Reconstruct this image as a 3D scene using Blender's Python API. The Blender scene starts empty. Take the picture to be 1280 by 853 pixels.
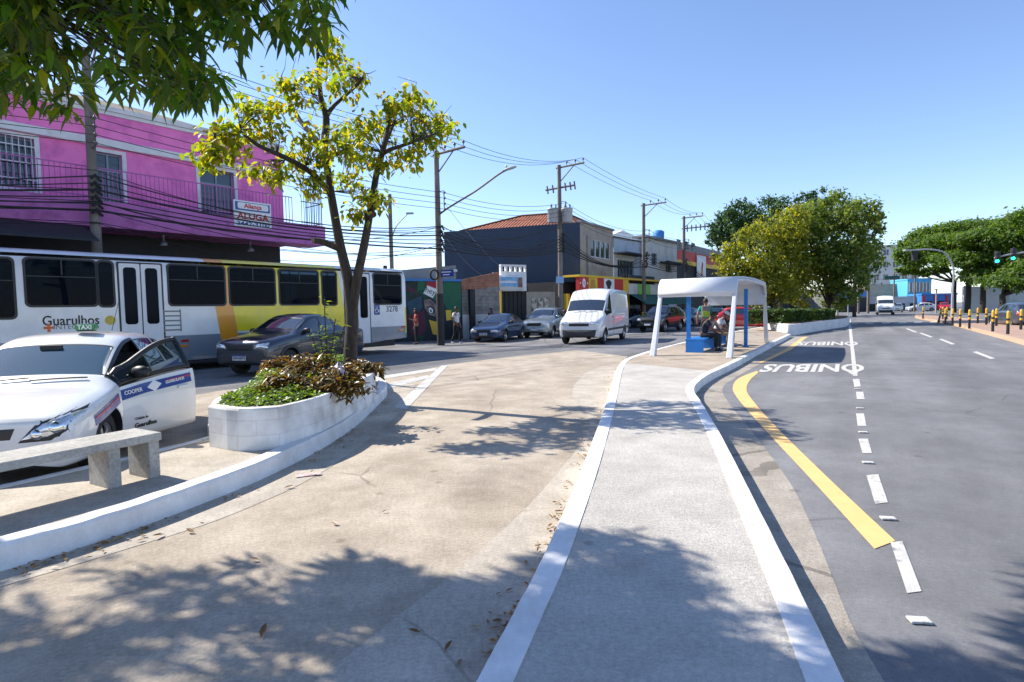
import bpy, bmesh, math, random
from mathutils import Vector, Matrix, Euler
from mathutils.bvhtree import BVHTree
from math import radians as R, sin, cos, tan, pi, sqrt
random.seed(7)
S = bpy.context.scene
COL = S.collection
# ------------------------------------------------------------------ camera
F = 711.0
CAM = Vector((0, 0, 1.45))
CM = Euler((R(90 - 3.22), 0, 0)).to_matrix() @ Matrix.Rotation(R(-1.0), 3, 'Z')
cd = bpy.data.cameras.new('camera'); cam = bpy.data.objects.new('camera', cd); COL.objects.link(cam)
cam.matrix_world = Matrix.Translation(CAM) @ CM.to_4x4()
cd.sensor_width = 36; cd.lens = F / 1280 * 36; cd.clip_end = 3000; cd.clip_start = .05
S.camera = cam
# ------------------------------------------------------------------ light
SUN_EL, SH = 43.0, Vector((.90, -.435, 0)).normalized()      # SH: way the shadows fall on the ground
w = bpy.data.worlds.new('World'); S.world = w; w.use_nodes = True
nt = w.node_tree; nt.nodes.clear()
sky = nt.nodes.new('ShaderNodeTexSky'); sky.sky_type = 'NISHITA'; sky.sun_disc = False
sky.sun_elevation = R(SUN_EL); sky.sun_rotation = math.atan2(-SH.x, -SH.y)
sky.air_density = 1.0; sky.dust_density = .25; sky.ozone_density = 3.0; sky.altitude = 700
bg = nt.nodes.new('ShaderNodeBackground'); bg.inputs[1].default_value = .122
wo = nt.nodes.new('ShaderNodeOutputWorld')
tn = nt.nodes.new('ShaderNodeMixRGB'); tn.blend_type = 'MULTIPLY'; tn.inputs[0].default_value = 1; tn.inputs[2].default_value = (1.0, .975, 1.03, 1)
nt.links.new(sky.outputs[0], tn.inputs[1]); nt.links.new(tn.outputs[0], bg.inputs[0]); nt.links.new(bg.outputs[0], wo.inputs[0])
sd = bpy.data.lights.new('sun', 'SUN'); sd.energy = 4.2; sd.angle = R(.55); sd.color = (1, .93, .81)
sun = bpy.data.objects.new('sun', sd); COL.objects.link(sun)
sun.rotation_euler = (SH * cos(R(SUN_EL)) - Vector((0, 0, sin(R(SUN_EL))))).to_track_quat('-Z', 'Y').to_euler()
S.view_settings.view_transform = 'Standard'; S.view_settings.look = 'None'
S.view_settings.exposure = .95; S.view_settings.gamma = 1; S.view_settings.use_curve_mapping = False
S.render.engine = 'CYCLES'
S.cycles.max_bounces = 8; S.cycles.transparent_max_bounces = 12; S.cycles.caustics_reflective = False
S.cycles.use_denoising = True

# ------------------------------------------------------------------ picture -> place
def ray(px, py): return CM @ Vector(((px - 640) / F, -(py - 426.5) / F, -1))
def G(px, py, z=-.15):
    r = ray(px, py); return CAM + r * ((z - CAM.z) / r.z)
def D(px, py, Y):
    r = ray(px, py); return CAM + r * (Y / r.y)
class Frame:
    """a wall line: x runs along it (azimuth az, away from the camera), y goes behind it, z up"""
    def __init__(s, o, az):
        s.o = Vector((o[0], o[1], 0)); s.az = az
        s.u = Vector((sin(R(az)), cos(R(az)), 0)); s.v = Vector((-s.u.y, s.u.x, 0)); s.rz = math.atan2(s.u.y, s.u.x)
    def hit(s, px, py, y=0.0):
        r = ray(px, py); o = s.o + s.v * y
        t = (o - CAM).dot(s.v) / r.dot(s.v); p = CAM + r * t
        return ((p - s.o).dot(s.u), p.z)
    def W(s, x, y, z): return s.o + s.u * x + s.v * y + Vector((0, 0, z))

# ------------------------------------------------------------------ mesh helpers
class MB:
    def __init__(s, T=None): s.v = []; s.f = []; s.m = []; s.sm = []; s.T = T
    def add(s, vs, fs, mi=0, smooth=False, T=None):
        n = len(s.v); T = T or s.T
        for p in vs:
            p = Vector(p); s.v.append(T @ p if T else p)
        for f in fs: s.f.append([i + n for i in f]); s.m.append(mi); s.sm.append(smooth)
        return s
    def box(s, c, d, rz=0, mi=0, rx=0, ry=0):
        M = Matrix.Translation(Vector(c)) @ Euler((rx, ry, rz)).to_matrix().to_4x4()
        if s.T: M = s.T @ M
        x, y, z = d[0] / 2, d[1] / 2, d[2] / 2
        return s.add([(a * x, b * y, e * z) for a in (-1, 1) for b in (-1, 1) for e in (-1, 1)],
              [(0, 1, 3, 2), (4, 6, 7, 5), (0, 4, 5, 1), (2, 3, 7, 6), (0, 2, 6, 4), (1, 5, 7, 3)], mi, False, M)
    def b2(s, x0, x1, y0, y1, z0, z1, mi=0):
        return s.box(((x0 + x1) / 2, (y0 + y1) / 2, (z0 + z1) / 2), (abs(x1 - x0), abs(y1 - y0), abs(z1 - z0)), 0, mi)
    def tube(s, pts, rad, n=8, caps=True, mi=0, smooth=True):
        pts = [Vector(p) for p in pts]; k = len(pts)
        if not hasattr(rad, '__len__'): rad = [rad] * k
        vs = []; fs = []; up = Vector((0, 0, 1)); prev = None
        for i, p in enumerate(pts):
            t = (pts[min(i + 1, k - 1)] - pts[max(i - 1, 0)]).normalized()
            if prev is None:
                a = up if abs(t.z) < .95 else Vector((1, 0, 0)); x = t.cross(a).normalized()
            else:
                x = prev - t * prev.dot(t); x = x.normalized() if x.length > 1e-6 else t.orthogonal().normalized()
            prev = x; y = t.cross(x)
            for j in range(n):
                an = 2 * pi * j / n; vs.append(p + (x * cos(an) + y * sin(an)) * rad[i])
        for i in range(k - 1):
            for j in range(n):
                j2 = (j + 1) % n; fs.append((i * n + j, i * n + j2, (i + 1) * n + j2, (i + 1) * n + j))
        s.add(vs, fs, mi, smooth)
        if caps:
            s.add(vs[:n], [tuple(range(n))[::-1]], mi); s.add(vs[-n:], [tuple(range(n))], mi)
        return s
    def prism(s, poly, z0, z1, mi=0, bottom=True):
        n = len(poly); vs = [(p[0], p[1], z0) for p in poly] + [(p[0], p[1], z1) for p in poly]
        fs = [(i, (i + 1) % n, n + (i + 1) % n, n + i) for i in range(n)] + [tuple(range(n, 2 * n))]
        if bottom: fs.append(tuple(range(n))[::-1])
        return s.add(vs, fs, mi)
    def slab(s, poly, vec, mi=0):
        """flat polygon pushed along vec"""
        n = len(poly); vec = Vector(vec); vs = [Vector(p) for p in poly]; vs += [p + vec for p in vs]
        return s.add(vs, [(i, (i + 1) % n, n + (i + 1) % n, n + i) for i in range(n)] + [tuple(range(n, 2 * n)), tuple(range(n))[::-1]], mi)
    def lathe(s, prof, n=16, mi=0, T=None, smooth=True):
        vs = []; fs = []; k = len(prof)
        for r, z in prof:
            for j in range(n): vs.append((r * cos(2 * pi * j / n), r * sin(2 * pi * j / n), z))
        for i in range(k - 1):
            for j in range(n):
                j2 = (j + 1) % n; fs.append((i * n + j, i * n + j2, (i + 1) * n + j2, (i + 1) * n + j))
        TT = (s.T @ T) if (s.T and T) else (T or s.T)
        return s.add(vs, fs, mi, smooth, TT)
    def build(s, name, mats, parent=None, bevel=0, label=None, seg=2):
        me = bpy.data.meshes.new(name); me.from_pydata(s.v, [], s.f)
        if not isinstance(mats, (list, tuple)): mats = [mats]
        for m in mats: me.materials.append(m)
        me.polygons.foreach_set('material_index', s.m); me.polygons.foreach_set('use_smooth', s.sm)
        bm = bmesh.new(); bm.from_mesh(me)
        if len(bm.faces) < 60000: bmesh.ops.recalc_face_normals(bm, faces=bm.faces) if s.T is None or True else None
        if bevel:
            bmesh.ops.remove_doubles(bm, verts=bm.verts, dist=1e-5)
            es = [e for e in bm.edges if len(e.link_faces) == 2 and e.calc_face_angle(0) > R(35)]
            bmesh.ops.bevel(bm, geom=es, offset=bevel, segments=seg, affect='EDGES', profile=.6, clamp_overlap=True)
        bm.to_mesh(me); bm.free()
        return link(name, me, parent, label)
def link(name, me, parent=None, label=None):
    o = bpy.data.objects.new(name, me); COL.objects.link(o)
    if parent is not None: o.parent = parent
    if label: o['label'] = label
    return o
def leafmesh(name, vs, fs, mat, parent=None, mi=None, smooth=False):
    me = bpy.data.meshes.new(name); me.from_pydata(vs, [], fs)
    for m in (mat if isinstance(mat, list) else [mat]): me.materials.append(m)
    if mi: me.polygons.foreach_set('material_index', mi)
    if smooth: me.polygons.foreach_set('use_smooth', [True] * len(fs))
    return link(name, me, parent)
def tag(o, label=None, cat=None, group=None, kind=None):
    if label: o['label'] = label
    if cat: o['category'] = cat
    if group: o['group'] = group
    if kind: o['kind'] = kind
    return o
def thing(name, label, cat, loc=(0, 0, 0), rz=0, group=None):
    o = bpy.data.objects.new(name, None); COL.objects.link(o); o.empty_display_size = .3
    o.location = loc; o.rotation_euler = (0, 0, rz)
    return tag(o, label, cat, group)
def dup(o, loc=None, rz=None, label=None, parent=None):
    c = o.copy(); COL.objects.link(c)
    if parent is not None: c.parent = parent
    for ch in list(o.children): dup(ch, parent=c)
    if loc is not None: c.location = loc
    if rz is not None: c.rotation_euler = (0, 0, rz)
    if label: c['label'] = label
    return c
def struct(o): o['kind'] = 'structure'; return o
DG = lambda: bpy.context.evaluated_depsgraph_get()
def text_geo(body, size, bold=0.0, ext=.0, sx=1.0):
    c = bpy.data.curves.new('t', 'FONT'); c.body = body; c.size = size; c.offset = bold * size
    c.align_x = 'CENTER'; c.align_y = 'CENTER'; c.extrude = ext; c.resolution_u = 3
    o = bpy.data.objects.new('t', c); COL.objects.link(o)
    bpy.context.view_layer.update()
    me = bpy.data.meshes.new_from_object(o.evaluated_get(DG()))
    vs = [Vector((v.co.x * sx, v.co.y, v.co.z)) for v in me.vertices]; fs = [tuple(p.vertices) for p in me.polygons]
    bpy.data.objects.remove(o); bpy.data.curves.remove(c); bpy.data.meshes.remove(me)
    if vs:
        mx = (min(v.x for v in vs) + max(v.x for v in vs)) / 2; my = (min(v.y for v in vs) + max(v.y for v in vs)) / 2
        for v in vs: v.x -= mx; v.y -= my
    return vs, fs
def basis(o, X, Y):
    X = Vector(X).normalized(); Y = Vector(Y).normalized(); Z = X.cross(Y)
    M = Matrix((X, Y, Z)).transposed().to_4x4(); M.translation = Vector(o); return M
def lettering(body, size, T, mat, parent, bold=0.0, sx=1.0, name='lettering', fit=None, ext=.002):
    vs, fs = text_geo(body, size, bold, ext, sx)
    if fit:
        wd = max(v.x for v in vs) - min(v.x for v in vs); k = fit / wd
        vs = [Vector((v.x * k, v.y, v.z)) for v in vs]
    m = MB(); m.add(vs, fs, T=T); return m.build(name, mat, parent)

# ------------------------------------------------------------------ materials
def N(nt, t, **kw):
    n = nt.nodes.new('ShaderNode' + t)
    for k, v in kw.items():
        if k.startswith('i_'): n.inputs[int(k[2:])].default_value = v
        else: setattr(n, k, v)
    return n
def rgb(c): return (c[0], c[1], c[2], 1)
def mat(name, c1, c2=None, scale=4, rough=.6, metal=0, bump=0, bscale=None, detail=6, c3=None, s3=.5, t3=(.55, .7), coat=0, spec=.5, stretch=None, lo=.35, hi=.65, emit=None):
    m = bpy.data.materials.new(name); m.use_nodes = True; nt = m.node_tree
    b = nt.nodes['Principled BSDF']; L = nt.links.new
    b.inputs['Base Color'].default_value = rgb(c1); b.inputs['Roughness'].default_value = rough
    b.inputs['Metallic'].default_value = metal; b.inputs['Coat Weight'].default_value = coat; b.inputs['Coat Roughness'].default_value = .04
    b.inputs['Specular IOR Level'].default_value = spec
    if emit: b.inputs['Emission Color'].default_value = rgb(emit[0]); b.inputs['Emission Strength'].default_value = emit[1]
    tc = N(nt, 'TexCoord'); vec = tc.outputs['Object']
    if stretch:
        mp = N(nt, 'Mapping'); mp.inputs['Scale'].default_value = stretch; L(vec, mp.inputs[0]); vec = mp.outputs[0]
    col = None
    if c2:
        no = N(nt, 'TexNoise'); no.inputs['Scale'].default_value = scale; no.inputs['Detail'].default_value = detail; no.inputs['Roughness'].default_value = .65
        L(vec, no.inputs['Vector'])
        cr = N(nt, 'ValToRGB'); cr.color_ramp.elements[0].position = lo; cr.color_ramp.elements[1].position = hi
        cr.color_ramp.elements[0].color = rgb(c1); cr.color_ramp.elements[1].color = rgb(c2)
        L(no.outputs[0], cr.inputs[0]); col = cr.outputs[0]
        if c3:
            n3 = N(nt, 'TexNoise'); n3.inputs['Scale'].default_value = s3; n3.inputs['Detail'].default_value = 8; n3.inputs['Roughness'].default_value = .6; L(vec, n3.inputs['Vector'])
            r3 = N(nt, 'ValToRGB'); r3.color_ramp.elements[0].position = t3[0]; r3.color_ramp.elements[1].position = t3[1]
            L(n3.outputs[0], r3.inputs[0])
            mx = N(nt, 'MixRGB'); L(r3.outputs[0], mx.inputs[0]); L(col, mx.inputs[1]); mx.inputs[2].default_value = rgb(c3); col = mx.outputs[0]
        L(col, b.inputs['Base Color'])
    if bump:
        nb = N(nt, 'TexNoise'); nb.inputs['Scale'].default_value = bscale or scale * 6; nb.inputs['Detail'].default_value = 6; L(vec, nb.inputs['Vector'])
        bp = N(nt, 'Bump'); bp.inputs['Strength'].default_value = bump; bp.inputs['Distance'].default_value = .02
        L(nb.outputs[0], bp.inputs['Height']); L(bp.outputs[0], b.inputs['Normal'])
    m['p'] = 1
    return m
def crack_mat(name, c1, c2, c3, scale, cscale, crack, rough=.9, bump=.3, bscale=60, cw=.012, patch=None, ripple=False, streak=0, stain=.75, speck=(.58, 1.3)):
    """weathered concrete: two noises, a fine speckle, and a few crack lines"""
    m = mat(name, c1, c2, scale, rough, bump=0, c3=c3, s3=.35, t3=(.45, .75))
    nt = m.node_tree; b = nt.nodes['Principled BSDF']; L = nt.links.new
    tc = N(nt, 'TexCoord'); vec = tc.outputs['Object']
    src = b.inputs['Base Color'].links[0].from_socket
    sp = N(nt, 'TexNoise'); sp.inputs['Scale'].default_value = 34; sp.inputs['Detail'].default_value = 9; sp.inputs['Roughness'].default_value = .85; L(vec, sp.inputs[0])
    sr = N(nt, 'ValToRGB'); sr.color_ramp.elements[0].position = .3; sr.color_ramp.elements[1].position = .7
    sr.color_ramp.elements[0].color = (speck[0], speck[0] * .99, speck[0] * .98, 1); sr.color_ramp.elements[1].color = (speck[1],) * 3 + (1,); L(sp.outputs[0], sr.inputs[0])
    mu = N(nt, 'MixRGB', blend_type='MULTIPLY'); mu.inputs[0].default_value = 1; L(src, mu.inputs[1]); L(sr.outputs[0], mu.inputs[2]); src = mu.outputs[0]
    sn = N(nt, 'TexNoise'); sn.inputs['Scale'].default_value = 2.1; sn.inputs['Detail'].default_value = 13; sn.inputs['Roughness'].default_value = .72; L(vec, sn.inputs[0])
    st = N(nt, 'ValToRGB'); st.color_ramp.elements[0].position = .36; st.color_ramp.elements[1].position = .62; st.color_ramp.elements[0].color = (stain, stain * .99, stain * .97, 1); st.color_ramp.elements[1].color = (1.06, 1.06, 1.06, 1); L(sn.outputs[0], st.inputs[0])
    m2 = N(nt, 'MixRGB', blend_type='MULTIPLY'); m2.inputs[0].default_value = 1; L(src, m2.inputs[1]); L(st.outputs[0], m2.inputs[2]); src = m2.outputs[0]
    sv = N(nt, 'TexVoronoi'); sv.inputs['Scale'].default_value = 1.7; L(vec, sv.inputs[0]); sq = N(nt, 'TexNoise'); sq.inputs['Scale'].default_value = 9; L(vec, sq.inputs[0])
    sa = N(nt, 'Math', operation='MULTIPLY_ADD'); sa.inputs[1].default_value = .12; L(sq.outputs[0], sa.inputs[0]); L(sv.outputs['Distance'], sa.inputs[2])
    sl_ = N(nt, 'ValToRGB'); sl_.color_ramp.elements[0].position = .10; sl_.color_ramp.elements[1].position = .15; sl_.color_ramp.elements[0].color = (.62, .6, .58, 1); L(sa.outputs[0], sl_.inputs[0])
    m3 = N(nt, 'MixRGB', blend_type='MULTIPLY'); m3.inputs[0].default_value = .8; L(src, m3.inputs[1]); L(sl_.outputs[0], m3.inputs[2]); src = m3.outputs[0]
    if streak:
        for az, sc in ((30.5, 1.0), (39, .7)):
            mp = N(nt, 'Mapping'); mp.inputs['Rotation'].default_value = (0, 0, R(az)); m5 = N(nt, 'Mapping'); m5.inputs['Scale'].default_value = (sc, .03, 1); L(vec, mp.inputs[0]); L(mp.outputs[0], m5.inputs[0])
            kn = N(nt, 'TexNoise'); kn.inputs['Scale'].default_value = 1.1; kn.inputs['Detail'].default_value = 5; L(m5.outputs[0], kn.inputs[0])
            kr = N(nt, 'ValToRGB'); kr.color_ramp.elements[0].position = .38; kr.color_ramp.elements[1].position = .62; kr.color_ramp.elements[0].color = (1 - streak, 1 - streak, 1 - streak, 1); kr.color_ramp.elements[1].color = (1 + streak * .5,) * 3 + (1,); L(kn.outputs[0], kr.inputs[0])
            m4 = N(nt, 'MixRGB', blend_type='MULTIPLY'); m4.inputs[0].default_value = 1; L(src, m4.inputs[1]); L(kr.outputs[0], m4.inputs[2]); src = m4.outputs[0]
    if crack:
        wn = N(nt, 'TexNoise'); wn.inputs['Scale'].default_value = 1.3; wn.inputs['Detail'].default_value = 8; L(vec, wn.inputs[0])
        mm = N(nt, 'MixRGB'); mm.inputs[0].default_value = .25; L(vec, mm.inputs[1]); L(wn.outputs[1], mm.inputs[2])
        vo = N(nt, 'TexVoronoi', feature='DISTANCE_TO_EDGE'); vo.inputs['Scale'].default_value = cscale; L(mm.outputs[0], vo.inputs['Vector'])
        gp = N(nt, 'TexNoise'); gp.inputs['Scale'].default_value = .7; L(vec, gp.inputs[0])
        gr = N(nt, 'ValToRGB'); gr.color_ramp.elements[0].position = .46; gr.color_ramp.elements[1].position = .56; L(gp.outputs[0], gr.inputs[0])
        lt = N(nt, 'Math', operation='LESS_THAN'); lt.inputs[1].default_value = cw; L(vo.outputs['Distance'], lt.inputs[0])
        mg = N(nt, 'Math', operation='MULTIPLY'); L(lt.outputs[0], mg.inputs[0]); L(gr.outputs[0], mg.inputs[1])
        mc = N(nt, 'Math', operation='MULTIPLY'); mc.inputs[1].default_value = crack; L(mg.outputs[0], mc.inputs[0])
        mx = N(nt, 'MixRGB'); L(mc.outputs[0], mx.inputs[0]); L(src, mx.inputs[1]); mx.inputs[2].default_value = (.05, .045, .04, 1); src = mx.outputs[0]
    L(src, b.inputs['Base Color'])
    nb = N(nt, 'TexNoise'); nb.inputs['Scale'].default_value = bscale; nb.inputs['Detail'].default_value = 5; nb.inputs['Roughness'].default_value = .7; L(vec, nb.inputs['Vector'])
    h = nb.outputs[0]
    if ripple:
        wv = N(nt, 'TexWave', wave_type='BANDS', bands_direction='Y'); wv.inputs['Scale'].default_value = 7; wv.inputs['Distortion'].default_value = 6; wv.inputs['Detail'].default_value = 4; wv.inputs['Detail Scale'].default_value = 3; L(vec, wv.inputs[0])
        ad = N(nt, 'Math', operation='MULTIPLY_ADD'); ad.inputs[1].default_value = .13; L(wv.outputs[1], ad.inputs[0]); L(h, ad.inputs[2]); h = ad.outputs[0]
    bp = N(nt, 'Bump'); bp.inputs['Strength'].default_value = bump; bp.inputs['Distance'].default_value = .015; L(h, bp.inputs['Height']); L(bp.outputs[0], b.inputs['Normal'])
    return m
def leaf_mat(name, cols, trans=.45, rough=.45, tcol=None):
    m = bpy.data.materials.new(name); m.use_nodes = True; nt = m.node_tree; L = nt.links.new
    b = nt.nodes['Principled BSDF']; out = nt.nodes['Material Output']
    ge = N(nt, 'NewGeometry'); cr = N(nt, 'ValToRGB'); cr.color_ramp.interpolation = 'LINEAR'
    els = cr.color_ramp.elements
    els[0].color = rgb(cols[0]); els[1].color = rgb(cols[-1])
    for i in range(1, len(cols) - 1):
        e = els.new(i / (len(cols) - 1)); e.color = rgb(cols[i])
    L(ge.outputs['Random Per Island'], cr.inputs[0]); L(cr.outputs[0], b.inputs['Base Color']); b.inputs['Roughness'].default_value = rough
    tr = N(nt, 'BsdfTranslucent'); mx = N(nt, 'MixShader'); mx.inputs[0].default_value = trans
    hs = N(nt, 'MixRGB', blend_type='MULTIPLY'); hs.inputs[0].default_value = 1; L(cr.outputs[0], hs.inputs[1]); hs.inputs[2].default_value = rgb(tcol or (2.6, 2.3, .9)); L(hs.outputs[0], tr.inputs[0])
    L(b.outputs[0], mx.inputs[1]); L(tr.outputs[0], mx.inputs[2]); L(mx.outputs[0], out.inputs[0])
    return m
def livery(name, base, zones, rough=.25, coat=.6):
    """paint scheme: zones = [(xmin,xmax,zmin,zmax,colour,slant)] in object space, later ones on top"""
    m = mat(name, base, rough=rough, coat=coat); nt = m.node_tree; L = nt.links.new; b = nt.nodes['Principled BSDF']
    tc = N(nt, 'TexCoord'); sx = N(nt, 'SeparateXYZ'); L(tc.outputs['Object'], sx.inputs[0])
    n1 = N(nt, 'RGB'); n1.outputs[0].default_value = rgb(base); src = n1.outputs[0]
    def rng(sock, a, c):
        g = N(nt, 'Math', operation='GREATER_THAN'); g.inputs[1].default_value = a; L(sock, g.inputs[0])
        l = N(nt, 'Math', operation='LESS_THAN'); l.inputs[1].default_value = c; L(sock, l.inputs[0])
        u = N(nt, 'Math', operation='MULTIPLY'); L(g.outputs[0], u.inputs[0]); L(l.outputs[0], u.inputs[1]); return u.outputs[0]
    for (x0, x1, z0, z1, c, sl) in zones:
        a = N(nt, 'Math', operation='MULTIPLY_ADD'); a.inputs[1].default_value = sl; L(sx.outputs[2], a.inputs[0]); L(sx.outputs[0], a.inputs[2])
        u = N(nt, 'Math', operation='MULTIPLY'); L(rng(a.outputs[0], x0, x1), u.inputs[0]); L(rng(sx.outputs[2], z0, z1), u.inputs[1])
        mx = N(nt, 'MixRGB'); L(u.outputs[0], mx.inputs[0]); L(src, mx.inputs[1]); mx.inputs[2].default_value = rgb(c); src = mx.outputs[0]
    # road dust on the lower flanks
    no = N(nt, 'TexNoise'); no.inputs['Scale'].default_value = 2.5; no.inputs['Detail'].default_value = 7; L(tc.outputs['Object'], no.inputs[0])
    rr = N(nt, 'ValToRGB'); rr.color_ramp.elements[0].position = .45; rr.color_ramp.elements[1].position = .8; rr.color_ramp.elements[1].color = (.25, .25, .25, 1); L(no.outputs[0], rr.inputs[0])
    mx = N(nt, 'MixRGB'); L(rr.outputs[0], mx.inputs[0]); L(src, mx.inputs[1]); mx.inputs[2].default_value = (.3, .28, .26, 1); src = mx.outputs[0]
    L(src, b.inputs['Base Color'])
    return m
def brick_mat(name, a, b_, mortar, scale=1.0, bw=.25, rh=.08, ms=.012, bump=.4, rough=.85, rot=(R(90), 0, 0)):
    m = mat(name, a, rough=rough); nt = m.node_tree; L = nt.links.new; b = nt.nodes['Principled BSDF']
    tc = N(nt, 'TexCoord'); mp = N(nt, 'Mapping'); mp.inputs['Rotation'].default_value = rot; L(tc.outputs['Object'], mp.inputs[0])
    br = N(nt, 'TexBrick'); br.inputs['Scale'].default_value = scale; br.inputs['Brick Width'].default_value = bw; br.inputs['Row Height'].default_value = rh; br.inputs['Mortar Size'].default_value = ms
    br.inputs['Color1'].default_value = rgb(a); br.inputs['Color2'].default_value = rgb(b_); br.inputs['Mortar'].default_value = rgb(mortar); br.inputs['Bias'].default_value = 0
    L(mp.outputs[0], br.inputs[0])
    no = N(nt, 'TexNoise'); no.inputs['Scale'].default_value = 3; no.inputs['Detail'].default_value = 8; L(tc.outputs['Object'], no.inputs[0])
    rr = N(nt, 'ValToRGB'); rr.color_ramp.elements[0].position = .3; rr.color_ramp.elements[0].color = (.62, .6, .58, 1); rr.color_ramp.elements[1].position = .6; rr.color_ramp.elements[1].color = (1.05, 1.05, 1.05, 1); L(no.outputs[0], rr.inputs[0])
    mu = N(nt, 'MixRGB', blend_type='MULTIPLY'); mu.inputs[0].default_value = 1; L(br.outputs[0], mu.inputs[1]); L(rr.outputs[0], mu.inputs[2]); L(mu.outputs[0], b.inputs['Base Color'])
    bp = N(nt, 'Bump'); bp.inputs['Strength'].default_value = bump; bp.inputs['Distance'].default_value = .01; bp.invert = True; L(br.outputs[1], bp.inputs['Height']); L(bp.outputs[0], b.inputs['Normal'])
    return m
M = {}
M['asphalt'] = crack_mat('asphalt', (.175, .177, .188), (.22, .222, .233), (.15, .152, .162), .8, .22, .3, bump=.5, bscale=140, cw=.003, speck=(.72, 1.2), streak=.16, stain=.86)
M['drive'] = crack_mat('driveway_concrete', (.40, .335, .262), (.51, .445, .365), (.315, .265, .21), 1.2, .33, .4, bump=.45, bscale=45, cw=.0032)
M['apron'] = crack_mat('apron_concrete', (.45, .40, .34), (.54, .49, .42), (.38, .33, .26), 1.6, .5, .3, bump=.4, bscale=60, cw=.004)
M['walk'] = crack_mat('walk_concrete', (.47, .445, .41), (.55, .525, .49), (.42, .39, .355), 1.5, .4, 0, bump=.7, bscale=60, ripple=True, stain=.85)
M['walk2'] = crack_mat('old_walk_concrete', (.40, .33, .26), (.47, .40, .32), (.34, .29, .23), 1.5, .4, .4, bump=.4)
M['gutter'] = crack_mat('gutter_concrete', (.36, .32, .27), (.43, .39, .34), (.28, .25, .21), 2.5, .6, .5, bump=.6, bscale=50)
M['kerb'] = crack_mat('kerb_whitewash', (.84, .84, .85), (.74, .74, .75), (.66, .65, .63), 3, .9, 0, bump=.45, bscale=25, cw=.004, stain=.84, speck=(.9, 1.04))
M['rpaint'] = mat('road_paint_white', (.58, .57, .54), (.46, .45, .43), 7, .85, c3=(.22, .22, .22), s3=11, t3=(.56, .70), bump=.3, bscale=120)
M['ypaint'] = mat('road_paint_yellow', (.80, .50, .20), (.74, .46, .18), 4, .7, c3=(.52, .34, .16), s3=10, t3=(.64, .8), bump=.2, bscale=120)
M['white'] = mat('white_paint', (.8, .8, .8), (.72, .72, .72), 2, .6)
M['concrete'] = mat('concrete', (.42, .40, .37), (.33, .31, .29), 3, .85, bump=.3, bscale=40, c3=(.26, .24, .22), s3=1.2)
M['black'] = mat('black_plastic', (.015, .015, .016), rough=.5)
M['rubber'] = mat('tyre_rubber', (.02, .02, .02), (.03, .03, .03), 8, .85)
M['steel'] = mat('steel', (.45, .46, .47), (.35, .36, .37), 6, .4, .8)
M['chrome'] = mat('chrome', (.75, .76, .78), rough=.12, metal=1)
M['alloy'] = mat('wheel_alloy', (.55, .56, .58), rough=.3, metal=.85)
M['glass'] = mat('tinted_glass', (.012, .017, .022), rough=.03, spec=1); M['glass'].node_tree.nodes['Principled BSDF'].inputs['IOR'].default_value = 1.9
M['bglass'] = mat('window_glass', (.03, .045, .06), rough=.06, spec=.7)
M['lamp'] = mat('headlamp_glass', (.55, .58, .62), (.8, .82, .85), 18, .05, .6, coat=1)
M['red_lens'] = mat('red_lens', (.45, .015, .015), rough=.15, coat=1)
M['amber_lens'] = mat('amber_lens', (.7, .22, .02), rough=.15, coat=1)
M['wire'] = mat('cable_black', (.012, .012, .013), rough=.7)
M['blue'] = mat('blue_paint', (.012, .20, .62), (.01, .17, .55), 3, .4)
M['bark'] = mat('bark', (.032, .024, .019), (.075, .058, .046), 5, .9, bump=.9, bscale=18, stretch=(3, 3, .6))
M['dbark'] = mat('dark_bark', (.03, .024, .02), (.06, .05, .04), 4, .9, bump=.6, bscale=14)
# ================================================================== ground
def gl(pts, z=-.15): return [G(x, y, z) for x, y in pts]
def sheet(name, pts, z, m, sub=0):
    mb = MB(); mb.add([(p[0], p[1], z) for p in pts], [tuple(range(len(pts)))]); o = mb.build(name, m); return struct(o)
def smooth_line(pts, n=4):
    pts = [Vector(p) for p in pts]; out = []
    for i in range(len(pts) - 1):
        p0 = pts[max(i - 1, 0)]; p1 = pts[i]; p2 = pts[i + 1]; p3 = pts[min(i + 2, len(pts) - 1)]
        for k in range(n):
            t = k / n
            out.append(.5 * ((2 * p1) + (-p0 + p2) * t + (2 * p0 - 5 * p1 + 4 * p2 - p3) * t * t + (-p0 + 3 * p1 - 3 * p2 + p3) * t ** 3))
    out.append(pts[-1]); return out
def offset_line(pts, d):
    out = []
    for i, p in enumerate(pts):
        t = pts[min(i + 1, len(pts) - 1)] - pts[max(i - 1, 0)]; t.z = 0; t.normalize()
        out.append(Vector((p.x - t.y * d, p.y + t.x * d, p.z)))
    return out
def kerb(name, line, wid, z0, z1, m, jitter=.004):
    """kerb of blocks along a line; the line is its outer foot, wid > 0 puts it on the left of the line"""
    rnd = random.Random(3)
    a = line; b = offset_line(line, wid); c = offset_line(line, wid * .12); d = offset_line(line, wid * .03)
    mb = MB(); n = len(a); vs = []
    for i in range(n):
        j = rnd.uniform(-jitter, jitter)
        vs += [(a[i].x, a[i].y, z0), (d[i].x, d[i].y, z1 - .025 + j), (c[i].x, c[i].y, z1 + j), (b[i].x, b[i].y, z1 + j), (b[i].x, b[i].y, z0)]
    fs = []
    for i in range(n - 1):
        for k in range(4): fs.append((i * 5 + k, i * 5 + k + 1, i * 5 + 6 + k, i * 5 + 5 + k))
    fs += [(0, 1, 2, 3, 4), tuple((n - 1) * 5 + k for k in (4, 3, 2, 1, 0))]
    mb.add(vs, fs); return struct(mb.build(name, m))
ZR = -.15
sheet('road', [(-500, -80), (700, -80), (700, 900), (-500, 900)], ZR, M['asphalt'])
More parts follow.
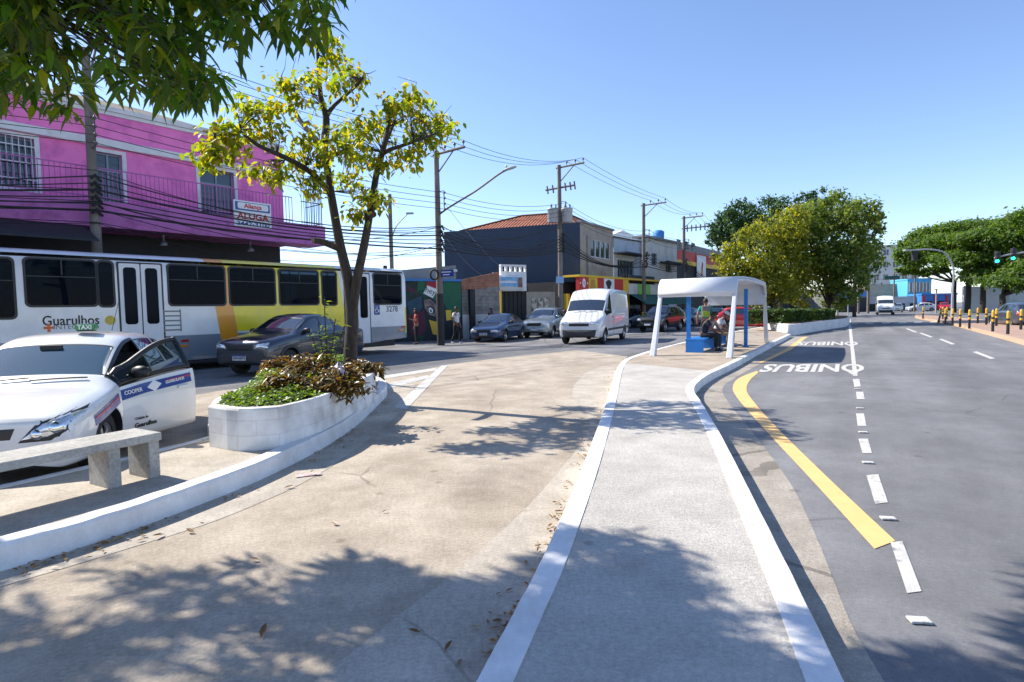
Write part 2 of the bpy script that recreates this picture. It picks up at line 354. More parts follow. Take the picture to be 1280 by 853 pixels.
# walk island: left and right outer feet of the kerb, near to far
LK = smooth_line(gl([(590, 853), (640, 762), (679, 690), (720, 600), (738, 555), (757, 503), (771, 460), (784, 448), (815, 438), (858, 427), (905, 417), (950, 409)], 0), 5)
RK = smooth_line(gl([(1060, 853), (1003, 737), (953, 640), (905, 548), (878, 503), (869, 489), (873, 479), (890, 467), (922, 452), (958, 433), (989, 418)], 0), 5)
def back(line, s):
    d = (line[0] - line[1]).normalized(); return [line[0] + d * s] + line
LK = back(LK, 5); RK = back(RK, 5)
KW = .155
LKi = offset_line(LK, -KW); RKi = offset_line(RK, KW)
nsplit = min(range(len(LKi)), key=lambda i: abs(LKi[i].y - G(787, 455, 0).y))
rsplit = min(range(len(RKi)), key=lambda i: abs(RKi[i].y - G(885, 463, 0).y))
sheet('walk_pavement', LKi[:nsplit + 1] + RKi[:rsplit + 1][::-1], 0, M['walk'])
sheet('shelter_pavement', LKi[nsplit:] + [G(975, 405, 0)] + RKi[rsplit:][::-1], 0, M['walk2'])
kerb('kerb', LK, -KW, ZR - .02, .006, M['kerb']); kerb('kerb', RK, KW, ZR - .02, .006, M['kerb'])
# left paved island with bench and planter
PK = smooth_line(gl([(0, 716), (110, 683), (230, 640), (345, 592), (430, 545), (472, 508), (484, 493), (478, 479), (455, 466)], ZR), 5)
PB = smooth_line(gl([(0, 608), (110, 583), (200, 562), (262, 546)], 0), 3)
PK = back(PK, 3); PB = back(PB, 3)
PB += smooth_line([PB[-1], G(262, 520, 0), G(300, 500, 0), G(380, 476, 0), PK[-1]], 4)[1:]
PKi = offset_line(PK, .17)
def resample(line, n):
    L = [0]
    for a, b in zip(line, line[1:]): L.append(L[-1] + (b - a).length)
    out = []
    for k in range(n + 1):
        t = L[-1] * k / n; i = max(j for j in range(len(line) - 1) if L[j] <= t + 1e-9); out.append(line[i].lerp(line[i + 1], (t - L[i]) / max(L[i + 1] - L[i], 1e-9)))
    return out
ra, rb = resample(PKi, 40), resample(PB, 40); imb = MB()
imb.add([(p.x, p.y, 0) for p in ra] + [(p.x, p.y, 0) for p in rb], [(i, i + 1, 42 + i, 41 + i) for i in range(40)]); struct(imb.build('island_pavement', M['apron']))
kerb('kerb', PK, .17, ZR - .02, .03, M['kerb']); kerb('kerb', PB, -.1, ZR - .02, .012, M['kerb'])
# driveway concrete, lighter apron next to the walk, roadside gutter
far = gl([(560, 456), (640, 446), (720, 438), (784, 446)])
drive = [Vector((-2.5, -2, 0)), Vector((-14, -2, 0)), Vector((-14, 4, 0))] + gl([(-250, 540), (0, 522), (232, 496), (280, 488), (420, 476), (500, 468)]) + far + [Vector(p) for p in offset_line(LK, -.1)[:nsplit][::-1]]
sheet('driveway', drive, ZR + .003, M['drive'])
ap = smooth_line(gl([(360, 880), (480, 785), (600, 690), (690, 600), (737, 530), (715, 490), (735, 465), (765, 455)]), 5)
sheet('apron', ap + [p for p in offset_line(LK, -.08) if ap[0].y - .2 < p.y < ap[-1].y][::-1], ZR + .006, M['apron'])
ap2 = smooth_line(gl([(0, 735), (150, 690), (300, 640), (420, 580), (500, 515), (520, 480)]), 5)
sheet('apron', ap2 + [p for p in offset_line(PK, .05) if p.y < ap2[-1].y][::-1], ZR + .006, M['apron'])
ge = smooth_line(gl([(1110, 860), (1062, 775), (1020, 670), (985, 600), (940, 540), (912, 505), (903, 487), (915, 475), (945, 458), (985, 437), (1012, 421)]), 5)
ge = back(ge, 4)
sheet('gutter', ge + offset_line(RK, .1)[::-1], ZR + .002, M['gutter'])
# painted marks
def mark(px, m='rpaint', z=ZR + .0045, name='road_marking'): return sheet(name, gl(px, z), z, M[m])
yo = smooth_line(gl([(1093, 687), (1015, 601), (950, 531), (921, 497), (916, 484), (924, 473), (946, 464)]), 5)
yi = smooth_line(gl([(1119, 677), (1035, 598), (970, 534), (940, 500), (933, 487), (938, 475), (948, 466)]), 5)
sheet('road_marking', yo + yi[::-1], ZR + .005, M['ypaint'])
yo = gl([(946, 455), (980, 438), (1003, 422)]); yi = gl([(958, 452), (990, 437), (1009, 421)])
sheet('road_marking', yo + yi[::-1], ZR + .005, M['ypaint'])
for q in ([(1113, 678), (1128, 676.5), (1152, 739), (1134, 741.5)], [(1083, 594), (1098, 593), (1110, 628), (1094, 630)], [(1073, 548.5), (1085, 548.5), (1090, 566.5), (1078, 566.5)],
          [(1070, 517), (1080, 517), (1083, 532.5), (1072, 532.5)], [(1070, 490), (1079, 490), (1081, 499), (1071, 499)], [(1066, 474), (1074, 474), (1076, 483), (1068, 484)],
          [(1060, 399), (1063, 399), (1072, 470), (1066, 470)]): mark(q)
for (x, y) in ((1229, 444.5), (1183, 427.5), (1157, 419.2), (1139, 413.4)):
    k = (y - 378) / 66
    mark([(x - 13 * k, y - 4.2 * k), (x - 8 * k, y - 5 * k), (x + 15 * k, y + 3.6 * k), (x + 9 * k, y + 4.4 * k)])
def road_word(px0, px1, y0, y1):
    """lettering to be read by drivers coming from the far end, so it stands on its head for us"""
    a = G(px0, y0); b = G(px1, y0); c = G((px0 + px1) / 2, y1)
    X = Vector((-.86, .51, 0)); mid = (a + b) / 2
    vs, fs = text_geo('ÔNIBUS', 1, .03)
    wd = max(v.x for v in vs) - min(v.x for v in vs); hd = max(v.y for v in vs) - min(v.y for v in vs)
    u = (a - b); up = (mid - c); mid = (mid + c) / 2
    kx = u.length / wd; ky = up.length / hd
    mb = MB(); mb.add([mid + u.normalized() * v.x * kx + Vector((-sin(R(30.3)), -cos(R(30.3)), 0)) * v.y * ky for v in vs], fs)
    for v in mb.v: v.z = ZR + .007
    struct(mb.build('road_lettering', M['rpaint']))
road_word(945, 1086, 468.5, 455.5); road_word(993, 1075, 433.5, 427.5)
# crossing blocks far up the road, and hatching where the driveway meets the left street
for i in range(6):
    x = 1062 + i * 20
    mark([(x, 405.5 - i * .35), (x + 10, 405.3 - i * .35), (x + 11, 403.8 - i * .35), (x + 1, 404 - i * .35)])
mark([(552, 457), (560, 457), (508, 512), (492, 509)], z=ZR + .009)
mark([(478, 470), (545, 460), (547, 463), (478, 474)], z=ZR + .0085); mark([(484, 480), (535, 469), (536, 473), (484, 486)], z=ZR + .0085)
# central reservation on the right
MK = smooth_line(gl([(1330, 437), (1280, 424), (1225, 411), (1185, 402), (1150, 396.5), (1150, 394), (1180, 396), (1240, 401), (1330, 409)], 0), 4)
M['redpave'] = mat('red_paving', (.42, .27, .20), (.34, .23, .18), 3, .9, bump=.3, bscale=30)
M['okerb'] = mat('kerb_orange', (.55, .37, .24), (.46, .32, .22), 3, .8)
sheet('reservation_pavement', offset_line(MK, .2), -.02, M['redpave']); kerb('kerb', MK, .22, ZR - .02, -.01, M['okerb'])
# ================================================================== vehicles
def paint(name, c, metal=0.0, rough=.28):
    return mat(name, c, tuple(x * .9 for x in c), 1.5, rough, metal, coat=.9)
M['p_white'] = paint('car_paint_white', (.78, .78, .78)); M['p_navy'] = paint('car_paint_graphite', (.035, .045, .065), .5)
M['p_dark'] = paint('car_paint_dark_blue', (.018, .05, .13), .25); M['p_silver'] = paint('car_paint_silver', (.36, .42, .45), .6)
M['p_red'] = paint('car_paint_red', (.55, .012, .02)); M['p_black'] = paint('car_paint_black', (.012, .014, .018), .2)
M['p_blue'] = paint('car_paint_blue', (.02, .06, .14), .3); M['p_grey'] = paint('car_paint_grey', (.10, .12, .16), .5)
M['dim'] = mat('cabin_dark', (.02, .02, .022), rough=.9)
M['seat'] = mat('seat_cloth', (.05, .05, .055), (.07, .07, .075), 20, .9)
M['plate'] = mat('plate_white', (.65, .66, .68), rough=.5); M['plateblue'] = mat('plate_blue', (.02, .06, .3), rough=.5)
M['trim'] = mat('trim_black', (.018, .018, .02), rough=.45)
M['clad'] = mat('cladding_grey', (.035, .036, .04), (.05, .05, .055), 10, .7)
M['mirror'] = mat('mirror_glass', (.5, .52, .55), rough=.03, metal=1)
# stations, front to rear: x, low(w,z), mid(w,z), belt(w,z), roof edge(w,z), centre z
HATCH = [(2.06, (.58, .24), (.66, .42), (.62, .58), (.54, .66), .69), (1.97, (.72, .19), (.80, .42), (.77, .66), (.66, .73), .76), (1.55, (.79, .18), (.85, .5), (.82, .76), (.69, .84), .87),
         (1.18, (.81, .18), (.86, .5), (.83, .82), (.73, .885), .92), (1.06, (.81, .18), (.86, .5), (.83, .85), (.72, .915), .95), (.22, (.82, .18), (.86, .5), (.835, .93), (.60, 1.40), 1.45), (-.12, (.82, .18), (.86, .5), (.835, .94), (.60, 1.45), 1.50),
         (-.95, (.82, .18), (.86, .5), (.83, .97), (.58, 1.43), 1.485), (-1.45, (.80, .2), (.85, .5), (.81, 1.0), (.55, 1.34), 1.41), (-1.85, (.76, .25), (.82, .5), (.78, .98), (.66, 1.04), 1.06), (-2.06, (.66, .3), (.74, .5), (.70, .82), (.6, .88), .9)]
HGL = {(4, 3): 1, (4, 4): 1, (8, 3): 3, (8, 4): 3, (4, 2): 2, (5, 2): 2, (6, 2): 4, (7, 2): 5}
SEDAN = [(2.2, (.58, .26), (.64, .42), (.60, .55), (.52, .62), .64), (2.1, (.74, .2), (.79, .42), (.75, .62), (.62, .69), .72), (1.6, (.79, .18), (.84, .5), (.81, .74), (.68, .82), .85),
         (1.0, (.80, .18), (.84, .5), (.82, .84), (.72, .91), .94), (.86, (.80, .18), (.84, .5), (.82, .86), (.71, .95), .98), (.18, (.80, .18), (.84, .5), (.82, .89), (.58, 1.32), 1.37), (-.1, (.80, .18), (.84, .5), (.82, .89), (.57, 1.36), 1.41),
         (-.95, (.80, .18), (.84, .5), (.82, .90), (.56, 1.33), 1.38), (-1.5, (.80, .2), (.83, .5), (.81, .91), (.66, .97), 1.0), (-2.0, (.77, .24), (.81, .5), (.78, .89), (.66, .94), .96), (-2.2, (.66, .3), (.74, .5), (.70, .80), (.6, .85), .87)]
SGL = {(4, 3): 1, (4, 4): 1, (7, 3): 3, (7, 4): 3, (4, 2): 2, (5, 2): 2, (6, 2): 4}
SUV = [(2.15, (.64, .36), (.72, .55), (.66, .72), (.56, .80), .83), (2.05, (.78, .3), (.85, .55), (.79, .82), (.66, .90), .93), (1.6, (.83, .28), (.88, .6), (.85, .93), (.70, 1.0), 1.03),
       (1.05, (.84, .28), (.89, .6), (.86, 1.0), (.74, 1.08), 1.10), (.9, (.84, .28), (.89, .6), (.86, 1.03), (.73, 1.12), 1.14), (.25, (.84, .28), (.89, .6), (.86, 1.06), (.64, 1.58), 1.63), (-.1, (.84, .28), (.89, .6), (.86, 1.07), (.64, 1.63), 1.68),
       (-.95, (.84, .28), (.89, .6), (.86, 1.09), (.63, 1.63), 1.68), (-1.75, (.83, .3), (.88, .6), (.85, 1.11), (.61, 1.58), 1.64), (-2.05, (.80, .34), (.86, .6), (.82, 1.05), (.72, 1.12), 1.14), (-2.15, (.72, .4), (.78, .6), (.76, .9), (.66, .95), .97)]
UGL = {(4, 3): 1, (4, 4): 1, (8, 3): 3, (8, 4): 3, (4, 2): 2, (5, 2): 2, (6, 2): 4, (7, 2): 5}
PICK = [(2.22, (.64, .36), (.74, .55), (.70, .74), (.60, .83), .86), (2.12, (.78, .3), (.86, .55), (.82, .84), (.68, .93), .95), (1.65, (.83, .28), (.88, .6), (.85, .93), (.72, 1.01), 1.04),
        (1.15, (.84, .28), (.88, .6), (.86, .98), (.74, 1.06), 1.08), (1.0, (.84, .28), (.88, .6), (.86, 1.0), (.72, 1.10), 1.12), (.35, (.84, .28), (.88, .6), (.86, 1.04), (.62, 1.50), 1.55), (.0, (.84, .28), (.88, .6), (.86, 1.04), (.62, 1.55), 1.59),
        (-.75, (.84, .28), (.88, .6), (.86, 1.06), (.61, 1.53), 1.57), (-1.0, (.84, .28), (.88, .6), (.86, 1.06), (.78, 1.1), 1.1), (-2.05, (.83, .32), (.87, .6), (.85, 1.06), (.78, 1.09), 1.09), (-2.2, (.8, .4), (.84, .6), (.82, 1.02), (.74, 1.04), 1.04)]
PGL = {(4, 3): 1, (4, 4): 1, (7, 3): 3, (7, 4): 3, (4, 2): 2, (5, 2): 2, (6, 2): 4}
VAN = [(2.72, (.72, .36), (.80, .55), (.78, .80), (.66, .96), .98), (2.62, (.88, .3), (.95, .55), (.92, .95), (.80, 1.06), 1.08), (2.2, (.94, .28), (1.0, .6), (.97, 1.12), (.86, 1.2), 1.24),
       (1.92, (.95, .28), (1.0, .6), (.98, 1.2), (.87, 1.28), 1.32), (1.84, (.95, .28), (1.0, .6), (.98, 1.22), (.86, 1.32), 1.36), (1.22, (.96, .28), (1.0, .6), (.99, 1.28), (.86, 1.98), 2.03), (.78, (.96, .28), (1.0, .6), (.99, 1.3), (.90, 2.36), 2.45), (.3, (.96, .28), (1.0, .6), (1.0, 1.32), (.92, 2.42), 2.52),
       (-1.2, (.96, .28), (1.0, .6), (1.0, 1.34), (.92, 2.42), 2.52), (-2.62, (.95, .3), (1.0, .6), (1.0, 1.34), (.91, 2.4), 2.5), (-2.72, (.92, .34), (.97, .6), (.96, 1.34), (.87, 2.34), 2.42)]
VGL = {(4, 3): 1, (4, 4): 1, (4, 2): 2, (5, 2): 2}
GLN = {1: 'windscreen', 2: 'side_window', 3: 'rear_window', 4: 'side_window', 5: 'quarter_window'}

def poly_rings(outline, n=4, seg=.06):
    pts = []
    k = len(outline)
    for i in range(k):
        a, b = Vector(outline[i]), Vector(outline[(i + 1) % k]); c = max(1, int((b - a).length / seg))
        for j in range(c): pts.append(a.lerp(b, j / c))
    cx = sum((p for p in pts), Vector((0, 0))) / len(pts)
    vs = []; fs = []; m = len(pts)
    for r in range(n):
        t = 1 - r / n
        vs += [cx.lerp(p, t) for p in pts]
    vs.append(cx)
    for r in range(n - 1):
        for j in range(m): fs.append((r * m + j, r * m + (j + 1) % m, (r + 1) * m + (j + 1) % m, (r + 1) * m + j))
    for j in range(m): fs.append(((n - 1) * m + j, (n - 1) * m + (j + 1) % m, n * m))
    return vs, fs, m, n
class Shell:
    def __init__(s, st, gl, paintm, wheels, wr, door=None, lvl=2, parent=None, inset=.03, arch=.045):
        s.parent = parent; rows = []
        def near(a, b, t): return (a[0] + (b[0] - a[0]) * t, *[tuple(p + (q - p) * t for p, q in zip(a[k], b[k])) for k in (1, 2, 3, 4)], a[5] + (b[5] - a[5]) * t)
        gl = {(i + 1, j): v for (i, j), v in gl.items()}; door = {(i + 1, j): v for (i, j), v in door.items()} if door else None
        st = [st[0], near(st[0], st[1], .55)] + list(st[1:-1]) + [near(st[-1], st[-2], .5), st[-1]]
        vs = []; fs = []; mi = []
        for (x, lo, md, be, re, c) in st:
            h = [(lo[0], lo[1]), (md[0], md[1]), (be[0], be[1]), (re[0], re[1]), (re[0] * .55, re[1] + (c - re[1]) * .8)]
            ring = [(x, a, b) for a, b in h] + [(x, 0, c)] + [(x, -a, b) for a, b in h[::-1]]
            rows.append(len(vs)); vs += ring
        def span(i, j, side):
            a, b = rows[i], rows[i + 1]
            if side > 0: q = (a + j, b + j, b + j + 1, a + j + 1)
            else: q = (a + 10 - j, a + 9 - j, b + 9 - j, b + 10 - j)
            return q
        for i in range(len(st) - 1):
            for j in range(5):
                for sd in (1, -1):
                    m = gl.get((i, j), 0)
                    if door and sd > 0 and (i, j) in door: m = door[(i, j)]
                    fs.append(span(i, j, sd)); mi.append(m)
            fs.append((rows[i], rows[i] + 10, rows[i + 1] + 10, rows[i + 1])); mi.append(8)
        for e, fl in ((0, 0), (len(st) - 1, 1)):
            a = rows[e]
            for j in range(5):
                q = (a + j, a + j + 1, a + 9 - j, a + 10 - j) if j < 4 else (a + 4, a + 5, a + 6)
                fs.append(q if not fl else q[::-1]); mi.append(0)
        me = bpy.data.meshes.new('cage'); me.from_pydata(vs, [], fs); me.polygons.foreach_set('material_index', mi)
        me.polygons.foreach_set('use_smooth', [True] * len(fs))
        cr = me.attributes.new('crease_edge', 'FLOAT', 'EDGE')
        rowset = {}
        for e in me.edges:
            a, b = e.vertices; ia, ja = divmod(a, 11); ib, jb = divmod(b, 11)
            v = 0
            if ja == jb and ja in (0, 10): v = .7
            if ja == jb and ja in (2, 8): v = .35
            if ja == jb and ja in (3, 7): v = .3 if max(p[5] for p in st) < 2.2 else .6
            cr.data[e.index].value = v
        s.mats = [paintm, M['glass'], M['glass'], M['glass'], M['glass'], M['glass'], paintm, M['glass'], M['trim']]
        for m in s.mats: me.materials.append(m)
        bm = bmesh.new(); bm.from_mesh(me); bmesh.ops.recalc_face_normals(bm, faces=bm.faces); bm.to_mesh(me); bm.free()
        o = bpy.data.objects.new('cage', me); COL.objects.link(o)
        md = o.modifiers.new('s', 'SUBSURF'); md.levels = lvl; md.render_levels = lvl; md.boundary_smooth = 'PRESERVE_CORNERS'
        cuts = []
        for wx in wheels:
            for sd in (1, -1):
                cb = MB(); nseg = 28; rr = wr + arch
                pf = [(wx + rr * cos(2 * pi * k / nseg), wr + rr * sin(2 * pi * k / nseg)) for k in range(nseg)]
                cb.slab([(a, sd * .52, b) for a, b in pf], (0, sd * .8, 0)); co = cb.build('cut', s.mats, None)
                for p in co.data.polygons: p.material_index = 8
                cuts.append(co)
        bpy.context.view_layer.update()
        base = bpy.data.meshes.new_from_object(o.evaluated_get(DG()))
        bm = bmesh.new(); bm.from_mesh(base); s.bvh = BVHTree.FromBMesh(bm); bm.free()
        for co in cuts:
            b = o.modifiers.new('b', 'BOOLEAN'); b.object = co; b.operation = 'DIFFERENCE'; b.solver = 'EXACT'
        bpy.context.view_layer.update()
        full = bpy.data.meshes.new_from_object(o.evaluated_get(DG()))
        bm = bmesh.new(); bm.from_mesh(full)
        # window regions: inset a dark rubber frame, sink the pane a little
        for g in (1, 2, 3, 4, 5, 7):
            f = [x for x in bm.faces if x.material_index == g]
            if not f: continue
            r = bmesh.ops.inset_region(bm, faces=f, thickness=inset, depth=0, use_even_offset=(g != 7), use_boundary=True)
            for x in r['faces']: x.material_index = 0 if g != 7 else 8
            f = [x for x in bm.faces if x.material_index == g]
            r = bmesh.ops.inset_region(bm, faces=f, thickness=.014, depth=-.006, use_even_offset=(g != 7), use_boundary=True)
            for x in r['faces']: x.material_index = 8
        s.part = {}
        bm.faces.ensure_lookup_table()
        def take(ids, name, mats_, parent, sd=0):
            b2 = bm.copy(); bmesh.ops.delete(b2, geom=[x for x in b2.faces if x.material_index not in ids or (sd and x.calc_center_median().y * sd < 0)], context='FACES')
            if not b2.faces: b2.free(); return None
            me = bpy.data.meshes.new(name); b2.to_mesh(me); b2.free()
            for m in mats_: me.materials.append(m)
            return link(name, me, parent)
        s.body = take((0, 8) if not door else (0, 8), 'body', s.mats, parent)
        for g, nm in GLN.items():
            if g in (1, 3): s.part[g] = take((g,), nm, s.mats, parent)
            else:
                for sd in (1, -1): s.part[g] = take((g,), nm, s.mats, parent, sd)
        s.doorparts = (take((6,), 'door', s.mats, None), take((7,), 'door_window', s.mats, None)) if door else None
        bm.free()
        for co in cuts: me2 = co.data; bpy.data.objects.remove(co); bpy.data.meshes.remove(me2)
        bpy.data.objects.remove(o); bpy.data.meshes.remove(me)
    def cast(s, o, d):
        h = s.bvh.ray_cast(Vector(o), Vector(d)); return (h[0], h[1]) if h[0] is not None else (None, None)
    def proj(s, kind, p):
        if kind == 'F': o, d = (4, p[0], p[1]), (-1, 0, 0)
        elif kind == 'B': o, d = (-4, p[0], p[1]), (1, 0, 0)
        elif kind == 'L': o, d = (p[0], 3, p[1]), (0, -1, 0)
        elif kind == 'R': o, d = (p[0], -3, p[1]), (0, 1, 0)
        elif kind == 'T': o, d = (p[0], p[1], 4), (0, 0, -1)
        elif kind == 'FL': o, d = None, None
        return s.cast(o, d)
    def decal(s, name, kind, outline, m, off=.004, bulge=0, n=4, seg=.05, dirv=None, parent=None):
        vs, fs, mm, n = poly_rings(outline, n, seg); out = []; last = None; ok = []
        for i, p in enumerate(vs):
            if dirv is not None:           # outline given in the plane seen along dirv (y', z)
                d = Vector(dirv).normalized(); rt = Vector((0, 0, 1)).cross(d).normalized() * -1
                o = -d * 5 + rt * p[0] + Vector((0, 0, p[1])); h, nn = s.cast(o, d)
            else: h, nn = s.proj(kind, p)
            k = min(i // mm, n) / n if i < mm * n else 1
            if h is None: ok.append(False); out.append(Vector((0, 0, 0)))
            else: ok.append(True); out.append(h + nn * (off * (.2 if i < mm else 1) + bulge * sin(k * pi / 2)))
        fs = [f for f in fs if all(ok[i] for i in f)]
        mb = MB(); mb.add(out, fs, 0, True); return mb.build(name, m, parent or s.parent)
    def strip(s, name, kind, pts, wid, m, off=.003, n=24, parent=None):
        """thin line along the surface: pts 2-D polyline"""
        pts = [Vector(p) for p in pts]; L = [0]
        for a, b in zip(pts, pts[1:]): L.append(L[-1] + (b - a).length)
        out = []; fs = []
        for k in range(n + 1):
            t = L[-1] * k / n; i = max(j for j in range(len(pts) - 1) if L[j] <= t + 1e-9)
            p = pts[i].lerp(pts[i + 1], (t - L[i]) / max(L[i + 1] - L[i], 1e-6)); d = (pts[i + 1] - pts[i]).normalized(); q = Vector((-d.y, d.x))
            for sg in (-.5, .5):
                h, nn = s.proj(kind, p + q * wid * sg)
                out.append(h + nn * off if h is not None else None)
        for k in range(n):
            q = (2 * k, 2 * k + 1, 2 * k + 3, 2 * k + 2)
            if all(out[i] is not None for i in q): fs.append(q)
        mb = MB(); mb.add([v if v is not None else Vector((0, 0, 0)) for v in out], fs, 0, True); return mb.build(name, m, parent or s.parent)

def wheel_meshes(r, wd, spokes=5):
    t = MB(); t.lathe([(r * .62, -wd / 2), (r * .93, -wd / 2), (r, -wd * .35), (r, wd * .35), (r * .93, wd / 2), (r * .62, wd / 2)], 28)
    h = MB(); h.lathe([(r * .64, wd * .30), (r * .66, wd * .46), (r * .58, wd * .42), (r * .56, wd * .2)], 28)
    h.lathe([(0, wd * .36), (r * .13, wd * .36), (r * .15, wd * .2)], 12)
    for k in range(spokes):
        a = 2 * pi * k / spokes
        h.box((cos(a) * r * .34, sin(a) * r * .34, wd * .28), (r * .5, r * .15, wd * .14), a)
    b = MB(); b.lathe([(r * .64, wd * .12), (0, wd * .12)], 20)
    return t, h, b
def add_wheel(parent, x, y, r, wd, side, spokes=5, steer=0):
    t, h, b = wheel_meshes(r, wd, spokes)
    w = t.build('wheel', M['rubber'], parent); rim = h.build('rim', M['alloy'], w); b.build('brake_disc', M['black'], w)
    w.location = (x, y, r); w.rotation_euler = (R(-90 if side > 0 else 90), 0, steer); return w
def mirror_part(parent, x, y, z, side, m, k=1):
    a = MB(); a.lathe([(0, -.10), (.06, -.09), (.085, -.03), (.085, .03), (.06, .09), (0, .10)], 12, T=Matrix.Translation((x, y + side * .06, z)) @ Euler((R(90), 0, 0)).to_matrix().to_4x4() @ Matrix.Diagonal((.7, .85, 1, 1)))
    a.tube([(x + .02, y - side * .1, z - .05), (x, y + side * .03, z - .03)], .022, 6)
    o = a.build('mirror', m, parent); g = MB(); g.box((x - .062, y + side * .06, z), (.006, .15, .10)); g.build('mirror_glass', M['mirror'], o); return o
def car(name, label, cat, kind, paintm, pos, heading, group=None, rich=True, wr=.30, wx=(1.28, -1.24), plate='', clad=None, tw=.70, lights=True, door=None):
    st, gl = {'hatch': (HATCH, HGL), 'sedan': (SEDAN, SGL), 'suv': (SUV, UGL), 'pickup': (PICK, PGL), 'van': (VAN, VGL)}[kind]
    t = thing(name, label, cat, (pos[0], pos[1], ZR), heading, group)
    s = Shell(st, gl, paintm, wx, wr, door, 2 if not door else 3, t); t_ = t
    for x in wx:
        for sd in (1, -1): add_wheel(t, x, sd * tw, wr, .19, sd)
    f = MB(); f.box((sum(wx) / 2, 0, wr + .05), (abs(wx[0] - wx[1]) + .5, 1.0, .18)); f.build('chassis', M['black'], t)
    z0 = st[1][3][1]; x1 = st[1][0]; wl = st[1][2][0]; zl = st[1][1][1]; zm = st[1][2][1]
    zb = st[-2][3][1]
    for sd in (1, -1):
        if kind == 'van': hl = [(sd * .50, .84), (sd * .88, .86), (sd * .90, .98), (sd * .52, 1.0)]
        elif kind == 'sedan': hl = [(sd * .36, .50), (sd * .72, .52), (sd * .72, .62), (sd * .36, .60)]
        elif kind == 'suv': hl = [(sd * .44, .70), (sd * .80, .72), (sd * .80, .87), (sd * .46, .82)]
        elif kind == 'pickup': hl = [(sd * .42, .72), (sd * .80, .74), (sd * .80, .88), (sd * .48, .82)]
        else: hl = [(sd * .40, .49), (sd * .60, .50), (sd * .73, .56), (sd * .815, .72), (sd * .72, .70), (sd * .56, .63)]
        s.decal('headlight', 'F', hl, M['lamp'], .006, .012)
        tl = [(sd * .52, zb - .28), (sd * .76, zb - .28), (sd * .76, zb - .08), (sd * .52, zb - .10)]
        if kind == 'van': tl = [(sd * .84, .95), (sd * .93, .95), (sd * .93, 1.35), (sd * .84, 1.35)]
        if kind == 'suv': tl = [(sd * .66, .85), (sd * .82, .85), (sd * .80, 1.15), (sd * .70, 1.15)]
        s.decal('tail_light', 'B', tl, M['red_lens'], .006, .01)
        xm = {'hatch': .66, 'sedan': .58, 'suv': .62, 'pickup': .72, 'van': 1.55}[kind]; zz = {'hatch': 1.0, 'sedan': .96, 'suv': 1.16, 'pickup': 1.12, 'van': 1.45}[kind]
        if not (door and sd > 0): mirror_part(t, xm, sd * (.82 if kind != 'van' else .97), zz, sd, paintm if kind in ('hatch', 'suv') else M['black'])
        if rich:
            k = 'L' if sd > 0 else 'R'; bz = st[6][3][1]
            xa, xb, xc = {'hatch': (.92, -.13, -1.12), 'sedan': (.82, -.12, -1.05), 'suv': (.88, -.12, -1.1), 'pickup': (.95, -.1, -.85), 'van': (1.5, .55, .55)}[kind]
            if not (door and sd > 0):
                s.strip('door_seam', k, [(xa, .32), (xa, bz - .06), ], .009, M['black'])
            s.strip('door_seam', k, [(xb, .30), (xb, bz - .02)], .009, M['black']); s.strip('door_seam', k, [(xc, .60), (xc - .05, bz - .02)], .009, M['black'])
            for hx in ((xb + .14,) if door and sd < 0 else (xb + .14, xc + .14)):
                if door and sd > 0 and hx == xb + .14: continue
                h, nn = s.proj(k, (hx, bz - .13))
                if h is not None:
                    q = MB(); q.box(h + nn * .014, (.17, .022, .026)); q.build('door_handle', paintm if kind == 'hatch' else M['black'], t, .006)
    if kind == 'van':
        s.decal('bumper', 'F', [(-.9, .34), (.9, .34), (.92, .64), (-.92, .64)], M['clad'], .02, .03); s.decal('grille', 'F', [(-.45, .80), (.45, .80), (.45, .92), (-.45, .92)], M['trim'], .006)
        for sd in ('L', 'R'): s.strip('side_moulding', sd, [(-2.5, .62), (1.5, .62)], .1, M['clad'], .012, 30)
    elif kind in ('suv', 'pickup'):
        s.decal('grille', 'F', [(-.38, .68), (.38, .68), (.42, .84), (-.42, .84)], M['trim'], .006, .004)
        s.decal('bumper', 'F', [(-.72, .36), (.72, .36), (.74, .54), (.55, .60), (-.55, .60), (-.74, .54)], M['clad'] if clad else paintm, .012, .02)
    else:
        s.decal('grille', 'F', [(-.32, .50), (.32, .50), (.36, .60), (-.36, .60)], M['trim'], .006, .004)
        s.decal('bumper_grille', 'F', [(-.42, .24), (.42, .24), (.5, .36), (-.5, .36)], M['trim'], .006, .004)
    pz = {'van': .5, 'suv': .50, 'pickup': .5}.get(kind, .42)
    for k, off in (('F', .014), ('B', .012)):
        h, nn = s.proj(k, (0, pz if k == 'F' else pz + .12))
        if h is None: continue
        sg = 1 if k == 'F' else -1
        q = MB(); q.box((h.x + sg * .03, 0, h.z), (.012, .40, .13)); pl = q.build('number_plate', M['plate'], t)
        q = MB(); q.box((h.x + sg * .037, 0, h.z + .05), (.004, .40, .03)); q.build('plate_band', M['plateblue'], pl)
        if plate and k == 'F': lettering(plate, .085, basis((h.x + .038, 0, h.z - .012), (0, 1, 0), (0, 0, 1)), M['black'], pl, .02)
    # wiper and badge
    if rich:
        hz = st[4]; a = MB()
        for y0, y1 in ((.05, .55), (-.5, .02)):
            p = []
            for k in range(5):
                y = y0 + (y1 - y0) * k / 4; h, nn = s.proj('T', (hz[0] - .02 - .05 * k / 4, y)); p.append(h + nn * .02)
            a.tube(p, .008, 5)
        a.build('wiper', M['black'], t)
    if clad:
        for sd in ('L', 'R'):
            s.strip('sill_cladding', sd, [(wx[1] + .42, .37), (wx[0] - .42, .37)], .14, M['clad'], .012, 20)
            for x in wx:
                pts = [(x + (wr + .085) * cos(a), wr + (wr + .085) * sin(a)) for a in [pi * k / 14 for k in range(15)]]
                s.strip('arch_cladding', sd, pts, .075, M['clad'], .014, 40)
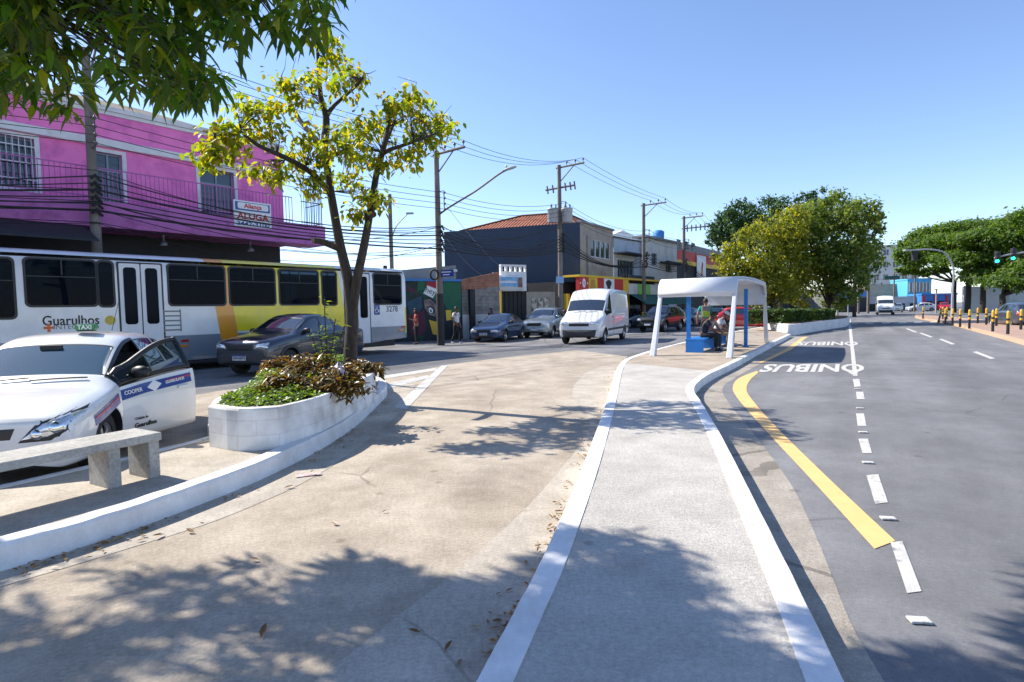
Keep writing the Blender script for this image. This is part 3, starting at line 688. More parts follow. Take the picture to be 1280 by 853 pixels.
    return t, s
AZ = 39.0
def face_to(az): return R(90 - az)          # heading (compass azimuth) to z rotation of a car built along +x
# ------------------------------------------------------------------ taxi with its driver's door open
H_T = 163.5
dm = {(4, 0): 6, (5, 0): 6, (4, 1): 6, (5, 1): 6, (4, 2): 7, (5, 2): 7}
HATCH_LOW = [(x, lo, md, (be[0], be[1] * .955), (re[0], re[1] * .945), c * .945) for (x, lo, md, be, re, c) in HATCH]
HATCH, HOLD = HATCH_LOW, HATCH
M['band'] = mat('taxi_band_blue', (.012, .05, .27), rough=.35, coat=.4); M['bandred'] = mat('taxi_band_red', (.6, .03, .05), rough=.35)
M['ink'] = mat('sign_ink_blue', (.02, .05, .25), rough=.5); M['inkw'] = mat('sign_ink_white', (.8, .8, .8), rough=.5)
M['inkk'] = mat('sign_ink_black', (.01, .01, .01), rough=.5); M['inkg'] = mat('sign_ink_grey', (.2, .21, .23), rough=.5); M['inkr'] = mat('sign_ink_red', (.6, .03, .02), rough=.5)
taxi, sh = car('taxi_car', 'white taxi with blue side band and its front door standing open behind the concrete bench', 'taxi', 'hatch', M['p_white'], (-5.42, 6.94), face_to(H_T), plate='FRO4A27', door=dm)
TW = HATCH
def clear_glass(name, a=.5):
    m = mat(name, (.02, .03, .035), rough=.02); nt = m.node_tree; tr = N(nt, 'BsdfTransparent'); tr.inputs[0].default_value = (.75, .85, .85, 1); mx = N(nt, 'MixShader'); mx.inputs[0].default_value = a
    nt.links.new(nt.nodes['Principled BSDF'].outputs[0], mx.inputs[2]); nt.links.new(tr.outputs[0], mx.inputs[1]); nt.links.new(mx.outputs[0], nt.nodes['Material Output'].inputs[0]); return m
M['clear'] = clear_glass('clear_glass', .45); M['wscreen'] = clear_glass('windscreen_glass', .78); _b = M['wscreen'].node_tree.nodes['Principled BSDF']; _b.inputs['IOR'].default_value = 3.0; _b.inputs['Base Color'].default_value = (.03, .075, .085, 1)
def door_build():
    a, b = sh.doorparts
    hinge = Vector((.90, .83, 0)); Rm = Matrix.Rotation(R(-27), 4, 'Z')
    a.parent = taxi; a.matrix_local = Matrix.Translation(hinge) @ Rm @ Matrix.Translation(-hinge); b.parent = a
    # inner trim: the outer skin pushed inwards and closed round its edge
    bm = bmesh.new(); bm.from_mesh(a.data); bmesh.ops.remove_doubles(bm, verts=bm.verts, dist=1e-4)
    g = bmesh.ops.extrude_face_region(bm, geom=bm.faces[:])
    for v in [x for x in g['geom'] if isinstance(x, bmesh.types.BMVert)]: v.co.y -= .075
    me = bpy.data.meshes.new('door_trim'); bm.to_mesh(me); bm.free(); me.materials.clear(); me.materials.append(M['trim'])
    # keep only faces off the outer skin
    bm = bmesh.new(); bm.from_mesh(me); outer = {tuple(round(c, 4) for c in p.center) for p in a.data.polygons}
    bmesh.ops.delete(bm, geom=[f for f in bm.faces if tuple(round(c, 4) for c in f.calc_center_median()) in outer], context='FACES'); bm.to_mesh(me); bm.free()
    link('door_trim', me, a)
    for k in range(len(b.data.materials)): b.data.materials[k] = M['clear']
    bm = bmesh.new(); bm.from_mesh(b.data)
    fr = MB()
    for e in bm.edges:
        if e.is_boundary: fr.tube([e.verts[0].co - Vector((0, .02, 0)), e.verts[1].co - Vector((0, .02, 0))], .032, 6)
    bm.free(); fr.build('window_frame', M['trim'], a)
    mirror_part(a, .66, .80, .95, 1, M['black'])
    sh.strip('side_band', 'L', [(1.02, .70), (.6, .755), (-.14, .80)], .115, M['band'], .004, 24, parent=a)
    sh.strip('band_stripe', 'L', [(.25, .80), (-.14, .825)], .016, M['bandred'], .007, 12, parent=a)
    sh.decal('badge', 'L', [(.56, .755), (.45, .84), (.34, .775), (.45, .69)], M['inkw'], .008, parent=a)
    for txt, x, z, sz in (('COOPER', .76, .74, .062), ('GUARULHOS', .14, .79, .052)):
        h, n = sh.proj('L', (x, z)); h2, _ = sh.proj('L', (x - .1, z + .006))
        lettering(txt, sz, basis(h + n * .012, (h2 - h), n.cross(h2 - h)), M['inkw'], a, .02)
    h, n = sh.proj('L', (.6, .34)); h2, _ = sh.proj('L', (.5, .34))
    lettering('Guarulhos', .075, basis(h + n * .006, h2 - h, n.cross(h2 - h)), M['inkk'], a, .02)
    h, n = sh.proj('L', (.66, .42)); h2, _ = sh.proj('L', (.56, .42))
    lettering('Cidade de', .045, basis(h + n * .006, h2 - h, n.cross(h2 - h)), M['inkk'], a, .0)
    h, n = sh.proj('L', (.02, .70)); q = MB(); q.box(h + n * .016, (.17, .026, .03)); q.build('door_handle', M['p_white'], a, .008)
door_build()
sh.strip('side_band', 'L', [(1.62, .56), (1.35, .62), (1.0, .70)], .115, M['band'], .004, 16)
sh.strip('band_stripe', 'L', [(1.60, .585), (1.35, .64), (1.02, .715)], .018, M['bandred'], .007, 16)
sh.strip('side_band', 'L', [(-.16, .80), (-1.1, .85), (-1.9, .9)], .115, M['band'], .004, 24)
for sd in (1, -1):   # swept headlamps with two bowls
    sh.decal('headlight_rim', 'F', [(sd * .375, .465), (sd * .62, .47), (sd * .75, .53), (sd * .83, .745), (sd * .72, .725), (sd * .54, .655)], M['trim'], .003, .002)
    for yy, zz, rr_ in ((.52, .535, .05), (.66, .59, .058)): sh.decal('lamp_bowl', 'F', [(sd * yy + rr_ * cos(a), zz + rr_ * sin(a)) for a in [2 * pi * k / 14 for k in range(14)]], M['chrome'], .022, .012, n=3)
q = MB(); q.box((-.2, 0, 1.455), (.30, .17, .10)); ts = q.build('roof_sign', mat('taxi_sign_green', (.02, .22, .06), rough=.3, coat=.5), taxi, .025)
q = MB(); q.box((-.2, 0, 1.40), (.24, .15, .02)); q.build('sign_foot', M['black'], ts)
ts.rotation_euler = (0, 0, R(90)); ts.location = (-.04, .33, .335); ts.scale = (.72, .72, .78)
lettering('TAXI', .095, basis((-.113, 0.0, 1.455), (0, 1, 0), (0, 0, 1)) if False else basis((-.2, -.087, 1.455), (1, 0, 0), (0, 0, 1)), M['inkw'], ts, .03)
sh.part[1].data.materials.clear(); sh.part[1].data.materials.append(M['wscreen']); sh.part[1].data.polygons.foreach_set('material_index', [0] * len(sh.part[1].data.polygons))
q = MB(); q.b2(.62, 1.0, -.66, .66, .72, .84); q.build('dashboard', M['trim'], taxi, .05)
q = MB(); q.box((.42, 0, 1.24), (.03, .22, .07)); q.build('rear_view_mirror', M['black'], taxi, .01)
# cabin behind the open door
q = MB(); q.box((.1, 0, .27), (2.3, 1.45, .06)); q.box((.86, 0, .62), (.22, 1.3, .55)); q.box((-1.15, 0, .7), (.1, 1.3, .9)); q.box((0, -.74, .6), (2.2, .06, .6)); q.build('cabin', M['dim'], taxi)
for y in (.37, -.37):
    q = MB(); q.box((-.05, y, .46), (.52, .50, .16)); q.box((-.36, y, .82), (.14, .48, .62), ry=R(-14)); q.box((-.46, y, 1.20), (.09, .26, .16), ry=R(-10)); q.build('front_seat', M['seat'], taxi, .04)
q = MB(); q.tube([(.42 + .08 * sin(a), .37 + .185 * cos(a), .86 + .165 * sin(a)) for a in [2 * pi * k / 24 for k in range(25)]], .015, 6, False); q.tube([(.72, .37, .70), (.44, .37, .85)], .03, 6); q.build('steering_wheel', M['black'], taxi)
q = MB(); q.tube([(-.5, .30, 1.41), (-.78, .30, 1.78)], .004, 5); q.build('aerial', M['black'], taxi)
HATCH = HOLD
# ------------------------------------------------------------------ the city bus
BL = 13.2
bo = D(508, 334, 22.3); bo.z = 0
BFh = Frame(bo, 219.3)
bc = bo - BFh.v * 1.27
BF = Frame(bc, 219.3)
bus = thing('city_bus', 'long white city bus with yellow and orange panels waiting behind the taxi', 'bus', (bc.x, bc.y, ZR), BF.rz)
def bx(px, py): x, z = BF.hit(px, py, 1.27); return x, z - ZR
xo0, xo1 = bx(281, 325)[0], bx(258, 325)[0]; xy0 = bx(428, 380)[0]; zsk = bx(215, 420)[1]; zy0 = bx(300, 414)[1]
BP = livery('bus_paint', (.78, .78, .78), [(-1, 14, 0, zsk, (.20, .24, .28), 0), (-.2, .12, .75, 1.75, (.80, .62, .02), 0), (xy0 - .3, xo0 - .4, zy0, 4, (.90, .70, .012), -.14), (xo0 - .434, xo1 - .434, .5, 4, (.82, .32, .02), -.14)], coat=.5)
def bus_shell():
    stx = [(0, .62, .90), (.05, .56, .97), (.22, .55, 1), (1.2, .50, 1), (2.6, .36, 1), (6, .32, 1), (12.6, .30, 1), (13.0, .30, .98), (13.2, .34, .92)]
    vs = []; fs = []; n = 0
    for x, zb, k in stx:
        hw = 1.27 * k; zt = 3.28 - (1 - k) * 1.2
        ring = [(hw, zb), (hw, 1.2), (hw, 2.75), (hw - .03, 2.95), (hw - .10, 3.10), (hw - .24, 3.2), (hw * .55, zt - .02), (0, zt)]
        ring = ring + [(-a, b) for a, b in ring[:-1][::-1]]
        n = len(ring); vs += [(x, a, b) for a, b in ring]
    for i in range(len(stx) - 1):
        for j in range(n): fs.append((i * n + j, i * n + (j + 1) % n, (i + 1) * n + (j + 1) % n, (i + 1) * n + j))
    fs += [tuple(range(n))[::-1], tuple((len(stx) - 1) * n + j for j in range(n))]
    mb = MB(); mb.add(vs, fs, 0, True)
    o = mb.build('body', BP, bus); return o
body = bus_shell()
bus_holes = []
M['busin'] = mat('bus_lining', (.07, .08, .09), rough=.8); BP2 = BP
try:
    for p in body.data.polygons: p.use_smooth = len(p.vertices) == 4
    body.data.set_sharp_from_angle(angle=R(40))
except Exception as e: pass
def rrect(x0, x1, z0, z1, r, n=5):
    pts = []
    for cx, cz, a0 in ((x1 - r, z1 - r, 0), (x0 + r, z1 - r, 90), (x0 + r, z0 + r, 180), (x1 - r, z0 + r, 270)):
        for k in range(n + 1): a = R(a0 + 90 * k / n); pts.append((cx + r * cos(a), cz + r * sin(a)))
    return pts
M['busglass'] = mat('bus_glass', (.004, .007, .012), (.008, .014, .024), .5, .08, spec=.18)  # bluish sky reflection is put into this base colour
M['busglass'].node_tree.nodes['Principled BSDF'].inputs['IOR'].default_value = 1.18
M['rail_y'] = mat('handrail_yellow', (.7, .42, .02), rough=.4)
def tint(name, a, c):
    m = clear_glass(name, a); tr = [n for n in m.node_tree.nodes if n.type == 'BSDF_TRANSPARENT'][0]; tr.inputs[0].default_value = rgb(c); m.node_tree.nodes['Principled BSDF'].inputs['IOR'].default_value = 1.2; m.node_tree.nodes['Principled BSDF'].inputs['Base Color'].default_value = (.008, .016, .03, 1); return m  # blue base colour stands in for reflected sky, apart from the tint
M['busclear'] = tint('bus_tinted_glass', .35, (.22, .28, .36))
def bus_window(pa, pb, z0, z1, y=1.27, name='window', split=True, r=.12):
    xa, xb = sorted((bx(pa, 360)[0], bx(pb, 360)[0])); bus_holes.append((xa + .04, xb - .04, z0 + .04, z1 - .04))
    o1, i1 = rrect(xa, xb, z0, z1, r), rrect(xa + .05, xb - .05, z0 + .05, z1 - .05, r * .8); n_ = len(o1); fr = MB()
    fr.add([(a, y_, b) for y_ in (y - .03, y + .01) for pp in (o1, i1) for a, b in pp], [q_ for i in range(n_) for j in [(i + 1) % n_] for q_ in ((2 * n_ + i, 2 * n_ + j, 3 * n_ + j, 3 * n_ + i), (i, n_ + i, n_ + j, j), (i, j, 2 * n_ + j, 2 * n_ + i), (n_ + i, 3 * n_ + i, 3 * n_ + j, n_ + j))]); f = fr.build(name, M['trim'], bus)
    g = MB(); g.slab([(a, y + .006, b) for a, b in rrect(xa + .05, xb - .05, z0 + .05, z1 - .05, r * .8)], (0, .006, 0)); g.build('pane', M['busclear'], f)
    if split and xb - xa > .9:
        h = MB(); zz = z0 + (z1 - z0) * .62
        h.box(((xa + xb) / 2, y + .012, zz), (xb - xa - .12, .012, .025)); h.box(((xa + xb) / 2, y + .012, (zz + z1) / 2), (.03, .012, z1 - zz - .08)); h.build('window_bar', M['trim'], f)
    return xa, xb
zt = bx(315, 334)[1]; zb_ = bx(315, 382.6)[1]
for pa, pb in ((29.6, 122.8), (209, 282.5), (285.5, 345), (348, 399), (466, 502)): bus_window(pa, pb, zb_, zt)
for pa, pb in ((121, 144), (401.5, 421.5)): bus_window(pa, pb, zb_ - .02, zt, split=False)
bus_window(-60, 20, zb_ - .28, zt - .02, name='driver_window')
def bus_door(pa, pb, leaves=2):
    xa, xb = sorted((bx(pa, 380)[0], bx(pb, 380)[0])); z0, z1 = .42, zt - .02
    fr = MB(); fr.slab([(a, 1.262, b) for a, b in rrect(xa, xb, z0, z1, .04)], (0, .012, 0)); d = fr.build('door', M['trim'], bus)
    wd = (xb - xa - .06) / leaves
    for k in range(leaves):
        a0 = xa + .03 + k * wd + .015; a1 = a0 + wd - .03
        lf = MB(); lf.slab([(a, 1.272, b) for a, b in rrect(a0, a1, z0 + .03, z1 - .04, .03)], (0, .012, 0)); lf.build('door_leaf', M['white'], d)
        gp = MB(); gp.slab([(a, 1.285, b) for a, b in rrect(a0 + .09, a1 - .09, z0 + .95 if leaves == 2 else z0 + .4, z1 - .14, .08)], (0, .006, 0)); gp.build('door_pane', M['busglass'], d)
bus_door(148, 205)
bus_door(430, 463)
# cut the windows through a hollow shell, then furnish it
cv = MB(); cv.b2(.12, 13.08, -1.2, 1.2, .86, 3.12); c1 = cv.build('cut', M['busin'])
cv = MB()
for xa, xb, za, zb in bus_holes: cv.b2(xa, min(xb, 13.0), -1.6, 1.6, za, zb)
c2 = cv.build('cut', M['busin'])
body.data.materials.append(M['busin'])
for c in (c1, c2):
    for p_ in c.data.polygons: p_.material_index = 1
    c.data.materials.clear(); c.data.materials.append(BP); c.data.materials.append(M['busin'])
    c.parent = None; c.matrix_world = bus.matrix_basis
    md = body.modifiers.new('cut', 'BOOLEAN'); md.object = c; md.operation = 'DIFFERENCE'; md.solver = 'EXACT'
bpy.context.view_layer.update()
me_ = bpy.data.meshes.new_from_object(body.evaluated_get(DG())); body.modifiers.clear(); body.data = me_; me_.name = 'body'
for c in (c1, c2): bpy.data.objects.remove(c)
for xa, xb, za, zb in bus_holes: g = MB(); g.b2(xa, min(xb, 12.95), -1.262, -1.25, za, zb); g.build('pane', M['busclear'], bus)
M['busseat'] = mat('bus_seat_blue', (.02, .05, .13), (.03, .06, .15), 8, .8)
for k in range(13):
    x = 1.2 + k * .88
    for y in (-.75, .75):
        if y > 0 and (abs(x - 1.3) < .7 or any(abs(x - 0.5 * sum(sorted((bx(a_, 380)[0], bx(b_, 380)[0])))) < .85 for a_, b_ in ((148, 205), (430, 463)))): continue
        q = MB(); q.b2(x, x + .42, y - .42, y + .42, 1.28, 1.38); q.box((x - .02, y, 1.68), (.09, .84, .66), ry=R(-8)); q.build('passenger_seat', M['busseat'], bus, .02)
for k in range(8):
    x = 1.0 + k * 1.5
    for y in (-.3, .32): q = MB(); q.tube([(x, y, .9), (x, y, 3.1)], .02, 6); q.build('grab_pole', M['rail_y'], bus)
for y in (-.3, .32): q = MB(); q.tube([(.6, y, 2.75), (12.2, y, 2.75)], .018, 6); q.build('grab_rail', M['rail_y'], bus)
for x in (2.75, 9.9):
    q = MB(); pts = [(x + .62 * cos(a), .5 + .62 * sin(a)) for a in [pi * k / 16 for k in range(17)]] + [(x - .62, .31), (x + .62, .31)]
    q.slab([(a, 1.255, max(b, .37)) for a, b in pts], (0, .02, 0)); q.build('wheel_arch', M['black'], bus)
    for sd in (1, -1): add_wheel(bus, x, sd * 1.16, .48, .28, sd, 8)
q = MB(); q.box((6.5, 0, .42), (12, 2.1, .3)); q.build('chassis', M['black'], bus)
def bus_text(txt, px, py, size, m, bold=.02, fit=None):
    x, z = bx(px, py); return lettering(txt, size, basis((x, 1.276, z), (-1, 0, 0), (0, 0, 1)), m, bus, bold, fit=fit)
bus_text('Guarulhos', 89.5, 400.5, .33, M['inkk'], .012, fit=abs(bx(54, 400)[0] - bx(125, 400)[0]))
bus_text('INTEGRADA', 96.5, 408.3, .17, M['inkg'], .0, fit=abs(bx(68, 408)[0] - bx(125, 408)[0]))
x, z = bx(61, 410); q = MB(); q.box((x, 1.276, z), (.20, .006, .06)); q.box((x, 1.277, z), (.06, .006, .2)); q.build('emblem', mat('emblem_orange', (.75, .13, .03), rough=.4), bus)
bus_text('3278', 490, 386.3, .32, M['inkk'], .0, fit=abs(bx(484, 386)[0] - bx(498, 386)[0]))
x, z = bx(471, 387); q = MB(); q.slab([(x + a, 1.271, z + b) for a, b in rrect(-.13, .13, -.2, .2, .03)], (0, .006, 0)); wsg = q.build('access_sign', M['band'], bus)
q = MB(); q.tube([(x, 1.28, z + .1), (x, 1.28, z), (x - .06, 1.28, z - .02), (x - .08, 1.28, z - .1)], .018, 5); q.tube([(x + .02 + .07 * cos(a), 1.28, z - .06 + .07 * sin(a)) for a in [k * .5 for k in range(13)]], .012, 5); q.build('access_symbol', M['inkw'], wsg)
x, z = bx(138, 400.5); q = MB(); q.slab([(x + .12 * cos(a), 1.271, z + .12 * sin(a)) for a in [2 * pi * k / 24 for k in range(24)]], (0, .005, 0)); q.build('sticker', mat('sticker_yellow', (.75, .55, .05), (.5, .38, .06), 22, .5), bus)
x, z = bx(215, 401); q = MB()
for k in range(5): q.box((x, 1.276, z - .26 + k * .13), (.42, .008, .04))
q.box((x + .22, 1.276, z), (.03, .008, .62)); q.box((x - .22, 1.276, z), (.03, .008, .62)); q.build('vent_grille', M['inkg'], bus)
for px, py, m in ((231, 426, 'red_lens'), (230, 432.5, 'amber_lens'), (504.5, 408.5, 'red_lens'), (501, 413, 'amber_lens')):
    x, z = bx(px, py); q = MB(); q.box((x, 1.275, z), (.2, .03, .07)); q.build('side_lamp', M[m], bus, .01)
for s_ in (.92, 1.62):
    q = MB(); q.box((-.01, .98, s_), (.04, .22, .5)); q.build('tail_light', M['red_lens'], bus, .02)
q = MB(); q.slab([(-.02, a, b) for a, b in rrect(-1.0, 1.0, 1.6, 2.7, .15)], (.02, 0, 0)); q.build('rear_window', M['busglass'], bus)
q = MB(); q.slab([(13.19, a, b) for a, b in rrect(-1.12, 1.12, 1.2, 2.75, .15)], (.02, 0, 0)); q.build('windscreen', M['busglass'], bus)
q = MB(); q.box((.5, .6, 3.3), (.12, .12, .16)); q.build('roof_antenna', M['black'], bus, .02)  # small antenna near the tail, not a lamp
# ------------------------------------------------------------------ other vehicles on the left street
def at(px, py, back=0): p = G(px, py); return p
pk = D(352, 440, 15.4); pk = Vector((-6.16, 16.3, 0))
car('pickup_truck', 'dark graphite pickup truck with black cladding beside the bus, behind the planter', 'pickup', 'pickup', M['p_navy'], pk, face_to(197), plate='QNU0B78', clad=True, wr=.33, wx=(1.38, -1.34), tw=.74)
car('parked_sedan', 'dark blue older sedan parked in front of the block wall, left of the silver wagon', 'car', 'sedan', M['p_dark'], (-.62, 29.5), face_to(200), 'cars on the left street', plate='CDX1188')
car('parked_wagon', 'silver estate car with sun glint parked between dark sedan and white van', 'car', 'suv', M['p_silver'], (1.95, 32.3), face_to(201), 'cars on the left street', wr=.33)
car('delivery_van', 'white high roof delivery van with black bumper driving towards the left', 'van', 'van', M['p_white'], (4.0, 27.07), face_to(204), None, wr=.34, wx=(1.9, -1.75), tw=.86, plate='DRV7F10')
car('dark_suv', 'black four wheel drive car seen through the shelter beside the poles', 'car', 'suv', M['p_black'], (9.75, 37), face_to(218), 'cars on the left street', wr=.35)
car('dark_hatchback', 'dark blue hatchback half hidden between white van and shelter leg', 'car', 'hatch', M['p_dark'], (9.0, 44), face_to(219), 'cars on the left street')
car('blue_car', 'small blue car behind the person with backpack', 'car', 'hatch', M['p_blue'], (14.2, 46), face_to(216), 'cars on the left street')
car('grey_blue_car', 'dark blue car between the seated people and the red car', 'car', 'sedan', M['p_blue'], (18.6, 52), face_to(216), 'cars on the left street')
car('red_car', 'bright red car side on behind the far shelter leg', 'car', 'hatch', M['p_red'], (15.7, 38.2), face_to(98), 'cars on the left street')
car('white_car_far', 'white car partly behind the blue shelter post and the red car', 'car', 'hatch', M['p_white'], (21.0, 48), face_to(216), 'cars on the left street')
# right road
def rc(px, py): return G(px, py)
p = G(1106, 393.5); car('light_truck', 'white light truck with dark windscreen coming down the right road', 'truck', 'van', M['p_white'], (p.x, p.y), face_to(211), None, wr=.36, wx=(1.9, -1.75), tw=.86)
p = G(1121, 390.5); car('silver_car', 'silver car parked behind the light truck', 'car', 'hatch', M['p_silver'], (p.x, p.y), face_to(215), 'cars at the far junction')
p = G(1151, 389.5); car('white_hatchback', 'white car crossing the junction in front of the pale shop', 'car', 'hatch', M['p_white'], (p.x, p.y), face_to(285), 'cars at the far junction')
p = G(1180, 388.3); car('small_red_car', 'small red car by the blue and red shop at junction', 'car', 'hatch', M['p_red'], (p.x, p.y), face_to(211), 'cars at the far junction')
p = G(1263, 409); car('grey_hatchback', 'dark grey hatchback driving away beyond the yellow bollards', 'car', 'hatch', M['p_grey'], (p.x + .9, p.y + .6), face_to(20))
p = G(1258, 397); car('grey_sedan_far', 'grey car behind the bollards under the flat crowned trees', 'car', 'sedan', M['p_grey'], (p.x + 12, p.y + 3), face_to(20))
# ================================================================== buildings
M['pink'] = mat('pink_render', (.92, .23, .55), (.84, .20, .50), .9, .75, bump=.15, bscale=30, c3=(.50, .09, .34), s3=1.6, t3=(.48, .8))
M['purple'] = mat('purple_render', (.62, .20, .52), (.55, .17, .46), 1.2, .75, bump=.15, bscale=30, c3=(.26, .06, .22), s3=2, t3=(.5, .8))
M['wtrim'] = mat('trim_white', (.74, .74, .74), (.64, .64, .64), 3, .7, c3=(.45, .43, .42), s3=2.5, t3=(.6, .85))
M['navy'] = mat('navy_render', (.036, .055, .085), (.042, .064, .098), .7, .85, bump=.15, bscale=20, c3=(.045, .075, .12), s3=.8, t3=(.5, .75))
M['beige'] = mat('beige_render', (.42, .36, .29), (.35, .30, .25), 1.2, .85, bump=.2, bscale=20, c3=(.24, .21, .18), s3=.9, t3=(.5, .75))
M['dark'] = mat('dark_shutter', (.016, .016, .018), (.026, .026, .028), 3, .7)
M['paleblue'] = mat('pale_blue_render', (.52, .58, .66), (.46, .52, .6), 1.5, .8, c3=(.33, .36, .4), s3=1.1, t3=(.5, .75))
M['offwhite'] = mat('offwhite_render', (.66, .65, .62), (.58, .57, .55), 1.2, .8, c3=(.42, .40, .38), s3=.9, t3=(.5, .78))
M['grey'] = mat('grey_render', (.30, .31, .32), (.25, .26, .27), 1.2, .85, c3=(.18, .18, .18), s3=.9, t3=(.5, .75), bump=.2, bscale=20)
M['sred'] = mat('shop_red', (.55, .025, .02), (.48, .02, .018), 1.5, .5); M['syel'] = mat('shop_yellow', (.78, .50, .03), (.7, .44, .03), 1.5, .5)
M['sgreen'] = mat('shop_green', (.16, .50, .06), rough=.5); M['awn'] = mat('awning_green', (.015, .09, .07), (.02, .11, .085), 3, .8)
M['sblue'] = mat('shop_blue', (.04, .22, .55), (.03, .18, .48), 2, .6); M['cyan'] = mat('cyan_render', (.10, .42, .62), (.09, .38, .56), 2, .7)
M['frame_grey'] = mat('window_frame_grey', (.22, .27, .33), (.18, .22, .28), 4, .5)
M['block'] = brick_mat('block_wall', (.30, .28, .255), (.25, .235, .215), (.19, .18, .17), 1, .42, .2, .014)
M['brick'] = brick_mat('red_brick', (.40, .13, .065), (.31, .10, .05), (.30, .24, .2), 1, .22, .09, .012)
def tiles(name, a, b, w=.24, h=.33):
    m = mat(name, a, rough=.85); nt = m.node_tree; L = nt.links.new; bs = nt.nodes['Principled BSDF']
    uv = N(nt, 'UVMap'); sp = N(nt, 'SeparateXYZ'); L(uv.outputs[0], sp.inputs[0])
    br = N(nt, 'TexBrick'); br.offset = 0; br.inputs['Scale'].default_value = 1; br.inputs['Brick Width'].default_value = w; br.inputs['Row Height'].default_value = h; br.inputs['Mortar Size'].default_value = .025
    br.inputs['Color1'].default_value = rgb(a); br.inputs['Color2'].default_value = rgb(b); br.inputs['Mortar'].default_value = rgb(tuple(x * .35 for x in a)); L(uv.outputs[0], br.inputs[0])
    no = N(nt, 'TexNoise'); no.inputs['Scale'].default_value = 1.2; no.inputs['Detail'].default_value = 8; L(uv.outputs[0], no.inputs[0])
    rr = N(nt, 'ValToRGB'); rr.color_ramp.elements[0].position = .3; rr.color_ramp.elements[0].color = (.5, .47, .45, 1); rr.color_ramp.elements[1].position = .65; rr.color_ramp.elements[1].color = (1.1, 1.05, 1, 1); L(no.outputs[0], rr.inputs[0])
    mu = N(nt, 'MixRGB', blend_type='MULTIPLY'); mu.inputs[0].default_value = 1; L(br.outputs[0], mu.inputs[1]); L(rr.outputs[0], mu.inputs[2]); L(mu.outputs[0], bs.inputs['Base Color'])
    wv = N(nt, 'Math', operation='SINE'); k = N(nt, 'Math', operation='MULTIPLY'); k.inputs[1].default_value = 2 * pi / w; L(sp.outputs[0], k.inputs[0]); L(k.outputs[0], wv.inputs[0])
    bp = N(nt, 'Bump'); bp.inputs['Strength'].default_value = 1; bp.inputs['Distance'].default_value = .05; L(wv.outputs[0], bp.inputs['Height']); L(bp.outputs[0], bs.inputs['Normal'])
    return m
M['tile'] = tiles('clay_tiles', (.46, .15, .075), (.36, .11, .055)); M['fibre'] = tiles('fibre_roof', (.30, .25, .22), (.24, .20, .18), .18, 1.1)
def roof_planes(name, faces, m, parent, th=.08):
    """each face: 3-D corners, first edge along the eave; uv in metres"""
    mb = MB(); uvs = []
    for f in faces:
        f = [Vector(p) for p in f]; ex = (f[1] - f[0]).normalized(); nz = ex.cross(f[2] - f[0]).normalized(); ey = nz.cross(ex)
        mb.add(f, [tuple(range(len(f)))]); uvs += [((p - f[0]).dot(ex), (p - f[0]).dot(ey)) for p in f]
    me = bpy.data.meshes.new(name); me.from_pydata(mb.v, [], mb.f); me.materials.append(m)
    uv = me.uv_layers.new(name='UVMap')
    for p in me.polygons:
        for li in p.loop_indices: uv.data[li].uv = uvs[me.loops[li].vertex_index]
    o = link(name, me, parent); sm = o.modifiers.new('s', 'SOLIDIFY'); sm.thickness = th; sm.offset = 0; return o
def wall_open(name, L, H, holes, y0, y1, m, parent, x0=0, z0=0):
    """wall slab x0..L, z0..H, y0 (street face) to y1, with rectangular holes (xa,xb,za,zb)"""
    xs = sorted({x0, L, *[h[0] for h in holes], *[h[1] for h in holes]}); zs = sorted({z0, H, *[h[2] for h in holes], *[h[3] for h in holes]})
    mb = MB()
    def hole(a, b): return any(h[0] < a < h[1] and h[2] < b < h[3] for h in holes)
    for i in range(len(xs) - 1):
        for j in range(len(zs) - 1):
            if hole((xs[i] + xs[i + 1]) / 2, (zs[j] + zs[j + 1]) / 2): continue
            mb.add([(xs[i], y0, zs[j]), (xs[i + 1], y0, zs[j]), (xs[i + 1], y0, zs[j + 1]), (xs[i], y0, zs[j + 1])], [(0, 1, 2, 3)])
            mb.add([(xs[i], y1, zs[j]), (xs[i + 1], y1, zs[j]), (xs[i + 1], y1, zs[j + 1]), (xs[i], y1, zs[j + 1])], [(3, 2, 1, 0)])
    for xa, xb, za, zb in holes + [(x0, L, z0, H)]:
        for q in (((xa, za), (xb, za)), ((xb, za), (xb, zb)), ((xb, zb), (xa, zb)), ((xa, zb), (xa, za))):
            (a, b), (c, d) = q; mb.add([(a, y0, b), (c, y0, d), (c, y1, d), (a, y1, b)], [(0, 1, 2, 3)])
    return mb.build(name, m, parent)
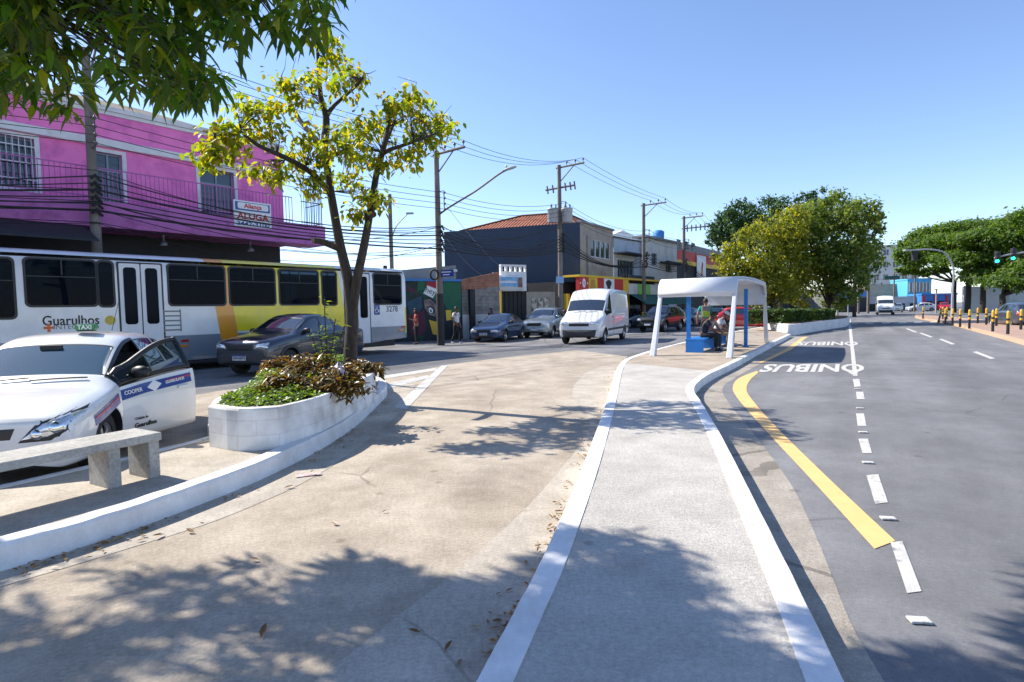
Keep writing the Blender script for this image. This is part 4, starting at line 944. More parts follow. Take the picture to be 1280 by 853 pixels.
def window(parent, xa, xb, za, zb, y=0.0, frame='wtrim', fw=.12, bars=0, rows=0, glass='bglass', depth=.14, proud=.03, sash='frame_grey', casing=True):
    w = MB()
    if casing:
        for a, b, c, d in ((xa - fw, xb + fw, zb, zb + fw), (xa - fw, xb + fw, za - fw, za), (xa - fw, xa, za, zb), (xb, xb + fw, za, zb)): w.b2(a, b, y - proud, y + .02, c, d)
    else:
        for a, b, c, d in ((xa, xb, zb - .05, zb), (xa, xb, za, za + .05), (xa, xa + .05, za + .05, zb - .05), (xb - .05, xb, za + .05, zb - .05)): w.b2(a, b, y + .02, y + .08, c, d)
    o = w.build('window', M[frame], parent)
    g = MB(); g.b2(xa + .002, xb - .002, y + depth, y + depth + .02, za + .002, zb - .002); g.build('pane', M[glass], o)
    s = MB(); n = max(2, round((xb - xa) / .55))
    for k in range(n + 1): x = xa + .03 + (xb - xa - .06) * k / n; s.b2(x - .03, x + .03, y + depth - .05, y + depth - .003, za + .003, zb - .003)
    for z in (za + .035, zb - .035, za + (zb - za) * .68): s.b2(xa + .003, xb - .003, y + depth - .046, y + depth - .006, z - .03, z + .03)
    s.build('sash', M[sash], o)
    if bars:
        b = MB()
        for k in range(bars): x = xa + (xb - xa) * (k + .5) / bars; b.tube([(x, y - .01, za), (x, y - .01, zb)], .012, 5)
        for k in range(rows): z = za + (zb - za) * (k + .5) / rows; b.box(((xa + xb) / 2, y - .01, z), (xb - xa, .02, .03))
        b.build('window_grille', M['wtrim'], o)
    return o
# ---- pink house on the left
pc = D(359, 380, 23.6); PF = Frame(pc, 38.9)
pink = thing('pink_house', 'bright pink two storey house with white cornice behind the bus', 'house', (PF.o.x, PF.o.y, 0), PF.rz)
PL = -22
zc = PF.hit(320, 214)[1]; ztop = PF.hit(300, 176)[1]; zsl0 = PF.hit(350, 303, -1.2)[1]; zsl1 = PF.hit(340, 276, -1.2)[1]
def pr(x0, y0, x1, y1):
    a = PF.hit(x0, y0); b = PF.hit(x1, y1); c = PF.hit((x0 + x1) / 2, y0); d = PF.hit((x0 + x1) / 2, y1)
    return a[0], b[0], d[1], c[1]
wins = [pr(-14, 170, 46, 233), pr(117, 192, 156, 266), pr(249, 213, 294, 268)]
z1 = min(zsl1 + .05, min(w_[2] for w_ in wins) - .02); wins[1] = (wins[1][0], wins[1][1], zsl1 + .02, wins[1][3])
wins.append((wins[0][0] - 4.5, wins[0][1] - 4.5, wins[0][2], wins[0][3]))
wall_open('upper_wall', 0, ztop, wins, 0, .25, M['pink'], pink, PL, zsl0)
q = MB(); q.b2(PL, 0, .26, 9, zsl0, ztop - .4); q.build('rear_wall', M['pink'], pink)
q = MB(); q.b2(PL, .06, -.14, -.002, zc - .12, zc + .12); q.b2(PL, .09, -.10, .3, ztop + .002, ztop + .16); q.b2(PL, .06, -.05, -.001, ztop - .12, ztop); q.build('cornice', M['wtrim'], pink, .015)
for i, (xa, xb, za, zb) in enumerate(wins): window(pink, xa, xb, za, zb, 0, bars=7 if i in (0, 3) else 0, rows=3 if i in (0, 3) else 0)
q = MB(); q.b2(PL, 1.1, -1.25, -.003, zsl0, zsl1); q.build('balcony_slab', M['purple'], pink, .02)
q = MB(); rx1 = -.3
n = int((rx1 - PL) / .13)
for k in range(n + 1): x = PL + (rx1 - PL) * k / n; q.box((x, -1.17, zsl1 + .5), (.018, .018, 1.0))
q.box(((PL + rx1) / 2, -1.17, zsl1 + 1.0), (rx1 - PL, .04, .03)); q.box(((PL + rx1) / 2, -1.17, zsl1 + .12), (rx1 - PL, .03, .03)); q.build('balcony_railing', mat('railing_pink', (.45, .12, .38), rough=.5), pink)
q = MB()
for k in range(9): x = .1 + k * .11; q.tube([(x, -1.18, zsl1), (x, -1.18, zsl1 + 1.9 - .1 * (k % 2))], .012, 4)
for k in range(10): y = -1.18 + k * .13; q.tube([(1.0, y, zsl1), (1.0, y, zsl1 + 1.9 - .12 * (k % 2))], .012, 4)
for z in (.1, .9, 1.6): q.box((.55, -1.18, zsl1 + z), (.95, .025, .03)); q.box((1.0, -.6, zsl1 + z), (.025, 1.2, .03))
q.build('spiked_grille', M['dark'], pink)
q = MB(); q.b2(PL, -.05, .3, .5, ZR, zsl0 - .01); q.build('ground_floor_wall', M['dark'], pink)
for k in range(5):
    x = -1.2 - k * 4.1; q = MB(); q.b2(x - 3.2, x, .26, .3 - .002, ZR, 3.0)
    for j in range(20): q.b2(x - 3.2, x, .235, .258, ZR + .05 + j * .15, ZR + .15 + j * .15)
    q.build('roller_shutter', M['dark'], pink)
for px in (203, 311):
    x = PF.hit(px, 300, -.6)[0]; q = MB(); q.lathe([(.03, .3), (.03, .12), (.12, .0), (.13, -.06)], 10, T=Matrix.Translation((x, -.7, zsl0 - .31))); q.build('canopy_lamp', M['steel'], pink)
roof_planes('roof', [[(PL, .32, ztop + .05), (-.1, .32, ztop + .05), (-3.5, 4.5, ztop + 1.7), (PL + 3, 4.5, ztop + 1.7)], [(-.1, .32, ztop + .05), (-.1, 8.8, ztop + .05), (-3.5, 4.5, ztop + 1.7)], [(-.1, 8.8, ztop + .05), (PL, 8.8, ztop + .05), (PL + 3, 4.5, ztop + 1.7), (-3.5, 4.5, ztop + 1.7)]], M['fibre'], pink)
q = MB(); xa = PF.hit(0, 250, -1.8)[0]; xb = PF.hit(112, 285, -1.8)[0]
q.slab([(xa - 3, -1.27, zsl0 - .02), (xb, -1.27, zsl0 - .02), (xb, -2.6, zsl0 - .55), (xa - 3, -2.6, zsl0 - .55)], (0, 0, -.05)); q.build('awning', M['dark'], pink)
# rental board hung on the balcony railing
a = PF.hit(291, 248, -1.24); b = PF.hit(339, 287, -1.24); bw, bh = b[0] - a[0], a[1] - b[1] - .04
sg = thing('rental_board', 'white board reading ALUGA hung on the pink balcony railing', 'sign', PF.W((a[0] + b[0]) / 2, -1.26, b[1]), PF.rz)
q = MB(); q.b2(-bw / 2, bw / 2, -.02, .02, 0, bh); q.build('panel', M['inkw'], sg)
q = MB(); q.b2(-bw / 2 + .05, bw / 2 - .05, -.026, -.0205, bh * .62, bh - .05); q.build('header', M['band'], sg)
q = MB(); q.slab([(x, -.028, z) for x, z in rrect(-bw * .40, bw * .42, bh * .68, bh * .92, .06)], (0, -.004, 0)); q.build('header_field', M['inkw'], sg)
TX = lambda x, z, y=-.034: basis((x, y, z), (1, 0, 0), (0, 0, 1))
lettering('Aliança', bh * .24, TX(.0, bh * .79), M['inkr'], sg, .03); lettering('ALUGA', bh * .34, TX(0, bh * .41, -.023), M['inkr'], sg, .03, fit=bw * .86); lettering('2442-3100', bh * .2, TX(0, bh * .12, -.023), M['ink'], sg, .02, fit=bw * .88)

# ---- mural wall and low grey shed right of the bus
MF = Frame(D(577, 390, 31.0), 60)
xm0 = MF.hit(470, 380)[0]; zm = MF.hit(560, 352)[1]
mural = thing('mural_wall', 'dark painted wall with colourful mural of an eye beside the bus tail', 'wall', (MF.o.x, MF.o.y, 0), MF.rz)
q = MB(); q.b2(xm0, 0, 0, .2, ZR, zm); q.build('wall', mat('mural_ground', (.008, .012, .02), (.015, .03, .028), 1.2, .7, c3=(.01, .10, .05), s3=.5, t3=(.5, .62)), mural)
q = MB(); q.b2(xm0, 0.02, -.06, .24, zm + .002, zm + .12); q.build('coping', M['sblue'], mural)
def blot(pts, m, nm, d=.004):
    q = MB(); q.slab([(*[c for c in (MF.hit(x, y)[0],)], -.0005 - d, MF.hit(x, y)[1]) for x, y in pts], (0, -.003, 0)); q.build(nm, M[m] if isinstance(m, str) else m, mural)
mgreen = mat('mural_green', (.01, .13, .06), (.012, .10, .05), 2, .7); mred = mat('mural_red', (.35, .02, .035), rough=.7); mskin = mat('mural_skin', (.33, .24, .21), (.10, .08, .09), 2.5, .7); mplum = mat('mural_plum', (.10, .02, .045), (.06, .015, .03), 2, .7); mteal = mat('mural_teal', (.03, .09, .13), (.015, .05, .08), 2, .7)
blot([(555, 352), (576, 353), (576, 395), (562, 392), (551, 372)], mgreen, 'painted_ground', .002)
blot([(522, 351), (531, 351), (530, 362), (522, 364)], mgreen, 'painted_shape', .003)
blot([(534, 352), (546, 352), (549, 365), (532, 358)], mred, 'painted_shape', .004)
blot([(548, 361), (552, 372), (553, 383), (541, 374)], mgreen, 'painted_shape', .005)
blot([(534, 357), (547, 362), (541, 373), (529, 367)], 'inkw', 'painted_note', .007)
cx, cz = MF.hit(538, 365); lettering('hey', .42, basis((cx, -.016, cz), (.95, 0, -.3), (.3, 0, .95)), M['inkk'], mural)
blot([(530, 375), (538, 374), (545, 381), (549, 390), (545, 396), (537, 394), (531, 386)], mskin, 'painted_face', .005)
blot([(534, 384), (538, 382.5), (543, 385), (544, 391), (540, 393), (535, 391)], 'inkk', 'painted_eye', .008)
blot([(535.5, 385.5), (538, 384.5), (541, 387), (541, 391), (538, 392), (536, 390)], 'inkw', 'painted_eye_white', .011)
blot([(537, 387), (539, 387), (540, 390), (538, 391)], mteal, 'painted_iris', .014)
blot([(508, 378), (527, 370), (528, 384), (520, 396), (512, 392)], mteal, 'painted_shape', .003)
blot([(510, 394), (530, 388), (534, 412), (526, 420), (514, 420)], mplum, 'painted_shape', .004)
blot([(536, 400), (547, 403), (550, 420), (541, 418)], 'syel', 'painted_shape', .005); blot([(557, 388), (564, 388), (564, 400), (558, 401)], 'syel', 'painted_shape', .006)
blot([(508, 358), (520, 362), (519, 367), (508, 364)], mplum, 'painted_shape', .006)
shed = thing('grey_shed', 'plain grey shed rising behind the mural wall', 'shed', (MF.o.x, MF.o.y, 0), MF.rz)
zs = MF.hit(570, 332, .6)[1]; xs0 = MF.hit(505, 345, .6)[0]
q = MB(); q.slab([(-.05, .5, ZR), (-.05, .5, zs), (xs0 - 3, .5, zm + .3), (xs0 - 3, .5, ZR)], (0, 7, 0)); q.build('wall', M['grey'], shed)
q = MB(); q.box((-.2, .4, zs - .3), (.3, .18, .14)); q.build('floodlight', M['steel'], shed, .02)
# ---- brick and block yard wall
KF = Frame(D(577, 390, 31.6), 60); xk = KF.hit(625, 385)[0]
zk0 = KF.hit(578, 350)[1]; zk1 = KF.hit(622, 340)[1]; zb0 = KF.hit(578, 364)[1]; zb1 = KF.hit(622, 358)[1]
yard = thing('yard_wall', 'block yard wall topped with red brick between mural and white signboard', 'wall', (KF.o.x, KF.o.y, 0), KF.rz)
q = MB(); q.slab([(.03, 0, ZR), (xk, 0, ZR), (xk, 0, zb1), (.03, 0, zb0)], (0, .2, 0)); q.build('block_course', M['block'], yard)
q = MB(); q.slab([(.03, .01, zb0 + .002), (xk, .01, zb1 + .002), (xk, .01, zk1), (.03, .01, zk0)], (0, .18, 0)); q.build('brick_course', M['brick'], yard)
q = MB(); q.b2(KF.hit(586, 400)[0], KF.hit(592, 400)[0], -.25, -.003, ZR, KF.hit(588, 362)[1]); q.build('buttress', M['dark'], yard)
q = MB(); q.b2(.03, xk, -.05, -.003, ZR, KF.hit(600, 393)[1]); q.build('plinth', M['offwhite'], yard)
# ---- white signboard shop front
SF = Frame(D(622, 390, 34.5), 62)
shop = thing('signboard_shop', 'narrow shop front with tall white signboard before the navy building', 'shop', (SF.o.x, SF.o.y, 0), SF.rz)
def sr(x0, y0, x1, y1, f=SF, yy=0): a = f.hit(x0, (y0 + y1) / 2, yy); b = f.hit(x1, (y0 + y1) / 2, yy); c = f.hit((x0 + x1) / 2, y0, yy); d = f.hit((x0 + x1) / 2, y1, yy); return a[0], b[0], d[1], c[1]
xa, xb, za, zb = sr(626, 331, 658, 364)
wall_open('signboard', xb, zb, [(xa + (xb - xa) * (.07 + .19 * k), xa + (xb - xa) * (.20 + .19 * k), zb - .42, zb - .1) for k in range(5)], 0, .2, M['white'], shop, xa, za)
q = MB(); q.b2(xa + .02, xb - .02, .22, 3, ZR, zb - .5); q.build('rear_block', M['navy'], shop)
q = MB(); q.b2(xa, xb, .12, .21, ZR, za - .01)
for k in range(6): q.b2(xa + (xb - xa) * k / 6, xa + (xb - xa) * k / 6 + .05, .06, .118, ZR, za - .02)
q.build('shop_gate', M['dark'], shop)
x1 = sr(658, 364, 694, 400)[1]
q = MB(); q.b2(xb + .003, x1, .02, .2, ZR, za - .05); q.build('side_wall', M['beige'], shop)
q = MB()
for k, c in enumerate(range(3)): q.b2(xb + .35 + k * .45, xb + .7 + k * .45, -.02, .018, 1.0, 2.1)
q.build('poster', mat('poster_print', (.62, .55, .42), (.08, .07, .07), 4, .6, lo=.45, hi=.6), shop)
q = MB(); q.b2(xa - .12, xa - .004, -.1, .1, ZR, za + .3); q.build('yellow_post', M['syel'], shop)
a = SF.hit(616, 341, -.25); b = SF.hit(655, 361, -.25)
bn = thing('banner', 'light blue and white advertising banner tied across the white signboard', 'banner', SF.W(a[0], -.25, 0), SF.rz)
Lb = b[0] - a[0]; vs = []; fs = []
for i in range(13):
    for j in range(2):
        t = i / 12; vs.append((Lb * t, .06 * sin(t * 9), (a[1] - .1 + (.12 if i == 0 else 0)) - (a[1] - b[1]) * j - .25 * t * (1 - t)))
for i in range(12): fs.append((2 * i, 2 * i + 1, 2 * i + 3, 2 * i + 2))
q = MB(); q.add(vs, fs, 0, True); o = q.build('cloth', mat('banner_cloth', (.72, .76, .80), rough=.7), bn); sm = o.modifiers.new('s', 'SOLIDIFY'); sm.thickness = .01
q = MB(); zc_ = (a[1] + b[1]) / 2 - .1
for k in range(2): q.b2(Lb * .25, Lb * .78, -.075, -.07, zc_ + .10 - k * .36, zc_ + .32 - k * .36)
q.build('printed_field', mat('banner_blue', (.05, .32, .62), (.3, .5, .7), 7, .6), bn)
q = MB(); q.b2(Lb * .8, Lb * .93, -.082, -.076, zc_ - .3, zc_ + .3); q.build('printed_portrait', mat('banner_skin', (.30, .17, .14), (.15, .06, .07), 3, .6), bn)

# ---- navy building with tiled roof
A = D(727, 400, 38); B = D(558, 400, 41.2); Cc = D(767, 400, 42.8); 
A, B, Cc = [Vector((p.x, p.y, 0)) for p in (A, B, Cc)]
A = Vector((86.5 / 711 * 38, 38, 0)); B = Vector((-82 / 711 * 41.3, 41.3, 0)); Cc = Vector((127 / 711 * 42.7, 42.7, 0))
zn = D(726, 278, 38).z; znB = D(558, 290, 41.3).z; Dd = Cc + (B - A)
nav = thing('navy_building', 'large dark navy building with clay tiled roof and beige street face', 'building', (A.x, A.y, 0), 0)
lc = lambda p, z: (p.x - A.x, p.y - A.y, z)
q = MB(); q.add([lc(A, ZR), lc(B, ZR), lc(B, znB), lc(A, zn)], [(0, 1, 2, 3)]); q.add([lc(B, ZR), lc(Dd, ZR), lc(Dd, znB), lc(B, znB)], [(0, 1, 2, 3)]); q.add([lc(Dd, ZR), lc(Cc, ZR), lc(Cc, zn), lc(Dd, znB)], [(0, 1, 2, 3)]); q.add([lc(A, zn - .3), lc(B, znB - .3), lc(Dd, znB - .3), lc(Cc, zn - .3)], [(0, 1, 2, 3)])
o = q.build('side_wall', M['navy'], nav)
uf = (Cc - A).normalized(); NF = Frame(A, math.degrees(math.atan2(uf.x, uf.y)))
fc = bpy.data.objects.new('street_face', None); bpy.data.objects.remove(fc)
Tn = Matrix.Rotation(NF.rz, 4, 'Z')
xw0, xw1, zw0, zw1 = sr(738, 301, 763, 323, NF); Ln = (Cc - A).length
q = MB(Tn)
for a_, b_, c_, d_ in ((0.01, Ln, ZR, zw0), (0.01, Ln, zw1, zn), (0.01, xw0, zw0, zw1), (xw1, Ln, zw0, zw1)): q.b2(a_, b_, -.02, .18, c_ + .001, d_ - .001)
q.build('street_wall', M['beige'], nav)
q = MB(Tn); q.b2(-.05, Ln + .05, -.12, .2, zn + .002, zn + .14); q.build('parapet_cap', M['grey'], nav)
wi = MB(Tn); wi.b2(xw0 + .01, xw1 - .01, .1, .13, zw0, zw1); ww = wi.build('window', M['bglass'], nav)
wi = MB(Tn)
for z_ in (zw0 + .03, zw1 - .03): wi.b2(xw0, xw1, .04, .097, z_ - .028, z_ + .028)
for k in range(5): x = xw0 + .04 + (xw1 - xw0 - .08) * k / 4; wi.b2(x - .04, x + .04, .03, .098, zw0, zw1)
wi.build('sash', M['wtrim'], ww)
wi = MB(Tn); xp = NF.hit(733, 310)[0]; wi.tube([(xp, -.1, 3.2), (xp, -.1, zn - .8)], .05, 6); wi.build('downpipe', M['grey'], nav)
# hip roof
c0 = (A + B + Cc + Dd) / 4 - A; ua = (B - A).normalized(); ub = uf; la, lb = (B - A).length, Ln + 1.2
er = [A + ua * .5 + ub * .5 - A, A + ua * (la - .9) + ub * .5 - A, A + ua * (la - .9) + ub * lb - A, A + ua * .5 + ub * lb - A]
zr = D(670, 268, 42).z; ze = zn - .05
r0 = er[0].lerp(er[3], .5) + ua * 2.2; r1 = er[1].lerp(er[2], .5) - ua * 3.0
P3 = lambda p, z: (p.x, p.y, z)
roof_planes('roof', [[P3(er[1], ze), P3(er[0], ze), P3(r0, zr), P3(r1, zr)], [P3(er[0], ze), P3(er[3], ze), P3(r0, zr)], [P3(er[3], ze), P3(er[2], ze), P3(r1, zr), P3(r0, zr)], [P3(er[2], ze), P3(er[1], ze), P3(r1, zr)]], M['tile'], nav)
q = MB(); q.tube([P3(r0, zr + .06), P3(r1, zr + .06)], .09, 8)
for e, r_ in ((0, r0), (1, r1), (2, r1), (3, r0)): q.tube([P3(er[e], ze + .06), P3(r_, zr + .06)], .08, 8)
q.build('ridge_tiles', M['tile'], nav)
# ---- row of shops with the red and yellow fascia
RF = Frame(D(724, 390, 36.2), 38)
row = thing('fascia_shops', 'low shop row with bright red, yellow and green fascia beside the navy building', 'shops', (RF.o.x, RF.o.y, 0), RF.rz)
xe = RF.hit(852, 370)[0]; zf0 = RF.hit(730, 366.5)[1]; zf1 = RF.hit(730, 346.5)[1]
q = MB(); q.b2(0, xe, 1.2, 6, ZR, zf1 - .25); q.build('wall', M['dark'], row)
segs = [(724, 736, 'sred'), (736, 747, 'syel'), (747, 755, 'sred'), (755, 768, 'inkw'), (768, 779, 'sred'), (779, 786, 'syel'), (786, 797, 'offwhite'), (797, 806, 'sgreen'), (806, 813, 'sgreen'), (813, 830, 'offwhite'), (830, 852, 'sgreen')]
for x0, x1_, m in segs:
    a_ = RF.hit(x0, 356)[0]; b_ = RF.hit(x1_, 356)[0]; q = MB(); q.b2(a_ + .01, b_ - .01, 0, .25, zf0, zf1 - (.0 if x0 < 786 else .25)); q.build('fascia_panel', M[m], row)
q = MB(); q.b2(0, xe, -.05, 1.2, zf1 + .003, zf1 + .14); q.build('fascia_cap', M['syel'], row)
xx, zz = RF.hit(730, 356); lettering('0', .75, basis((xx, -.006, zz + .1), (1, 0, 0), (0, 0, 1)), M['inkw'], row, .05); q = MB(); q.b2(xx - .35, xx + .35, -.008, -.002, zz - .48, zz - .40); q.b2(xx - .5, xx - .38, -.008, -.002, zz + .05, zz + .15); q.b2(xx + .38, xx + .5, -.008, -.002, zz + .05, zz + .15); q.build('logo_marks', M['inkw'], row)
xx, zz = RF.hit(761, 356); q = MB(); q.slab([(xx + .36 * cos(t) * (1 + .3 * sin(3 * t)), -.002, zz + .33 * sin(t)) for t in [2 * pi * k / 20 for k in range(20)]], (0, -.006, 0)); q.build('logo_mark', M['inkk'], row)
xx, zz = RF.hit(741, 357); q = MB(); q.slab([(xx - .42, -.002, zz - .42), (xx + .42, -.002, zz - .42), (xx + .25, -.002, zz + .4), (xx - .25, -.002, zz + .4)], (0, -.006, 0)); q.build('logo_mark', mat('logo_ochre', (.5, .25, .02), rough=.5), row)
for k in range(6):
    x = .4 + k * xe / 6; q = MB(); q.b2(x, x + xe / 6 - .7, 1.05, 1.195, ZR, zf0 - .1); q.build('shop_opening', M['bglass'] if k % 2 else M['dark'], row)
    q = MB(); q.b2(x - .35, x - .05, .9, 1.195, ZR, zf0 - .02); q.build('pier', M['syel'] if k % 3 == 0 else M['sred'], row)
xa_ = RF.hit(788, 372)[0]; q = MB(); q.slab([(xa_, -.02, zf0 - .02), (xe, -.02, zf0 - .02), (xe, -1.3, zf0 - .75), (xa_, -1.3, zf0 - .75)], (0, 0, -.04)); q.build('awning', M['awn'], row)
# ---- pale houses above the shop row
HF = Frame(D(768, 380, 44.5), 38)
hs = thing('pale_blue_house', 'pale blue upper storey house above the red and yellow fascia', 'house', (HF.o.x, HF.o.y, 0), HF.rz)
xh = HF.hit(800, 330)[0]; zh = HF.hit(775, 298)[1]
wl = sr(777, 314, 787, 338, HF)
wall_open('wall', xh, zh, [(.5, 3.4, 3.4, 5.2)], 0, .2, M['paleblue'], hs, -.02, ZR); window(hs, .5, 3.4, 3.4, 5.2, 0, 'wtrim', .08)
q = MB(); q.b2(0, xh, .22, 9, ZR, zh - .2); q.build('rear_block', M['navy'], hs)
q = MB(); q.b2(-.1, xh, -1.3, -.003, 3.0, 3.15); q.b2(-.1, xh, -1.3, -1.24, 3.16, 3.9); q.b2(-.1, xh * .9, -1.1, .0, 5.6, 5.7); q.build('balcony', M['navy'], hs)
roof_planes('roof', [[(-.2, -.1, zh + .02), (xh + .1, -.1, zh + .02), (xh * .5 + .5, 4, zh + 1.1), (xh * .5 - .5, 4, zh + 1.1)], [(xh + .1, -.1, zh + .02), (xh + .1, 8, zh + .02), (xh * .5 + .5, 4, zh + 1.1)], [(-.2, 8, zh + .02), (-.2, -.1, zh + .02), (xh * .5 - .5, 4, zh + 1.1)]], M['fibre'], hs)
gab = thing('white_gable_house', 'white gabled wall peeping over the pale houses behind the poles', 'house', D(770, 380, 60) * 1.0, R(30)); gab.location.z = 0
zg = D(780, 287, 60).z; q = MB(); q.slab([(-1, 0, ZR), (6, 0, ZR), (6, 0, zg - 1.6), (1, 0, zg), (-1, 0, zg - .8)], (0, 8, 0)); q.build('wall', M['white'], gab)
h2 = thing('white_storey_house', 'off white two window house under the third utility pole', 'house', HF.W(xh + .05, -.3, 0), HF.rz)
xq = HF.hit(846, 330, -.3)[0] - xh - .05; zq = HF.hit(815, 299, -.3)[1]
o1 = [tuple(v - (xh + .05) if i < 2 else v for i, v in enumerate(sr(*t, HF, -.3))) for t in ((814, 317, 821, 332), (832, 326, 839, 341))]
wall_open('wall', xq, zq, o1, 0, .2, M['offwhite'], h2, 0, ZR)
for t in o1: window(h2, *t, 0, 'wtrim', .06, glass='bglass')
q = MB(); q.b2(.01, xq - .01, .22, 9, ZR, zq - .15); q.build('rear_block', M['paleblue'], h2)
q = MB(); q.b2(-.1, xq + .1, -.3, 1, zq + .003, zq + .18); q.build('eaves', M['grey'], h2)
q = MB(); q.b2(xq * .45, xq, -.9, -.003, zq - 2.0, zq - 1.85); q.build('canopy', M['dark'], h2)
q = MB(); q.lathe([(0, 0), (.5, 0), (.55, 1.0), (.3, 1.15), (0, 1.15)], 14, T=Matrix.Translation((xq * .9, 1.5, zq + .2))); q.build('water_tank', M['sblue'], h2)
# ---- second red shop with white panel
QF = Frame(D(845, 380, 56), 36)
rs = thing('red_banner_shop', 'shop building with broad red fascia and tall white panel near the dark trees', 'shop', (QF.o.x, QF.o.y, 0), QF.rz)
xq1 = QF.hit(905, 340)[0]; a1 = QF.hit(856, 314)[1]; a0 = QF.hit(856, 326)[1]
q = MB(); q.b2(0, xq1, .3, 9, ZR, QF.hit(856, 303)[1]); q.build('wall', M['grey'], rs)
q = MB(); q.b2(0, xq1, 0, .29, a0, a1); q.build('fascia', M['sred'], rs)
q = MB(); q.b2(0, xq1, -.05, .29, a0 - .42, a0 - .005); q.build('fascia_stripe', M['syel'], rs)
q = MB(); q.b2(0.1, xq1, .12, .29, ZR, a0 - .43); q.build('shop_front', M['dark'], rs)
b0 = sr(870, 320, 881, 347, QF); q = MB(); q.b2(b0[0], b0[1], -.12, -.06, b0[2], b0[3]); pn = q.build('white_panel', M['inkw'], rs)
q = MB(); cx, cz = (b0[0] + b0[1]) / 2 + .15, b0[2] + .9
q.slab([(cx - .35, -.122, cz - .7), (cx + .35, -.122, cz - .7), (cx + .3, -.122, cz + .2), (cx + .45, -.122, cz + .6), (cx + .05, -.122, cz + .8), (cx - .25, -.122, cz + .2)], (0, -.01, 0)); q.build('painted_shape', M['sred'], pn)
lettering('6', .8, basis((cx - .05, -.14, cz - .25), (1, 0, 0), (0, 0, 1)), M['syel'], pn, .04)
for k in range(3):
    w_ = MB(); w_.b2(1 + k * 2.2, 2.1 + k * 2.2, .27, .295, a1 + .25, a1 + 1.1); w_.build('window', M['bglass'], rs)
# ---- dark shop row under the trees, seen through the shelter
ux = Frame(D(850, 385, 62), 38)
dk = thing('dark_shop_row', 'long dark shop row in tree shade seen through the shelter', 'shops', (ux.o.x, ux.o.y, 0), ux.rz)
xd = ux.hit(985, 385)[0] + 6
q = MB(); q.b2(0, xd, 0, 6, ZR, 5.2); q.build('wall', M['dark'], dk)  # shade under the trees is put into the near-black wall colour
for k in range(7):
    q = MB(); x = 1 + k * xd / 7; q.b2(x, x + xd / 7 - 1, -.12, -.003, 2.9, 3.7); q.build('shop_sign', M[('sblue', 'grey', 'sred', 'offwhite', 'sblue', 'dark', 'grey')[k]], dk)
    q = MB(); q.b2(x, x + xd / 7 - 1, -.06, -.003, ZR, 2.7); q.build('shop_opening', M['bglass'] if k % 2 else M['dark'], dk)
# ---- far end of the right road
def block(name, label, cat, px0, px1, ptop, Y, az, m, depth=10, rows=0, cols=0, wm='bglass', pbase=None, ww=.5, wh=.45, z0=0):
    f = Frame(Vector((D(px0, 380, Y).x, Y, 0)), az); x1 = f.hit(px1, 370)[0]; z = f.hit((px0 + px1) / 2, ptop)[1]
    t = thing(name, label, cat, (f.o.x, f.o.y, 0), f.rz); q = MB(); q.b2(0, x1, 0, depth, ZR, z); q.build('wall', M[m], t)
    q = MB(); q.b2(-.1, x1 + .1, -.15, depth, z + .003, z + .3); q.build('parapet', M[m], t)
    if rows:
        fh = (z - z0) / rows; fw = x1 / cols
        for i in range(rows):
            for j in range(cols):
                xc, zc2 = (j + .5) * fw, z0 + (i + .5) * fh; w_ = MB()
                w_.b2(xc - fw * ww / 2, xc + fw * ww / 2, -.04, -.003, zc2 - fh * wh / 2, zc2 + fh * wh / 2); p_ = w_.build('window', M[wm], t)
                w_ = MB(); w_.b2(xc - fw * ww / 2 - .1, xc + fw * ww / 2 + .1, -.12, -.003, zc2 - fh * wh / 2 - .14, zc2 - fh * wh / 2 - .01); w_.b2(xc - .04, xc + .04, -.07, -.042, zc2 - fh * wh / 2, zc2 + fh * wh / 2); w_.build('sill', M['wtrim'], p_)
    return t, f, x1, z
block('apartment_block', 'pale apartment block with rows of windows at far end of right road', 'building', 1066, 1148, 308, 150, 100, 'offwhite', 14, 5, 7)
t, f, x1, z = block('pale_shop', 'long pale low shop with wide openings facing the junction', 'shop', 1082, 1150, 373, 108, 103, 'offwhite', 6)
for k in range(4): q = MB(); q.b2(.6 + k * x1 / 4, x1 / 4 * (k + 1) - .2, -.05, -.003, ZR, z - 1.0); q.build('shop_opening', M['dark'], t)
block('brown_roof_house', 'beige wide low house above the pale shop', 'house', 1080, 1134, 357, 118, 100, 'beige', 9)
t, f, x1, z = block('cyan_building', 'light blue building with window band behind the pale shop', 'building', 1134, 1164, 350, 112, 103, 'cyan', 8)
q = MB(); q.b2(.3, x1 - .3, -.05, -.003, z - 2.4, z - .5); w_ = q.build('window', M['bglass'], t); q = MB()
for k in range(7): q.b2(.3 + (x1 - .6) * k / 6 - .08, .3 + (x1 - .6) * k / 6 + .08, -.1, -.052, z - 2.4, z - .5)
q.build('sash', M['wtrim'], w_)
t, f, x1, z = block('blue_red_shop', 'bright blue shop with red posts at the junction behind the bollards', 'shop', 1152, 1196, 369, 104, 103, 'sblue', 6)
for k in range(3): q = MB(); q.b2(x1 * k / 3 + .1, x1 * k / 3 + .5, -.12, -.003, ZR, z); q.build('red_post', M['sred'], t); q = MB(); q.b2(x1 * k / 3 + .7, x1 * (k + 1) / 3 - .2, -.05, -.003, ZR, z * .6); q.build('shop_opening', M['dark'], t)
t, f, x1, z = block('corner_shop', 'dark corner building with blue sign beyond the hedge', 'shop', 1040, 1086, 365, 100, 60, 'grey', 8)
q = MB(); q.b2(.3, x1 - .3, -.3, -.003, 2.6, 3.5); q.build('shop_sign', M['sblue'], t); q = MB(); q.b2(.4, x1 - .4, -.05, -.003, ZR, 2.4); q.build('shop_opening', M['dark'], t)
WF = Frame(G(1214, 391), 62); xw = 70
